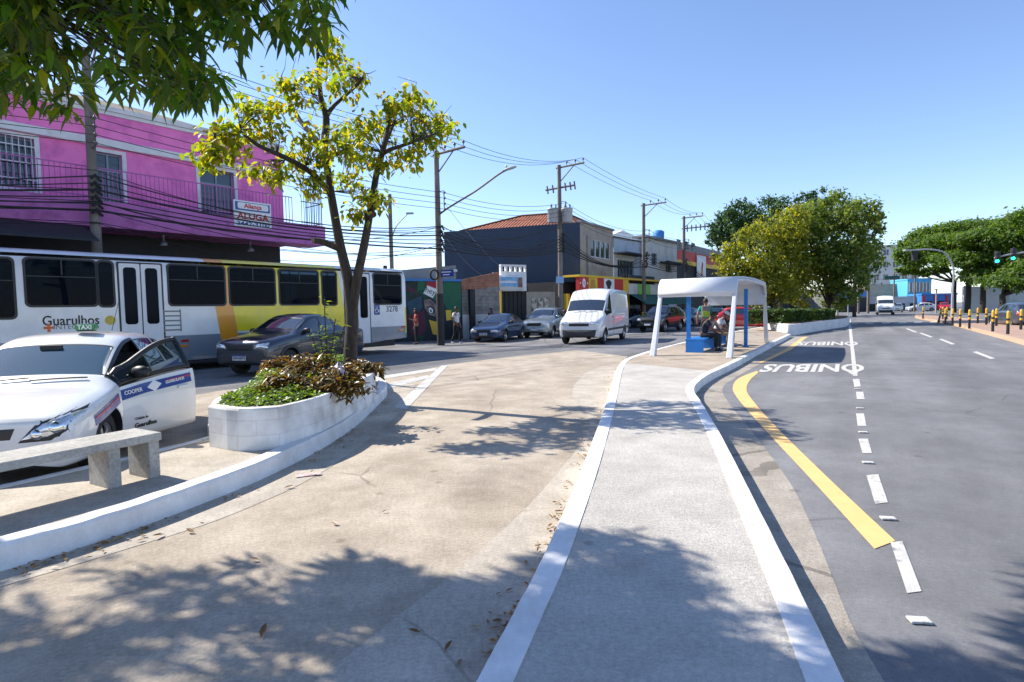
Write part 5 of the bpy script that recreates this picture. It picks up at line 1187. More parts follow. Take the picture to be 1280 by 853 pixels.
bwall = thing('white_boundary_wall', 'long white boundary wall with grey stains behind the flat crowned trees', 'wall', (WF.o.x, WF.o.y, 0), WF.rz)
bwall.rotation_euler.z = R(90 - 104); q = MB(); q.b2(-1, 60, 0, .3, ZR, 3.4); q.build('wall', mat('stained_white', (.78, .78, .79), (.72, .72, .74), .8, .8, c3=(.3, .3, .32), s3=.45, t3=(.58, .66)), bwall); q = MB()
for k in range(12): q.b2(-1 + k * 5, -.6 + k * 5, -.1, -.003, ZR, 3.55)
q.build('pier', M['offwhite'], bwall)
# ================================================================== trees and plants
def proj(p):
    q = CM.transposed() @ (Vector(p) - CAM)
    if q.z > -.05: return None
    return 640 + F * q.x / -q.z, 426.5 - F * q.y / -q.z
def inpoly(x, y, P):
    r = False; j = len(P) - 1
    for i in range(len(P)):
        (xi, yi), (xj, yj) = P[i], P[j]
        if (yi > y) != (yj > y) and x < (xj - xi) * (y - yi) / (yj - yi) + xi: r = not r
        j = i
    return r
class Leaves:
    def __init__(s, seed): s.v = []; s.f = []; s.r = random.Random(seed)
    def blade(s, p, d, L, wd, fold=.25, droop=.3, up=None):
        """pointed leaf with a folded midrib, 3 stations"""
        d = d.normalized(); sd = d.cross(up or Vector((s.r.uniform(-.4, .4), s.r.uniform(-.4, .4), 1)));
        if sd.length < 1e-3: sd = Vector((1, 0, 0))
        sd.normalize(); nz = sd.cross(d); n = len(s.v)
        a = p; b = p + d * L * .38 - nz * 0; c = p + d * L * .72 - Vector((0, 0, droop * L * .18)); e = p + d * L - Vector((0, 0, droop * L * .45))
        w1, w2 = wd * .5, wd * .38
        s.v += [a, b + sd * w1 + nz * fold * w1, b, b - sd * w1 + nz * fold * w1, c + sd * w2 + nz * fold * w2, c, c - sd * w2 + nz * fold * w2, e]
        s.f += [(n, n + 2, n + 1), (n, n + 3, n + 2), (n + 1, n + 2, n + 5, n + 4), (n + 2, n + 3, n + 6, n + 5), (n + 4, n + 5, n + 7), (n + 5, n + 6, n + 7)]
    def quad(s, p, L, wd, nrm=None):
        r = s.r; n = len(s.v)
        nz = Vector((r.gauss(0, 1), r.gauss(0, 1), r.gauss(.5, 1))) if nrm is None else nrm + Vector((r.gauss(0, .5), r.gauss(0, .5), r.gauss(0, .5)))
        nz.normalize(); x = nz.orthogonal().normalized(); a = r.uniform(0, 2 * pi); y = nz.cross(x); d = x * cos(a) + y * sin(a); e = nz.cross(d)
        s.v += [p - d * L * .5, p + e * wd * .5 - nz * L * .08, p + d * L * .5, p - e * wd * .5 - nz * L * .08]; s.f.append((n, n + 1, n + 2, n + 3))
    def build(s, name, m, parent): return leafmesh(name, s.v, s.f, m, parent)
def curvy(pts, n=3): return smooth_line(pts, n)
def limb(mb, pts, r0, r1, n=7, sub=3):
    p = curvy(pts, sub); k = len(p) - 1
    mb.tube(p, [r0 + (r1 - r0) * i / k for i in range(k + 1)], n)
# ---- the street tree in the planter
LM_y = leaf_mat('leaf_yellow_green', [(.07, .12, .008), (.13, .19, .010), (.21, .25, .012), (.30, .29, .014), (.30, .21, .018), (.10, .16, .010)], .55, .45, (2.4, 2.35, .6))
LM_d = leaf_mat('leaf_mango', [(.02, .055, .008), (.035, .085, .010), (.055, .11, .012), (.08, .13, .012), (.14, .15, .012), (.03, .075, .01)], .55, .4, (2.6, 2.8, .7))
TY = 9.9; TB = D(438, 470, TY); TB.z = .3
tree = thing('street_tree', 'leaning forked street tree with sparse yellow green leaves rooted in the white planter', 'tree', (TB.x, TB.y, .3))
LT = lambda px, py, dy=0: D(px, py, TY + dy) - Vector((TB.x, TB.y, .3))
q = MB()
limb(q, [LT(438, 478), LT(438, 440), LT(440, 400), LT(435, 350), LT(425, 306), LT(413, 238), LT(405, 181, .1)], .128, .055, 10)
limb(q, [LT(405, 185, .1), LT(408, 148, .2), LT(401, 121, .1), LT(398, 80, 0), LT(396, 58, 0)], .075, .016)
limb(q, [LT(440, 392), LT(446, 350, -.1), LT(455, 307, -.2), LT(462, 269, -.3), LT(472, 208, -.2)], .09, .05, 9)
limb(q, [LT(472, 210, -.2), LT(481, 178, 0), LT(486, 151, .2), LT(486, 132, .2)], .065, .014)
limb(q, [LT(472, 212, -.2), LT(479, 192, -.5), LT(516, 178, -.7), LT(548, 166, -.9)], .05, .012)
limb(q, [LT(479, 185, 0), LT(492, 155, .5), LT(499, 131, .7), LT(517, 118, .8)], .035, .01)
limb(q, [LT(415, 246), LT(392, 218, -.3), LT(358, 198, -.8), LT(321, 181, -1.2), LT(290, 158, -1.4), LT(268, 170, -1.5)], .06, .010)
limb(q, [LT(405, 185, .1), LT(375, 151, .5), LT(358, 117, .8), LT(352, 96, .9)], .055, .012)
limb(q, [LT(403, 130, .1), LT(385, 112, .4), LT(370, 100, .6)], .03, .01)
limb(q, [LT(408, 146, .2), LT(418, 132, .1), LT(449, 104, -.2), LT(455, 92, -.3)], .045, .012)
limb(q, [LT(411, 195, .1), LT(438, 186, .3), LT(450, 170, .5)], .05, .02)
limb(q, [LT(426, 312), LT(404, 303, -.3), LT(391, 301, -.45)], .06, .05)
limb(q, [LT(459, 270, -.3), LT(467, 268, -.5)], .06, .055)
q.build('trunk', M['bark'], tree)
lv = Leaves(11); rr = lv.r
tw = MB()
ZC = [(110, 500, 40), (180, 480, 42), (250, 400, 55), (330, 420, 50), (290, 560, 38), (340, 590, 38), (400, 545, 38), (420, 330, 55), (380, 250, 38), (520, 95, 36), (550, 160, 38), (480, 240, 45), (590, 240, 38), (640, 232, 28), (450, 470, 45),
      (600, 420, 38), (680, 400, 45), (650, 520, 45), (640, 470, 38), (725, 420, 38), (760, 330, 30), (800, 380, 45), (850, 305, 36), (880, 360, 40), (960, 410, 36), (905, 450, 38), (800, 525, 36), (860, 500, 36), (720, 555, 30), (690, 680, 42), (600, 610, 32), (640, 735, 32), (480, 640, 30),
      (720, 680, 24), (300, 330, 40), (560, 470, 36), (500, 520, 32), (940, 390, 30), (150, 440, 30), (230, 330, 25), (90, 520, 22)]
woody = [Vector(v) for v in q.v[::5]]
for zx, zy, r_ in ZC:
    px, py = 230 + zx / 2.972, 20 + zy / 2.972; dy = -1.5 * max(0, (413 - px) / 140) if px < 413 else rr.uniform(-.9, .9)
    c = LT(px, py, dy + rr.uniform(-.35, .35)); rad = r_ / 2.972 * TY / F
    near = min(woody, key=lambda v: (v - c).length)
    for _ in range(9):
        e = c + Vector((rr.gauss(0, .55), rr.gauss(0, .6), rr.gauss(0, .5))) * rad
        tw.tube([near, near.lerp(e, .5) + Vector((rr.uniform(-.08, .08), rr.uniform(-.08, .08), .06)), e], [.006, .004, .002], 4)
        for _ in range(12):
            p = e + Vector((rr.gauss(0, .09), rr.gauss(0, .09), rr.gauss(0, .08)))
            d = Vector((rr.gauss(0, .6), rr.gauss(0, .6), rr.uniform(-1.2, .1)))
            lv.blade(p, d, rr.uniform(.085, .14), rr.uniform(.05, .075), .2, .3)
for _ in range(14):   # bare twigs
    c = rr.choice(woody); c = c if c.z > 3 else woody[-1]; tw.tube([c, c + Vector((rr.gauss(0, .1), rr.gauss(0, .1), rr.uniform(.1, .2))), c + Vector((rr.gauss(0, .2), rr.gauss(0, .2), rr.uniform(.2, .4)))], [.009, .006, .003], 4)
tw.build('twigs', M['dbark'], tree); lv.build('foliage', LM_y, tree)
# ---- the big tree whose crown hangs over the picture from the left
big = thing('overhanging_tree', 'large mango like tree whose dark leafy boughs hang into the top left corner', 'tree', (-9.2, 2.4, ZR))
BO = Vector((-9.2, 2.4, ZR)); VIS = [(-900, -2000), (432, -2000), (428, 8), (412, 30), (385, 62), (362, 92), (345, 112), (334, 66), (300, 70), (272, 118), (262, 150), (232, 142), (205, 128), (160, 132), (118, 120), (112, 162), (62, 150), (30, 152), (0, 128), (-30, 160), (-900, 300)]
HOLES = [[(95, 20), (125, 22), (135, 72), (118, 105), (84, 92)], [(285, 78), (335, 80), (335, 200), (285, 200)]]
SHP = [(-60, 720), (100, 696), (190, 712), (260, 702), (330, 690), (392, 712), (440, 686), (520, 714), (600, 726), (680, 690), (760, 688), (850, 700), (920, 740), (960, 795), (985, 880), (1020, 1100), (-60, 1100)]
SH2 = [(1066, 800), (1120, 790), (1190, 808), (1270, 845), (1360, 890), (1400, 1100), (1080, 1100)]
lv = Leaves(5); rr = lv.r; cen = []
def okvis(p):
    s_ = proj(p)
    if s_ is None: return True
    x, y = s_
    if x < -60 or y < -60 or x > 1340: return True
    return inpoly(x, y, VIS) and not any(inpoly(x, y, h) for h in HOLES)
GAPS = [(705, 735, 30), (770, 728, 36), (935, 768, 36), (875, 800, 24), (650, 805, 30), (800, 830, 34), (915, 835, 26), (740, 790, 24), (560, 760, 24), (470, 790, 34), (250, 790, 40), (120, 745, 34), (60, 800, 40), (330, 745, 24), (170, 840, 30), (400, 840, 34)]
ingap = lambda x, y: any((x - a) ** 2 + ((y - b) * 1.7) ** 2 < c * c for a, b, c in GAPS)
tries = 0
while len(cen) < 440 and tries < 40000:        # boughs seen in the corner
    tries += 1; x, y = rr.uniform(-120, 432), rr.uniform(-120, 165)
    if not inpoly(x, y, VIS) or any(inpoly(x, y, h) for h in HOLES): continue
    p = D(x, y, rr.uniform(3.3, 6.4)); sp_ = p + SH * ((p.z + .1) / tan(R(SUN_EL))); sp_.z = -.1; sp_ = proj(sp_)
    if sp_ and -20 < sp_[0] < 1300 and sp_[1] < 853 and (not (inpoly(sp_[0], sp_[1], SHP) or inpoly(sp_[0], sp_[1], SH2)) or ingap(sp_[0], sp_[1])): continue
    if okvis(p + Vector((0, 0, -.12))): cen.append(p)
nvis = len(cen); cnt2 = 0
for P_, cnt in ((SHP, 520), (SH2, 60)):         # the rest of the crown, above and left of the view
    k = 0; tries = 0
    gaps = [(rr.uniform(-60, 1050), rr.uniform(700, 900), rr.uniform(20, 48)) for _ in range(16)]
    while k < cnt and tries < 60000:
        tries += 1; x = rr.uniform(-60, 1400); y = 660 + 440 * rr.random() ** 1.6
        if not inpoly(x, y, P_) or ingap(x, y) or any((x - a) ** 2 + ((y - b) * 1.7) ** 2 < c * c for a, b, c in gaps): continue
        g = G(x, y, -.1); z = rr.uniform(3.5, 6.4); p = g - SH * ((z + .1) / tan(R(SUN_EL))); p.z = z
        if okvis(p) and okvis(p + Vector((.15, .0, -.25))) and okvis(p + Vector((-.15, 0, .1))): cen.append(p); k += 1
q = MB(); limbs = []
def bl(pts, r0, r1):
    pts = [Vector(p) for p in pts]; limb(q, [p - BO for p in pts], r0, r1, 8, 4); limbs.extend(curvy(pts, 6))
bl([(-9.2, 2.4, -.2), (-9.1, 2.5, 1.2), (-8.9, 2.6, 2.6), (-8.6, 2.7, 3.6)], .36, .26)
bl([(-8.6, 2.7, 3.5), (-7.4, 3.0, 4.5), (-6.0, 3.6, 5.0), (-4.6, 4.0, 5.2), (-3.0, 4.3, 5.4)], .2, .03)
bl([(-8.6, 2.7, 3.5), (-7.0, 2.9, 4.6), (-5.2, 3.2, 5.3), (-3.4, 3.6, 5.8), (-1.8, 4.0, 6.0)], .2, .03)
bl([(-8.6, 2.7, 3.5), (-7.6, 4.0, 4.2), (-6.4, 4.8, 4.3), (-5.4, 5.1, 4.3)], .15, .03)
bl([(-6.0, 3.6, 5.0), (-5.0, 4.3, 4.5), (-4.0, 4.6, 4.2)], .06, .015)
bl([(-8.6, 2.7, 3.5), (-7.2, 1.8, 4.8), (-5.5, 1.5, 5.4), (-3.6, 1.8, 5.8)], .16, .03)
bl([(-8.6, 2.7, 3.5), (-9.8, 3.6, 5), (-10, 5, 6)], .16, .05); bl([(-8.6, 2.7, 3.5), (-9.2, 1.4, 5.2), (-8.6, .4, 6.2)], .16, .04)
for i, c in enumerate(cen):
    nr = min(limbs, key=lambda v: (v - c).length + (8 if i < nvis and not okvis(v.lerp(c, .5)) else 0))
    mid = nr.lerp(c, .6) + Vector((rr.uniform(-.15, .15), rr.uniform(-.15, .15), rr.uniform(.0, .15)))
    if okvis(mid) and okvis(nr.lerp(c, .3)): q.tube([nr - BO, mid - BO, c - BO], [.018, .011, .004], 4)
    for k in range(rr.randint(9, 14)):
        a = rr.uniform(0, 2 * pi); d = Vector((cos(a), sin(a), rr.uniform(-1.3, .25))); lv.blade(c - BO + Vector((rr.gauss(0, .05), rr.gauss(0, .05), rr.gauss(0, .05))), d, rr.uniform(.12, .21), rr.uniform(.035, .052), .3, .6)
q.build('trunk', M['dbark'], big); lv.build('foliage', LM_d, big)

# ---- far trees: crowns of small leaf clumps hung on limbs
def far_tree(name, label, base, blobs, m, n, size, trunk_r, seed, group=None, flat=False, bark='dbark', lean=None):
    """blobs: (centre, rx, ry, rz) in world metres"""
    t = thing(name, label, 'tree', base, 0, group); rnd = random.Random(seed); b = Vector(base); q = MB()
    zlow = min(c.z - rz for c, rx, ry, rz in blobs); fork = Vector((0, 0, max(1.2, (zlow - b.z) * .9)))
    if lean: fork += Vector(lean)
    limb(q, [Vector((0, 0, -.1)), fork * .5 + Vector((rnd.uniform(-.1, .1), 0, 0)), fork], trunk_r, trunk_r * .75, 8)
    for c, rx, ry, rz in blobs:
        e = c - b; mid = fork.lerp(e, .5) + Vector((0, 0, (-.1 if flat else .1) * (e - fork).length)); limb(q, [fork * .92, mid, e], trunk_r * .45, .03, 6)
        for _ in range(5):
            e2 = e + Vector((rnd.uniform(-1, 1) * rx, rnd.uniform(-1, 1) * ry, rnd.uniform(-.3, .9) * rz)) * .8; q.tube([mid.lerp(e, .6), e2], [.05, .015], 4)
    q.build('trunk', M[bark], t)
    lv = Leaves(seed + 1); tot = sum((rx * ry * rz) ** .667 for c, rx, ry, rz in blobs)
    for c, rx, ry, rz in blobs:
        k = int(n * (rx * ry * rz) ** .667 / tot)
        subs = []
        for _ in range(max(6, k // 45)):
            d = Vector((rnd.gauss(0, 1), rnd.gauss(0, 1), rnd.gauss(.25, 1))).normalized(); rad = rnd.uniform(.55, 1.0); subs.append(Vector((d.x * rx, d.y * ry, d.z * rz)) * rad + c - b)
        sr_ = min(rx, ry) * .30
        for _ in range(k):
            s_ = rnd.choice(subs); d = Vector((rnd.gauss(0, 1), rnd.gauss(0, 1), rnd.gauss(0, 1) * (.45 if flat else .8))) * sr_ * .62
            lv.quad(s_ + d, size * rnd.uniform(.6, 1.4), size * rnd.uniform(.4, .8), (d.normalized() + Vector((0, 0, .6))) if d.length > 0 else None)
    lv.build('foliage', m, t); return t
def pb(px, py, rpx, Y, dy=0, ry=None, rzpx=None):
    k = Y / F; return (D(px, py, Y + dy), rpx * k, (ry or rpx * k), (rzpx or rpx) * k)
rr = random.Random(21)
LM_1 = leaf_mat('leaf_olive', [(.08, .12, .014), (.14, .17, .016), (.21, .22, .02), (.28, .25, .024), (.10, .14, .016)], .5, .6, (2.5, 2.4, .7)); LM_2 = leaf_mat('leaf_green', [(.05, .095, .016), (.085, .14, .02), (.13, .18, .028), (.16, .17, .06), (.065, .11, .016)], .48, .6, (2.5, 2.5, .7))
LM_3 = leaf_mat('leaf_dark', [(.02, .06, .014), (.035, .085, .018), (.055, .11, .024)], .3, .6, (1.8, 1.9, .7)); LM_4 = leaf_mat('leaf_umbrella', [(.045, .095, .014), (.08, .14, .018), (.12, .18, .022), (.05, .10, .014)], .48, .6, (2.4, 2.5, .7))
LM_h = leaf_mat('leaf_hedge', [(.025, .06, .010), (.04, .085, .012), (.065, .11, .015)], .3)
Y1, Y2 = 42, 44.5
b1 = D(966, 392, Y1); b1.z = .1; b2_ = D(1036, 392, Y2); b2_.z = .1
far_tree('bushy_tree', 'broad yellowish green tree behind the shelter at the hedge planter', b1, [pb(x, y, r_, Y1, rr.uniform(-2.2, 2.2)) for x, y, r_ in ((928, 332, 30), (958, 308, 36), (985, 288, 30), (908, 322, 15), (946, 350, 34), (985, 335, 36), (1000, 360, 26), (918, 355, 22), (965, 340, 36), (935, 300, 18), (972, 365, 26))], LM_1, 15000, .27, .17, 31)
far_tree('bushy_tree', 'taller mid green tree with brownish seed pods beside the yellowish one', b2_, [pb(x, y, r_, Y2, rr.uniform(-2.2, 2.2)) for x, y, r_ in ((1008, 278, 28), (1040, 268, 28), (1068, 275, 26), (1086, 292, 18), (1050, 300, 36), (1015, 308, 32), (1062, 328, 32), (1030, 342, 32), (1078, 318, 20), (1045, 364, 24), (1002, 330, 28), (1096, 270, 9), (1100, 286, 6), (1022, 262, 16), (1062, 352, 22))], LM_2, 19000, .28, .2, 33)
Y3 = 72
for k, (lab, bx_, bl_) in enumerate((('dark dense tree rising behind the red fascia shop', 905, ((905, 288, 20), (890, 297, 11), (926, 274, 22), (915, 300, 25), (940, 290, 20))), ('dark dense tree with topmost tuft above the bushy trees', 975, ((955, 264, 22), (985, 268, 22), (1022, 246, 13), (1005, 262, 18), (965, 285, 25), (1000, 285, 25), (1042, 250, 8))))):
    b = D(bx_, 390, Y3 + k * 4); b.z = ZR; far_tree('dense_tree', lab, b, [pb(x, y, r_, Y3 + k * 4, rr.uniform(-2, 2)) for x, y, r_ in bl_], LM_3, 5500, .42, .3, 41 + k, 'dark trees behind the bushy pair')
b = D(1068, 390, 66); b.z = ZR; far_tree('slim_tree', 'slim dark trunk tree with thin crown right of the bushy trees', b, [pb(1072, 330, 10, 66), pb(1085, 322, 9, 66), pb(1062, 340, 10, 66), pb(1092, 335, 6, 66)], LM_3, 900, .35, .22, 45)
UM = [('flat crowned tree at the left end of the right row, overhanging the lamp', 1192, 80, ((1148, 303, 24, 9), (1135, 318, 14, 8), (1172, 293, 28, 8), (1150, 325, 20, 8), (1178, 312, 24, 10), (1138, 338, 13, 7), (1165, 340, 16, 6))), ('flat crowned tree second from the lamp, with spreading limbs', 1209, 76, ((1205, 286, 32, 8), (1190, 300, 28, 9), (1218, 305, 32, 10), (1200, 325, 26, 9), (1225, 330, 22, 8))),
      ('tall flat crowned tree behind the traffic lights', 1228, 73, ((1250, 283, 34, 8), (1232, 298, 30, 10), (1262, 303, 34, 11), (1245, 325, 32, 10), (1225, 345, 22, 8))), ('low dark flat crowned tree at the right edge', 1252, 69, ((1292, 274, 34, 12), (1285, 300, 36, 12), (1322, 288, 40, 14), (1275, 335, 34, 12), (1255, 352, 28, 9), (1305, 335, 36, 14), (1290, 355, 26, 9)))]
for k, (lab, bx_, Y, bl_) in enumerate(UM):
    b = D(bx_, 390, Y); b.z = ZR; far_tree('umbrella_tree', lab, b, [pb(x, y, rx, Y, rr.uniform(-3, 3), None, rz) for x, y, rx, rz in bl_], LM_4, 13000, .44, .36, 51 + k, 'flat crowned trees on the right', True)
# ---- hedge planter at the end of the walk island
HK = smooth_line([G(957, 411, 0), G(985, 420, -.15), G(1012, 416, -.15), G(1040, 411.5, -.15), G(1058, 408.5, -.15), G(1062, 404, -.15)], 4)
hp = [Vector((p.x, p.y, 0)) for p in HK]; hb = [D(1040, 399, 50), D(1000, 399, 52), D(962, 400, 40)]; hp += [Vector((p.x, p.y, 0)) for p in hb]
hpl = thing('hedge_planter', 'low white planter wall holding the clipped hedge at island end', 'planter', (hp[0].x, hp[0].y, ZR)); q = MB(); o_ = hp[0]
q.prism([(p.x - o_.x, p.y - o_.y) for p in hp], 0, .58); q.build('wall', M['kerb'], hpl, .02)
cxy = sum((p for p in hp), Vector()) / len(hp); q = MB(); q.prism([((p.x + (cxy.x - p.x) * .06) - o_.x, (p.y + (cxy.y - p.y) * .06) - o_.y) for p in hp], .5, .6); q.build('soil', mat('soil', (.10, .055, .03), (.16, .09, .05), 4, .95, bump=.5), hpl)
def hedge(name, label, pa, pb_, wd, z0, z1, seed, cat='hedge'):
    t = thing(name, label, cat, pa); lv = Leaves(seed); rnd = lv.r; d = Vector(pb_) - Vector(pa); L = d.length; d.normalize(); sd = Vector((-d.y, d.x, 0)); q = MB()
    for _ in range(int(7000 * L / 8)):
        a, b, c = rnd.uniform(0, L), rnd.uniform(-1, 1), rnd.uniform(0, 1)
        f = rnd.random()
        if f < .45: c = 1 - rnd.random() ** 2 * .12
        elif f < .9: b = (1 - rnd.random() ** 2 * .25) * (1 if rnd.random() < .5 else -1)
        wv = 1 + .09 * sin(a * 2.3) + .06 * sin(a * 5.1)
        lv.quad(d * a + sd * b * wd / 2 * wv + Vector((0, 0, z0 + (z1 - z0) * c * (1 + .06 * sin(a * 3.1)))), .19, .13)
    for k in range(int(L * 2)): q.tube([d * (k / 2 + .2), d * (k / 2 + .2) + Vector((rnd.uniform(-.2, .2), rnd.uniform(-.2, .2), z1 * .8))], [.03, .015], 5)
    q.build('stems', M['dbark'], t); lv.build('foliage', LM_h, t)
def hz(px, py): p = G(px, py, .45); return Vector((p.x, p.y, .45))
ha, hb_, hc = hz(962, 399.5), hz(1022, 402), hz(1054, 400); 
vin = Vector((-.857, .515, 0)) * 1.25
hg = lambda px, py: Vector((G(px, py).x, G(px, py).y, .4)) + vin
hedge('hedge', 'clipped green hedge on the left part of the white hedge planter', hg(987, 418), hg(1024, 414), 1.9, 0, .72, 61)
hedge('hedge', 'rounded green hedge end at right tip of the hedge planter', hg(1029, 413.4), hg(1052, 410), 1.8, 0, .66, 62)
# ---- near planter
RW = smooth_line([G(262, 556, .02), G(300, 562, .02), G(350, 559, .02)], 3)[:-1]
rt = smooth_line([G(350, 559, .02)] + [G(x, y, .45) for x, y in ((400, 496), (437, 481), (462, 470), (469, 462), (462, 452), (440, 448))], 4)
left = smooth_line([G(440, 448, .45), G(380, 462, .45), G(310, 482, .45), G(272, 497, .45), G(263, 506, .45)], 4)[1:]
ol = [Vector((p.x, p.y, 0)) for p in RW + rt + left]
planter = thing('planter', 'white painted block planter with rounded ends holding the street tree', 'planter', (ol[0].x, ol[0].y, 0)); P0 = ol[0].copy()
cx = sum(ol, Vector()) / len(ol)
inn = [p + (cx - p).normalized() * .14 for p in ol]; n = len(ol)
q = MB(); vs = [(p.x - P0.x, p.y - P0.y, z) for z, L_ in ((-.02, ol), (.43, ol), (.45, [p + (cx - p).normalized() * .012 for p in ol]), (.45, inn), (.2, inn)) for p in L_]; fs = []
for k in range(4):
    for i in range(n): fs.append((k * n + i, k * n + (i + 1) % n, (k + 1) * n + (i + 1) % n, (k + 1) * n + i))
q.add(vs, fs); 
M['wblock'] = brick_mat('whitewashed_blocks', (.80, .80, .79), (.76, .76, .75), (.70, .69, .68), 1, .42, .16, .008, .25)
q.build('wall', M['wblock'], planter); q = MB(); q.add([(p.x - P0.x, p.y - P0.y, .38) for p in inn], [tuple(range(n))]); q.build('soil', M['dbark'] if False else mat('planter_soil', (.05, .035, .022), (.08, .06, .04), 6, .95, bump=.5), planter)
ipoly = [(p.x, p.y) for p in inn]
def planter_pt(rnd, test):
    while True:
        x = rnd.uniform(min(p[0] for p in ipoly), max(p[0] for p in ipoly)); y = rnd.uniform(min(p[1] for p in ipoly), max(p[1] for p in ipoly))
        if inpoly(x, y, ipoly) and test(x, y): return x, y
ymin = min(p[1] for p in ipoly); ymax = max(p[1] for p in ipoly)
lv = Leaves(71); rnd = lv.r; LM_g = leaf_mat('leaf_groundcover', [(.05, .12, .008), (.09, .18, .010), (.13, .23, .014), (.18, .25, .018)], .4)
edge = lambda x, y: min(1, min((Vector((x, y, 0)) - p).length for p in ol) / .35)
for _ in range(5200):
    x, y = planter_pt(rnd, lambda x, y: (y < ymin + 1.35 + .3 * sin(x * 9) + .5 * (x < cx.x)) or (x < cx.x - .15 and y < ymax - .8) )
    h = .41 + (.08 + .16 * min(1, (y - ymin) / 1.6)) * edge(x, y) * rnd.uniform(.35, 1) + .04 * sin(x * 7) * sin(y * 5); a = rnd.uniform(0, 6.28)
    lv.blade(Vector((x, y, h)), Vector((cos(a), sin(a), rnd.uniform(-.2, .9))), rnd.uniform(.035, .06), rnd.uniform(.025, .04), .1, .2)
gcov = leafmesh('ground_cover', lv.v, lv.f, LM_g); tag(gcov, 'low bright green ground cover filling the front of the white planter', 'ground cover', kind='stuff')
# croton bush with brown and ochre leaves
LM_c = leaf_mat('leaf_croton', [(.07, .05, .018), (.12, .08, .02), (.17, .12, .025), (.09, .10, .02), (.24, .17, .03), (.10, .05, .03)], .35, .4, (2.2, 1.5, .6))
def croton(name, label, cx_, cy_, rad, hgt, n, seed):
    t = thing(name, label, 'shrub', (cx_, cy_, .38), 0, 'brown leaved shrubs in the planter'); lv = Leaves(seed); rnd = lv.r; q = MB()
    for _ in range(n):
        a = rnd.uniform(0, 6.28); r_ = rad * sqrt(rnd.random()); h = hgt * (1 - .5 * (r_ / rad) ** 2) * rnd.uniform(.55, 1.05); e = Vector((r_ * cos(a), r_ * sin(a), h)); q.tube([Vector((e.x * .35, e.y * .35, 0)), e * .6 + Vector((0, 0, .05)), e], [.012, .009, .005], 4)
        for k in range(rnd.randint(8, 12)):
            b = rnd.uniform(0, 6.28); lv.blade(e - Vector((0, 0, rnd.uniform(0, .14))), Vector((cos(b), sin(b), rnd.uniform(-.9, .7))), rnd.uniform(.09, .16), rnd.uniform(.035, .06), .3, .5)
    q.build('stems', M['dbark'], t); lv.build('foliage', LM_c, t)
for k, (px, py, rad, h, n, lab) in enumerate(((362, 490, .40, .36, 60, 'brown leaved shrub nearest the green ground cover in the planter'), (396, 480, .50, .52, 95, 'tall ochre and brown shrub in the middle of the planter'), (428, 486, .36, .34, 65, 'drooping brown shrub hanging over the planter edge by the trunk'), (455, 465, .36, .30, 40, 'small brown green shrub behind the tree trunk'), (366, 470, .45, .48, 70, 'brown shrub at the far side of the planter'))):
    p = G(px, py, .45); croton('brown_shrub', lab, p.x, p.y, rad, h, n, 80 + k)
p = G(409, 476, .45); sap = thing('sapling', 'slender green sapling with upright shoots in front of the pickup', 'plant', (p.x, p.y, .4)); lv = Leaves(90); rnd = lv.r; q = MB()
LM_s = leaf_mat('leaf_sapling', [(.06, .12, .012), (.12, .19, .015), (.18, .23, .02)], .45)
for dx, dy, h in ((0, 0, 1.28), (.12, .1, .95), (-.12, .05, .9), (.28, 0, .85), (-.25, .1, .75), (.05, -.1, .7)):
    pts = [Vector((dx * .1, dy * .1, 0)), Vector((dx * .5, dy * .5, h * .5)), Vector((dx, dy, h))]; q.tube(curvy(pts, 4), .008, 5)
    for k in range(26):
        t_ = .3 + .7 * rnd.random(); c = pts[0].lerp(pts[1], t_ * 2) if t_ < .5 else pts[1].lerp(pts[2], t_ * 2 - 1); a = rnd.uniform(0, 6.28)
        lv.blade(c + Vector((rnd.gauss(0, .04), rnd.gauss(0, .04), 0)), Vector((cos(a), sin(a), rnd.uniform(-.2, .5))), rnd.uniform(.07, .12), rnd.uniform(.03, .045), .2, .3)
q.build('stem', M['dbark'], sap); lv.build('foliage', LM_s, sap)
p = G(425, 474, .52); q = MB(); rnd = random.Random(4); q.lathe([(.01, 0), (.09, .02), (.13, .07), (.11, .13), (.05, .17), (.02, .21)], 14)
for i, v in enumerate(q.v): q.v[i] = v * (1 + rnd.uniform(-.18, .18)) + p
tag(q.build('plastic_bag', mat('bag_lilac', (.5, .5, .72), rough=.4)), 'crumpled pale lilac plastic bag lying among the brown shrubs', 'bag')
# ================================================================== street furniture
# ---- concrete bench on the island
be = G(202, 541, .40); be.z = 0; BA = Frame(be, 29.5)
bench = thing('concrete_bench', 'grey concrete slab bench on the left island in front of the taxi', 'bench', (be.x, be.y, 0), BA.rz)
M['benchc'] = crack_mat('bench_concrete', (.42, .41, .39), (.50, .49, .46), (.33, .32, .30), 3, 1, 0, bump=.35, bscale=70)
q = MB(); q.b2(-2.1, 0, 0, .43, .335, .405); q.build('seat', M['benchc'], bench, .008)
for x in (-.10, -.42, -1.70, -2.02): q = MB(); q.b2(x, x + .09, .03, .38, .0, .334); q.build('leg', M['benchc'], bench, .006)
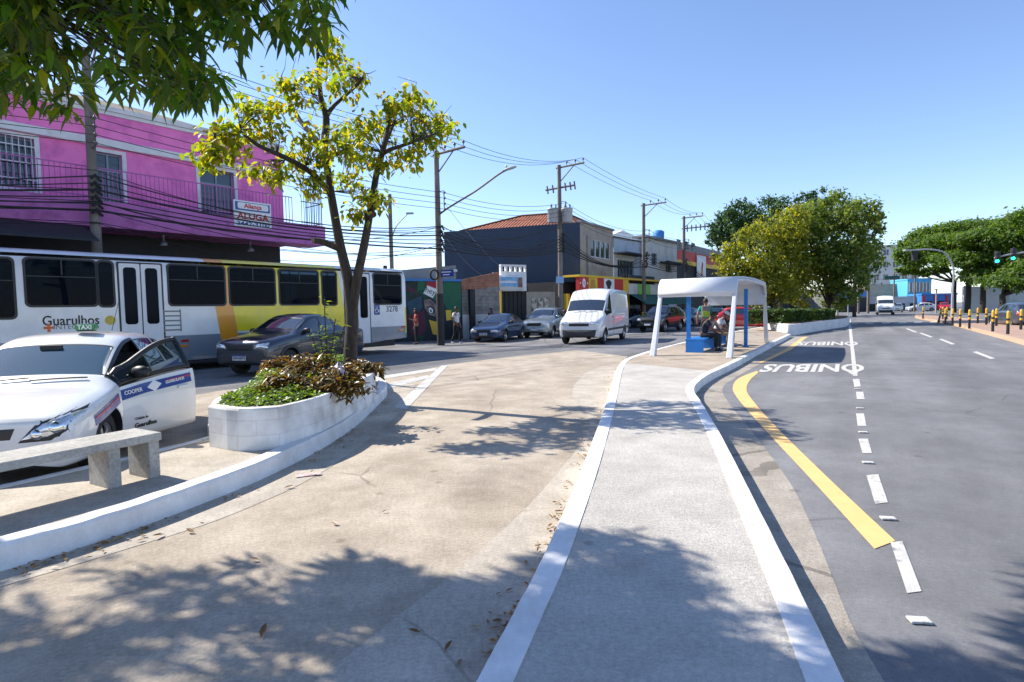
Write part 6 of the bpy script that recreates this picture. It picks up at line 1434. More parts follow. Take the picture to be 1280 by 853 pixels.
# ---- bus shelter
so = G(911, 447.6, 0); SHF = Frame(so, 31)
shel = thing('bus_shelter', 'white arched bus shelter with sloping legs and blue posts on the walk', 'bus shelter', (so.x, so.y, 0), SHF.rz)
M['shw'] = mat('shelter_white', (.66, .68, .72), (.60, .62, .66), 1.2, .45, c3=(.46, .46, .48), s3=2.5, t3=(.6, .85))
SL, SW, SHZ = 7.7, 2.1, 2.24
prof = []
for k in range(9): a = R(180 - 80 * k / 8); prof.append((1.15 + .42 * cos(a), SHZ - .46 + .46 * sin(a)))
prof += [(2.2, SHZ + .03), (3.9, SHZ + .05), (5.6, SHZ + .03)]
for k in range(9): a = R(80 - 80 * k / 8); prof.append((SL - 1.0 + .42 * cos(a), SHZ - .46 + .46 * sin(a)))
rf = MB(); vs = []; fs = []; n = len(prof)
for y in (-.08, SW + .08):
    for x, z in prof: vs.append((x, y, z))
for i in range(n - 1): fs.append((i, i + 1, n + i + 1, n + i))
rf.add(vs, fs, 0, True); o = rf.build('roof', M['shw'], shel); sm = o.modifiers.new('s', 'SOLIDIFY'); sm.thickness = .05; sm.offset = 1
for y in (-.04, SW + .04):
    a = MB()
    for i in range(n - 1): a.tube([(prof[i][0], y, prof[i][1] - .05), (prof[i + 1][0], y, prof[i + 1][1] - .05)], .05, 6)
    a.build('arch_rib', M['shw'], shel)
def leg(x0, x1, y, z1):
    a = MB(); w0, w1 = .11, .055
    for (xa, za, ww), in (): pass
    vs = [(x0 + sx * w0, y + sy * .075, 0) for sx in (-1, 1) for sy in (-1, 1)] + [(x1 + sx * w1, y + sy * .05, z1) for sx in (-1, 1) for sy in (-1, 1)]
    a.add(vs, [(0, 1, 3, 2), (4, 6, 7, 5), (0, 4, 5, 1), (2, 3, 7, 6), (0, 2, 6, 4), (1, 5, 7, 3)]); return a.build('leg', M['shw'], shel, .015)
for y in (-.02, SW + .02): leg(0, .78, y, SHZ - .45); leg(SL, SL - .63, y, SHZ - .45)
for x, z in ((.76, SHZ - .46), (SL - .6, SHZ - .46)): a = MB(); a.b2(x - .04, x + .04, 0, SW, z - .06, z + .06); a.build('eave_beam', M['shw'], shel, .01)
a = MB(); a.b2(SL - .66, SL - .60, .02, SW - .02, 1.45, SHZ - .52); a.build('rear_panel', M['shw'], shel)
def slocal(px, py, z=0): p = G(px, py, z); d = p - SHF.o; return d.dot(SHF.u), d.dot(SHF.v)
bu, bv = slocal(868, 441)
pu, pv = slocal(939, 434)
for x, y in ((bu + .1, bv + .2), (pu, max(pv, .25))): a = MB(); a.box((x, y, 1.0), (.07, .12, 2.0)); a.box((x, y, .01), (.16, .2, .02)); a.build('post', M['blue'], shel, .005)
def shelter_bench(u, v, label):
    p = SHF.W(u, v, 0); t = thing('shelter_bench', label, 'bench', (p.x, p.y, 0), SHF.rz); L = 2.0
    q = MB(); q.b2(0, L, -.28, .28, .36, .43); q.build('seat', M['blue'], t, .012)
    for x in (.0, L - .05): q = MB(); q.b2(x + .002, x + .048, -.27, .27, 0, .358); q.build('side_panel', M['blue'], t, .008)
    return t
shelter_bench(bu, bv, 'blue box bench with man in navy shirt seated on it'); shelter_bench(bu + 2.5, bv, 'second blue box bench deeper inside the white shelter')
# ---- poles
M['pole'] = crack_mat('pole_concrete', (.20, .17, .15), (.26, .22, .19), (.14, .12, .11), 2, 1, 0, bump=.3)
M['polew'] = mat('pole_steel', (.40, .41, .42), (.34, .35, .36), 3, .5)
M['insul'] = mat('insulator', (.10, .08, .08), rough=.3)
NU = Vector((.777, -.629, 0))
def utility_pole(label, px, Y, ztop, zarm=None, rack=True, extras=None, r0=.17, r1=.11):
    p = D(px, 380, Y); t = thing('utility_pole', label, 'utility pole', (p.x, p.y, ZR), 0, 'concrete utility poles along the left street'); H_ = ztop - ZR
    q = MB(); q.tube([(0, 0, 0), (0, 0, H_ * .5), (0, 0, H_)], [r0, (r0 + r1) / 2, r1], 10); q.build('pole', M['pole'], t)
    arm = []
    za = H_ - .15; q = MB(); q.tube([-NU * .2 + Vector((0, 0, za)), NU * 1.75 + Vector((0, 0, za))], .055, 6); q.tube([Vector((0, 0, za - .9)), NU * 1.1 + Vector((0, 0, za))], .03, 5); q.build('crossarm', M['pole'], t)
    for k, d in enumerate((.55, 1.15, 1.68)):
        q = MB(); c = NU * d + Vector((0, 0, za + .05)); q.lathe([(.015, 0), (.02, .12), (.05, .13), (.06, .18), (.035, .24), (0, .26)], 8, T=Matrix.Translation(c)); q.build('insulator', M['insul'], t); arm.append(p * 1 + c + Vector((0, 0, ZR + .24 - p.z)))
    rk = []
    if rack:
        q = MB(); zr_ = H_ * .74; q.tube([Vector((0, 0, zr_ + .45)), NU * .42 + Vector((0, 0, zr_ + .45)), NU * .42 + Vector((0, 0, zr_ - .45)), Vector((0, 0, zr_ - .45))], .025, 5); q.build('bracket', M['insul'], t)
        for k in range(4): q = MB(); c = NU * .46 + Vector((0, 0, zr_ + .36 - k * .24)); q.lathe([(.02, -.05), (.05, -.03), (.05, .03), (.02, .05)], 8, T=Matrix.Translation(c)); q.build('spool', M['insul'], t); rk.append(Vector((p.x, p.y, ZR)) + c)
    low = [Vector((p.x, p.y, ZR)) + NU * (.2 + .06 * (k % 2)) + Vector((0, 0, H_ * .50 + k * .20)) for k in range(6)]
    q = MB()
    for k in range(6): c = low[k] - Vector((p.x, p.y, ZR)); q.tube([c * 1 - NU * .1 - Vector((0, .15, .1)), c + Vector((0, -.03, .02)), c + Vector((.05, .16, -.14))], .045, 5)
    q.build('cable_clamps', M['wire'], t)
    return t, arm, rk, low, p
P0_ = utility_pole('concrete utility pole in front of the pink house, top lost in leaves', 125, 17.15, 9.3)
P1_ = utility_pole('utility pole by the mural with street lamp arm and black painted foot', 550, 25.9, 8.57)
P2_ = utility_pole('utility pole carrying two transformer cans before the navy building', 701, 34.6, 10.0)
P3_ = utility_pole('slim utility pole in front of the off white storey house', 805, 42.1, 9.0, r0=.15)
P4_ = utility_pole('farthest utility pole with two crossarms near the red fascia shop', 855, 51.7, 9.5)
PX = []
for arm_z in (-14,):   # next pole to the left, outside the view, only carries the wires
    pl_ = P0_[4] - Vector((sin(R(39)), cos(R(39)), 0)) * 24
SPN = [P0_, P1_, P2_, P3_, P4_]
def catenary(a, b, sag, n=14): return [a.lerp(b, k / n) - Vector((0, 0, sag * 4 * (k / n) * (1 - k / n))) for k in range(n + 1)]
off = pl_ - P0_[4]; fin = Vector((9, 14, -1.0))
def run(sets, sag, rad, label, grp, jit=0):
    pts = []
    chain = [sets[0] + off] + sets + [sets[-1] + fin]
    for i in range(len(chain) - 1): pts += catenary(chain[i], chain[i + 1], sag * (.6 + .4 * ((i * 7 + len(label)) % 3)))[(1 if i else 0):]
    q = MB(); q.tube(pts, rad, 5); tag(q.build('power_line', M['wire']), label, 'cable', grp)
for k in range(3): run([s_[1][k] for s_ in SPN], .35, .011, 'thin high overhead wire strung between the pole crossarms', 'high wires on the crossarms')
for k in range(4): run([s_[2][k] for s_ in SPN], .4, .011, 'thin wire held by the side brackets of the utility poles', 'bracket wires at mid height')
for k in range(6): run([s_[3][k] for s_ in SPN], .35 + .13 * k, (.034, .022, .018, .03, .016, .02)[k], 'thick black cable clamped low on the utility poles', 'low thick cables on the poles')
rnd = random.Random(14)
for k in range(7):   # extra slack lines past the pink house
    a = P0_[3][k % 6] + Vector((0, 0, rnd.uniform(-.5, .7))); b = P1_[3][(k * 2) % 6] + Vector((0, 0, rnd.uniform(-.5, .5))); q = MB(); q.tube(catenary(a + off, a, rnd.uniform(.3, .9)) + catenary(a, b, rnd.uniform(.3, 1.0))[1:], .012, 5); tag(q.build('power_line', M['wire']), 'slack thin cable crossing in front of the pink house', 'cable', 'slack cables before the pink house')
for k in range(4):
    a = P1_[3][k] + Vector((0, 0, .3)); b = P2_[3][5 - k] + Vector((0, 0, rnd.uniform(-.6, .6))); q = MB(); q.tube(catenary(a, b, rnd.uniform(.2, .6)), .012, 5); tag(q.build('power_line', M['wire']), 'slack thin cable crossing in front of the navy building', 'cable', 'slack cables before the navy building')
# service drops to the buildings
for a, b in ((P1_[2][2], SF.W(1.2, .1, 3.4)), (P1_[3][4], KF.W(1.6, .1, 3.3))): q = MB(); q.tube(catenary(a, b, .3), .01, 5); tag(q.build('service_cable', M['steel']), 'pale service cable dropping from the mural pole to the yard wall', 'cable', 'service cables from the mural pole')
q = MB(); a = P2_[3][2]; q.tube(catenary(a, SF.W(4.0, .1, 2.2), .1), .01, 5); tag(q.build('service_cable', M['steel']), 'pale slanting cable from the transformer pole across the navy wall', 'cable')
# details on the poles
t = P1_[0]; H1 = 8.57 - ZR
q = MB(); q.tube([(0, 0, 0), (0, 0, 2.35)], [.178, .170], 10); q.build('black_foot', M['dark'], t)
q = MB(); z_ = D(552, 268, 25.9).z - ZR; e = D(637, 211, 24.6) - Vector((P1_[4].x, P1_[4].y, ZR)); q.tube(curvy([Vector((.1, -.1, z_ - .5)), Vector((.12, -.1, z_)), Vector((0, 0, z_)).lerp(e, .5) + Vector((.1, 0, .02)), Vector((0, 0, z_)).lerp(e, .86) + Vector((0, 0, .05)), e], 4), .04, 7); la = q.build('lamp_arm', mat('rusty_steel', (.22, .13, .10), (.16, .10, .08), 4, .6), t)
q = MB(); d_ = Vector((e.x, e.y, 0)).normalized(); q.lathe([(0, -.32), (.06, -.3), (.10, -.1), (.11, .1), (.07, .3), (0, .34)], 10, T=Matrix.Translation(e) @ Euler((0, R(90 - 10), math.atan2(d_.y, d_.x))).to_matrix().to_4x4() @ Matrix.Diagonal((.5, 1, 1, 1))); q.build('lamp_head', M['polew'], la)
q = MB(); q.lathe([(.0, 0), (.05, .0), (.05, .08), (0, .1)], 8, T=Matrix.Translation(e - d_ * .15 + Vector((0, 0, .07)))); q.build('photocell', mat('photocell', (.6, .7, .15), rough=.4), la)
z_ = D(554, 342, 25.7).z - ZR; q = MB(); q.box((.35, -.22, z_), (.75, .03, .30), rz=R(-25)); sp = q.build('street_sign', M['band'], t); lettering('R. Sete', .11, basis(Vector((.35, -.22, z_ + .06)) + Vector((-sin(R(25)) * .018, -cos(R(25)) * .018, 0)), (cos(R(-25)), sin(R(-25)), 0), (0, 0, 1)), M['inkw'], sp, .02) if False else None
q = MB()
for k in range(2): q.box((.35 - sin(R(25)) * .018, -.22 - cos(R(25)) * .018, z_ + .06 - k * .12), (.5 - .15 * k, .006, .045), rz=R(-25))
q.build('sign_line', M['inkw'], sp)
q = MB(); q.tube([Vector((-.2 + .17 * cos(a), -.2, z_ - .05 + .22 * sin(a))) for a in [2 * pi * k / 16 for k in range(17)]], .045, 6, False); q.build('cable_coil', M['wire'], t)
t = P2_[0]
z_ = D(700, 272, 34.6).z - ZR
for sx in (-1, 1):
    c = Vector((sx * .42, -.2, z_ - .35)); q = MB(); q.lathe([(0, 0), (.30, 0), (.33, .05), (.33, .75), (.36, .78), (.34, .85), (0, .88)], 16, T=Matrix.Translation(c)); tr = q.build('transformer', mat('transformer_grey', (.42, .43, .44), (.34, .35, .36), 4, .5), t)
    for k in range(3): q = MB(); a = k * 2.1; q.lathe([(.03, 0), (.05, .06), (.03, .1), (.05, .16), (.02, .24)], 8, T=Matrix.Translation(c + Vector((.18 * cos(a), .18 * sin(a), .85)))); q.build('bushing', M['insul'], tr)
z_ = D(700, 235, 34.6).z - ZR; q = MB(); q.tube([-NU * 1.0 + Vector((0, 0, z_)), NU * 1.1 + Vector((0, 0, z_))], .06, 6)
for d in (-.9, -.5, .4, .75, 1.05): q.tube([NU * d + Vector((0, 0, z_ + .22)), NU * d + Vector((.05, -.1, z_ - .25))], .05, 6)
q.build('fuse_arm', M['insul'], t)
q = MB(); z_ = D(698, 350, 34.4).z - ZR; q.box((-.05, -.22, z_), (.45, .03, .4)); q.build('small_sign', mat('sign_pale_blue', (.25, .42, .62), rough=.5), t)
t = P4_[0]; q = MB(); z_ = D(860, 286, 51.7).z - ZR; q.tube([-NU * .2 + Vector((0, 0, z_)), NU * 2.2 + Vector((0, 0, z_))], .06, 6)
for k in range(5): c = NU * (.3 + .4 * k) + Vector((0, 0, z_)); q.tube([c + Vector((0, 0, .25)), c - Vector((0, 0, .3))], .06, 5)
q.build('fuse_arm', M['insul'], t)
t = P3_[0]; q = MB(); q.b2(-.165, .165, -.165, .165, 0, 1.2); q.build('yellow_foot', M['syel'], t)
p = D(491, 380, 31); sl = thing('thin_pole', 'thin dark pole with small lamp rising behind the bus tail', 'lamp post', (p.x, p.y, ZR)); zt_ = D(491, 243, 31).z - ZR
q = MB(); q.tube([(0, 0, 0), (0, 0, zt_)], [.13, .10], 8); q.build('pole', M['pole'], sl); e = D(510, 267, 31) - Vector((p.x, p.y, ZR)); q = MB(); q.tube(curvy([Vector((0, 0, e.z - 1.5)), Vector((.3, 0, e.z - .7)), e], 4), .03, 6); la = q.build('lamp_arm', M['polew'], sl); q = MB(); q.box(e + Vector((.1, 0, 0)), (.4, .16, .1)); q.build('lamp_head', M['polew'], la, .03)
# ---- right road: lamp post, traffic lights, signs
p = G(1190, 395.5); ls = thing('street_lamp', 'grey street lamp with curved arm over the right road', 'street lamp', (p.x, p.y, ZR)); Yp = p.y
zt_ = D(1188, 335, Yp).z - ZR; e = D(1143, 313, Yp) - Vector((p.x, p.y, ZR)); m1 = D(1180, 316, Yp) - Vector((p.x, p.y, ZR)); m2 = D(1160, 312, Yp) - Vector((p.x, p.y, ZR))
q = MB(); q.tube([(0, 0, 0), (0, 0, zt_ * .5)], [.15, .11], 10); q.tube(curvy([Vector((0, 0, zt_ * .5)), Vector((0, 0, zt_)), m1, m2, e], 5), .085, 8); q.build('pole', M['polew'], ls)
q = MB(); q.box(e + Vector((-.5, 0, 0)), (1.2, .4, .16)); q.build('lamp_head', M['polew'], ls, .05)
q = MB(); c = D(1143, 320, Yp) - Vector((p.x, p.y, ZR)); q.box(c, (.45, .4, 1.1)); q.build('signal_box', M['dark'], ls, .05)
M['green_on'] = mat('signal_green', (.02, .5, .35), rough=.3, emit=((.02, .9, .55), 2.5))
ty = 46; tp = D(1345, 380, ty); tl = thing('traffic_signal', 'traffic signal arm with two lit green lights before the flat crowned trees', 'traffic light', (tp.x, tp.y, ZR)); O_ = Vector((tp.x, tp.y, ZR))
a0 = D(1345, 306, ty) - O_; a1 = D(1262, 319, ty) - O_; a2 = D(1243, 324, ty) - O_
q = MB(); q.tube([(0, 0, 0), (0, 0, a0.z)], [.14, .11], 10); q.tube([Vector((0, 0, a0.z)), a1 + Vector((0, 0, .05)), a2 + Vector((0, 0, .1))], [.09, .06, .05], 8); q.build('mast', M['polew'], tl)
for px, py in ((1246.5, 325.5), (1266.5, 322)):
    c = D(px, py, ty) - O_; q = MB(); q.box(c + Vector((0, 0, .22)), (.34, .26, 1.0)); bxx = q.build('signal_head', M['black'], tl, .04)
    dv = (CAM - (c + O_)); dv.z = 0; dv.normalize()
    for k, mm in ((0, 'green_on'), (1, 'dark'), (2, 'dark')):
        q = MB(); q.lathe([(0, .03), (.10, .02), (.13, 0)], 14, T=Matrix.Translation(c + dv * .17 + Vector((0, 0, -.08 + k * .3))) @ dv.to_track_quat('Z', 'Y').to_matrix().to_4x4()); q.build('lens', M[mm], bxx)
q = MB(); q.tube([D(1348, 338, ty) - O_, D(1255, 347, ty) - O_, D(1060, 350, 70) - O_], .02, 5); q.build('span_wire', M['wire'], tl)
p = D(1117, 385, 98); gs = thing('road_sign', 'dark green direction sign on a post above the far junction', 'sign', (p.x, p.y, ZR)); z_ = D(1113, 347.5, 98).z - ZR
q = MB(); q.tube([(0, 0, 0), (0, 0, z_ + 1.0)], .12, 8); q.build('post', M['pole'], gs); q = MB(); q.box((-.5, -.2, z_), (2.6, .08, .6)); q.build('sign_board', M['awn'], gs)
for lab, px, Y, yt, m, rad in (('white thin post beside the bushy tree trunk', 1047, 47, 340, 'polew', .09), ('slim grey utility post before the cyan building', 1143, 92, 345, 'pole', .15), ('white low post in front of blue red shop', 1170, 80, 362, 'polew', .1), ('short brown wooden post left of the light truck', 1085, 86, 348, 'pole', .2), ('dark wooden post by the corner shop', 1073, 84, 340, 'pole', .17)):
    p = D(px, 385, Y); z_ = D(px, yt, Y).z - ZR; t = thing('post', lab, 'post', (p.x, p.y, ZR)); q = MB(); q.tube([(0, 0, 0), (0, 0, z_)], [rad, rad * .8], 8); q.build('shaft', M[m], t); q = MB(); q.box((0, 0, z_), (rad * 5, rad * 1.5, rad)); q.build('cap', M[m], t)
p = D(1060, 388, 58); t = thing('bus_stop_sign', 'small blue and white bus stop sign near the hedge tip', 'sign', (p.x, p.y, ZR)); q = MB(); q.tube([(0, 0, 0), (0, 0, 2.9)], .05, 7); q.build('post', M['polew'], t); q = MB(); q.slab([(x, -.08, z) for x, z in rrect(-.3, .3, 2.0, 2.9, .1)], (0, .04, 0)); sgp = q.build('sign_board', M['sblue'], t); q = MB(); q.box((0, -.09, 2.45), (.36, .01, .4)); q.build('bus_symbol', M['inkw'], sgp)
# ---- bollards on the reservation
M['boly'] = mat('bollard_yellow', (.75, .45, .03), (.68, .40, .03), 6, .5); M['bolk'] = mat('bollard_black', (.015, .015, .015), rough=.5)
BP_ = [(1153.7, 398.8), (1172.7, 403.7), (1181.6, 405.6), (1190.5, 407.2), (1200, 409), (1211.6, 411), (1240.8, 415.4), (1259.7, 418.8), (1276, 413), (1245.3, 408.4), (1232.7, 406.6), (1222, 405), (1178.4, 399.5), (1183.4, 400)]
first = None; bol_lab = 'yellow topped black bollard on the red paved reservation'
for i, (x, y) in enumerate(BP_):
    p = G(x, y, -.05)
    if first is None:
        first = thing('bollard', bol_lab, 'bollard', (p.x, p.y, -.05), 0, 'yellow and black bollards on the reservation')
        q = MB(); q.tube([(0, 0, 0), (0, 0, .5)], .06, 10); q.build('shaft', M['bolk'], first); q = MB(); q.tube([(0, 0, .501), (0, 0, .62)], .062, 10); q.tube([(0, 0, .72), (0, 0, .98)], .062, 10); q.lathe([(.062, .98), (.04, 1.03), (0, 1.05)], 10); q.build('yellow_band', M['boly'], first); q = MB(); q.tube([(0, 0, .62), (0, 0, .72)], .061, 10); q.build('black_band', M['bolk'], first)
    else:
        o = dup(first, (p.x, p.y, -.05))
        if i == 1: o.rotation_euler = (0, R(14), 0)
# ---- road studs and litter
q = MB(); q.box((0, 0, .007), (.10, .06, .014)); st0 = q.build('road_stud', M['rpaint'], None, .008)
for i, (x, y) in enumerate(((1149, 777), (1110, 649), (1085, 579), (1079, 541), (1075, 511), (1072, 487))):
    p = G(x, y, ZR + .004); o = st0 if i == 0 else st0.copy()
    if i: COL.objects.link(o)
    o.location = p; o.rotation_euler = (0, 0, R(-8 - 4 * i)); tag(o, 'white road stud between the dashes of the bus lane line', 'road stud', 'road studs along the bus lane')
M['dry'] = leaf_mat('dry_leaf', [(.30, .15, .02), (.22, .10, .03), (.14, .08, .03), (.42, .25, .03)], .2)
rnd = random.Random(8); lf0 = None
spots = [(178, 664), (290, 708), (320, 700), (175, 676), (240, 665), (330, 792), (420, 655), (700, 640), (705, 655), (695, 665), (690, 680), (712, 630), (735, 585), (740, 575), (360, 610), (390, 590), (430, 560), (250, 652), (200, 670), (130, 690), (560, 810), (520, 790), (480, 640), (880, 612), (300, 640), (450, 545), (465, 532), (476, 520), (700, 600), (686, 690)]
for i in range(24):
    x, y = spots[i] if i < len(spots) else (rnd.uniform(300, 690), rnd.uniform(600, 850))
    p = G(x, y, ZR + .014)
    if lf0 is None:
        l_ = Leaves(3); l_.blade(Vector((-.05, 0, .006)), Vector((1, .1, .08)), .13, .045, .5, -.1); lf0 = l_.build('fallen_leaf', M['dry'], None); o = lf0
    else: o = lf0.copy(); COL.objects.link(o)
    o.location = p; o.rotation_euler = (rnd.uniform(-.2, .2), rnd.uniform(-.2, .2), rnd.uniform(0, 6.28)); k = rnd.uniform(.35, .75); o.scale = (k, k, k); tag(o, 'dry yellow brown leaf lying on the driveway concrete', 'leaf', 'fallen leaves on the driveway')
l_ = Leaves(17); rnd = l_.r     # leaf litter swept against the kerbs
for ln, d0, cnt in ((LK, .12, 260), (PK, -.12, 260)):
    for _ in range(cnt):
        i = rnd.randrange(2, len(ln) * 2 // 3); t_ = rnd.random(); a, b = ln[i], ln[i + 1]; c = a.lerp(b, t_); tn = (b - a).normalized(); off_ = abs(rnd.gauss(0, .07)) + .03
        if sin(c.y * 2.1) + sin(c.y * 5.3) < -.1 and rnd.random() < .8: continue
        s_ = 1 if d0 > 0 else -1; c = c + Vector((-tn.y, tn.x, 0)) * off_ * s_; c.z = ZR + .016; a_ = rnd.uniform(0, 6.28); l_.blade(c, Vector((cos(a_), sin(a_), .1)), rnd.uniform(.02, .06), rnd.uniform(.012, .025), .4, 0)
tag(l_.build('leaf_litter', M['dry'], None), 'small brown leaf litter gathered along the kerb feet', 'leaf litter', kind='stuff')
p = G(382, 594, ZR + .012); q = MB(); q.box((0, 0, .002), (.18, .1, .004), rz=.4); q.box((.1, .02, .006), (.09, .06, .004), rz=-.3); o = q.build('paper_scrap', mat('paper', (.65, .6, .58), (.4, .2, .2), 30, .7)); o.location = p; tag(o, 'torn paper scrap on the concrete beside the island kerb', 'litter')
# ================================================================== people
SKIN = {}
def skin_mat(n, c): SKIN[n] = mat('skin_' + n, c, tuple(x * .9 for x in c), 12, .55); return SKIN[n]
skin_mat('tan', (.30, .155, .10)); skin_mat('brown', (.14, .07, .045)); skin_mat('fair', (.42, .25, .18))
M['hair'] = mat('hair_black', (.012, .010, .009), (.02, .016, .014), 30, .6)
def grow(name, chains, m, parent, lvl=2):
    """chains: list of [(point, radius)...]; points closer than 1 mm are shared, so limbs join"""
    vs = []; rs = []; es = []
    def idx(p, r):
        for i, v in enumerate(vs):
            if (v - p).length < .001: return i
        vs.append(Vector(p)); rs.append(r); return len(vs) - 1
    for ch in chains:
        prev = None
        for p, r in ch:
            i = idx(Vector(p), r)
            if prev is not None and prev != i: es.append((prev, i))
            prev = i
    me = bpy.data.meshes.new('sk'); me.from_pydata(vs, es, []); o = bpy.data.objects.new('sk', me); COL.objects.link(o)
    md = o.modifiers.new('k', 'SKIN'); md.use_smooth_shade = True
    for i, r in enumerate(rs): me.skin_vertices[0].data[i].radius = (r, r) if not isinstance(r, tuple) else r
    me.skin_vertices[0].data[0].use_root = True
    sb = o.modifiers.new('s', 'SUBSURF'); sb.levels = lvl; sb.render_levels = lvl
    bpy.context.view_layer.update(); out = bpy.data.meshes.new_from_object(o.evaluated_get(DG())); out.name = name
    bpy.data.objects.remove(o); bpy.data.meshes.remove(me)
    out.materials.clear(); out.materials.append(m)
    for p in out.polygons: p.use_smooth = True; p.material_index = 0
    return link(name, out, parent)
V = Vector
STAND = dict(pel=V((0, 0, .95)), wai=V((.01, 0, 1.08)), che=V((0, 0, 1.32)), nec=V((0, 0, 1.47)), hea=V((.02, 0, 1.60)), sh=V((0, .19, 1.42)), el=V((-.03, .25, 1.13)), wr=V((.05, .26, .88)), hip=V((0, .09, .93)), kn=V((.03, .10, .50)), an=V((-.02, .10, .08)), toe=V((.16, .11, .04)))
SIT = dict(pel=V((0, 0, .50)), wai=V((.04, 0, .64)), che=V((.14, 0, .86)), nec=V((.23, 0, 1.0)), hea=V((.31, 0, 1.11)), sh=V((.16, .19, .95)), el=V((.28, .25, .70)), wr=V((.48, .13, .60)), hip=V((.02, .09, .50)), kn=V((.44, .11, .50)), an=V((.42, .11, .08)), toe=V((.60, .12, .04)))
def person(label, pos, az, pose, skin, shirt, pants, shoes=None, hair='short', over_l=None, over_r=None, scale=1.0, cap=None, sleeves='short', group=None):
    t = thing('person', label, 'person', pos, face_to(az), group); t.scale = (scale,) * 3
    J = dict(pose); mk = lambda o, s_: {k: V((v.x, v.y * s_, v.z)) for k, v in {**J, **(o or {})}.items()}
    Lj, Rj = mk(over_l, 1), mk(over_r, -1)
    ch = [[(J['pel'], .13), (J['wai'], .115), (J['che'], .14), (J['nec'], .055), (J['nec'].lerp(J['hea'], .5), .052), (J['hea'], .088), (J['hea'] + (J['hea'] - J['nec']).normalized() * .09, .078)]]
    for q_ in (Lj, Rj):
        sd = 1 if q_ is Lj else -1
        ch.append([(J['che'], .14), (q_['sh'], .062), (q_['sh'].lerp(q_['el'], .5), .048), (q_['el'], .04), (q_['el'].lerp(q_['wr'], .4), .04), (q_['wr'], .026)])
        d = (q_['wr'] - q_['el']).normalized(); pa = q_['wr'] + d * .07; ch.append([(q_['wr'], .026), (pa, .032)])
        sx = V((0, 0, 1)).cross(d); sx = sx.normalized() if sx.length > .1 else V((1, 0, 0)); dn = d.cross(sx).normalized()
        for k in range(4):
            b = pa + sx * (-.027 + .018 * k) + d * .02; L_ = (.062, .072, .068, .052)[k]; ch.append([(pa, .032), (b, .0105), (b + d * L_ * .5 + dn * .006, .0095), (b + d * L_ * .85 + dn * .022, .008)])
        th = q_['wr'] + d * .03 + sx * .03 * -sd; ch.append([(q_['wr'], .026), (th, .012), (th + d * .03 - sx * .015 * sd, .0105)])
        ch.append([(J['pel'], .13), (q_['hip'], .095), (q_['hip'].lerp(q_['kn'], .5), .078), (q_['kn'], .057), (q_['kn'].lerp(q_['an'], .35), .058), (q_['an'], .038), (q_['toe'], .03)])
    body = grow('body', ch, SKIN[skin], t)
    f = 1.14
    sh = [[(J['pel'] + V((0, 0, .03)), .14), (J['wai'], .135), (J['che'], .158), (J['che'].lerp(J['nec'], .75), .082)]]
    for q_ in (Lj, Rj):
        e = q_['sh'].lerp(q_['el'], .62 if sleeves == 'short' else 1); c2 = [(J['che'], .158), (q_['sh'], .08), (e, .062)]
        if sleeves == 'long': c2.append((q_['el'].lerp(q_['wr'], .9), .045))
        sh.append(c2)
    grow('shirt', sh, shirt, t)
    pn = [[(J['wai'].lerp(J['pel'], .5), .13), (J['pel'], .145)]]
    for q_ in (Lj, Rj): pn.append([(J['pel'], .145), (q_['hip'], .108), (q_['hip'].lerp(q_['kn'], .5), .092), (q_['kn'], .072), (q_['kn'].lerp(q_['an'], .5), .064), (q_['kn'].lerp(q_['an'], .93), .055)])
    grow('trousers', pn, pants, t)
    for q_ in (Lj, Rj): s_ = grow('shoe', [[(q_['an'] + V((-.03, 0, -.02)), .045), (q_['an'].lerp(q_['toe'], .5), .046), (q_['toe'], .036)]], shoes or M['black'], t)
    up = (J['hea'] - J['nec']).normalized(); fw = V((1, 0, 0)) - up * up.x; fw.normalize(); hc = J['hea'] + up * .05
    hm = MB(); T = basis(hc - fw * .012, fw, V((0, 1, 0))); pf = [(0, .118), (.05, .11), (.085, .08), (.102, .035), (.100, -.01), (.088, -.045)]
    if hair == 'long': pf += [(.095, -.12), (.085, -.2), (.03, -.22)]
    hm.lathe(pf, 14, T=T @ Matrix.Diagonal((1.03, .9, 1, 1)))
    for i in range(len(hm.v)):   # leave the face free
        r_ = hm.v[i] - hc
        if r_.dot(fw) > .045 and r_.dot(up) < .05: hm.v[i] = hm.v[i] - fw * (r_.dot(fw) - .02)
    hm.build('hair', M['hair'], t)
    fc = MB(); fc.tube([hc + fw * .088 + up * .0, hc + fw * .112 - up * .035, hc + fw * .088 - up * .042], [.010, .014, .010], 6); fc.build('nose', SKIN[skin], body)
    for sd in (-1, 1):
        e = MB(); e.lathe([(0, -.008), (.012, 0), (0, .008)], 8, T=Matrix.Translation(hc + fw * .086 + V((0, sd * .032, 0)) + up * .005)); e.build('eye', M['inkk'], body)
        e = MB(); e.lathe([(0, -.012), (.024, 0), (0, .012)], 8, T=Matrix.Translation(hc + V((0, sd * .088, 0)) - up * .01) @ Euler((R(90), 0, 0)).to_matrix().to_4x4()); e.build('ear', SKIN[skin], body)
    e = MB(); e.tube([hc + fw * .083 - up * .065 + V((0, -.022, 0)), hc + fw * .09 - up * .066, hc + fw * .083 - up * .065 + V((0, .022, 0))], .006, 5); e.build('mouth', mat('lips', (.22, .07, .06), rough=.5), body)
    if cap:
        c = MB(); c.lathe([(0, .128), (.06, .118), (.1, .08), (.108, .03)], 14, T=T); c.slab([tuple(hc + up * .045 + fw * a + V((0, b, 0))) for a, b in ((.06, -.08), (.17, -.06), (.19, 0), (.17, .06), (.06, .08))], up * .012); c.build('cap', cap, t)
    return t, J
def cloth(n, a, b=None): return mat('cloth_' + n, a, b or tuple(x * .8 for x in a), 14, .85, bump=.2, bscale=40)
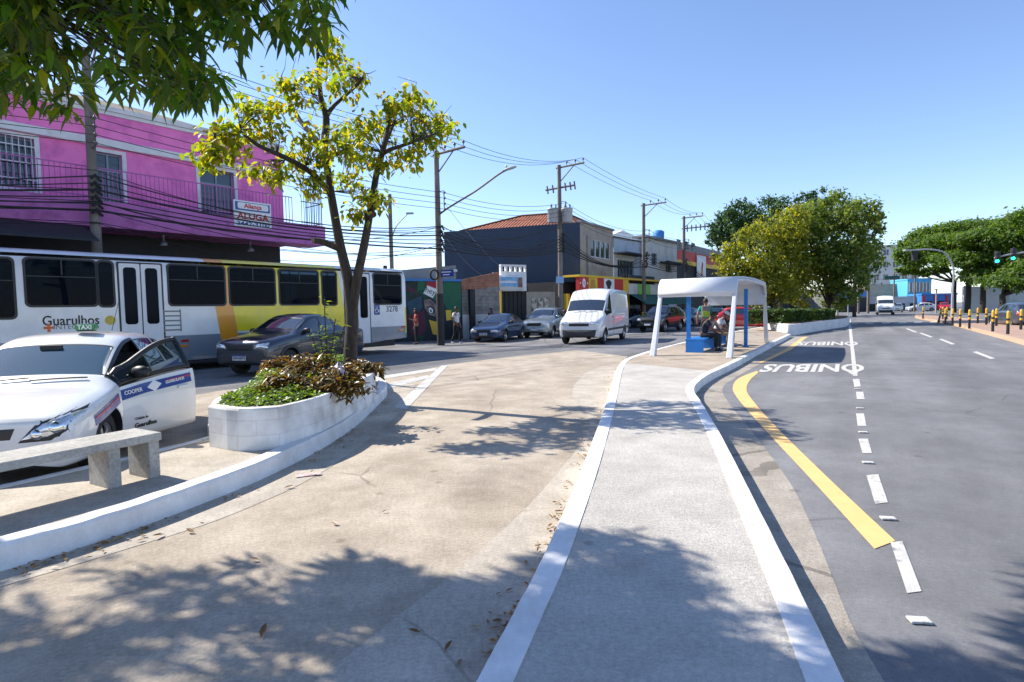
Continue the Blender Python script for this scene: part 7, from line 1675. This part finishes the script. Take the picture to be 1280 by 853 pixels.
C_navy = cloth('navy', (.014, .018, .035)); C_black = cloth('black', (.010, .010, .012)); C_white = cloth('white', (.66, .67, .7)); C_cream = cloth('cream', (.45, .36, .30)); C_jean = cloth('denim', (.035, .06, .13)); C_teal = cloth('teal', (.02, .32, .24)); C_grey = cloth('grey', (.2, .2, .22)); C_khaki = cloth('khaki', (.22, .18, .13)); C_red = cloth('red', (.4, .05, .04)); C_wine = cloth('wine', (.10, .02, .03))
road_az = 31 + 90
def seat(du, dv): p = SHF.W(bu + du, bv + dv, -.02); return p
person('seated man in navy shirt and black trousers leaning forward on the near blue bench', seat(.95, -.03), road_az - 8, SIT, 'brown', C_navy, C_black, M['black'], over_l=dict(el=V((.30, .22, .70)), wr=V((.55, .12, .66))), over_r=dict(el=V((.32, .22, .70)), wr=V((.58, .08, .64))))
person('seated woman in pale top with long dark hair between navy shirted man and shelter leg', seat(1.62, -.02), road_az + 25, SIT, 'tan', C_cream, C_jean, C_white, 'long')
person('seated person in white shirt and pale cap hidden by the near shelter leg', seat(2.75, -.1), road_az + 5, SIT, 'tan', C_white, C_khaki, C_white, cap=C_white)
person('seated person in black top, jeans and white shoes beside the second blue post', seat(3.7, -.05), road_az - 4, SIT, 'brown', C_black, C_jean, C_white)
p = D(882, 400, 20.8); p.z = 0; tB, J = person('standing person in green shirt with backpack at the back of the shelter', (p.x, p.y, 0), 15, STAND, 'tan', C_teal, C_black, C_white, over_l=dict(el=V((-.02, .29, 1.15)), wr=V((.08, .30, .92))), scale=.97)
bpk = thing('backpack', 'grey and lime green backpack worn by the standing person', 'backpack', (p.x, p.y, -.03), face_to(15)); q = MB(); q.box((-.20, 0, 1.27), (.17, .30, .42)); bo_ = q.build('bag', C_grey, bpk, .05); q = MB(); q.box((-.29, 0, 1.18), (.05, .24, .20)); q.build('pocket', mat('cloth_lime', (.28, .42, .03), rough=.8), bpk, .02)
for sd in (-1, 1): q = MB(); q.tube([(-.13, sd * .10, 1.46), (.0, sd * .12, 1.50), (.15, sd * .12, 1.38), (.16, sd * .13, 1.2), (-.12, sd * .14, 1.1)], .018, 6); q.build('strap', C_black, bpk)
p = G(521, 431); person('woman in rust coloured top and black trousers in front of the mural', (p.x, p.y, ZR), 250, STAND, 'tan', C_red, C_black, M['black'], 'long', over_l=dict(el=V((.06, .24, 1.14)), wr=V((.26, .16, 1.22))), scale=.97)
p = G(571, 430.5); person('man in white shirt and dark trousers walking past the mural edge', (p.x, p.y, ZR), 120, STAND, 'brown', C_white, C_black, C_white, over_l=dict(kn=V((.16, .10, .52)), an=V((.10, .10, .10)), toe=V((.27, .11, .05))), over_r=dict(kn=V((-.02, .10, .50)), an=V((-.22, .10, .12)), toe=V((-.05, .11, .04)), wr=V((.18, .24, .93))))
p = D(614, 400, 31.6); person('person with brown hair mostly hidden behind the dark sedan', (p.x, p.y, ZR), 240, STAND, 'fair', C_wine, C_black, M['black'], 'long', scale=.95)
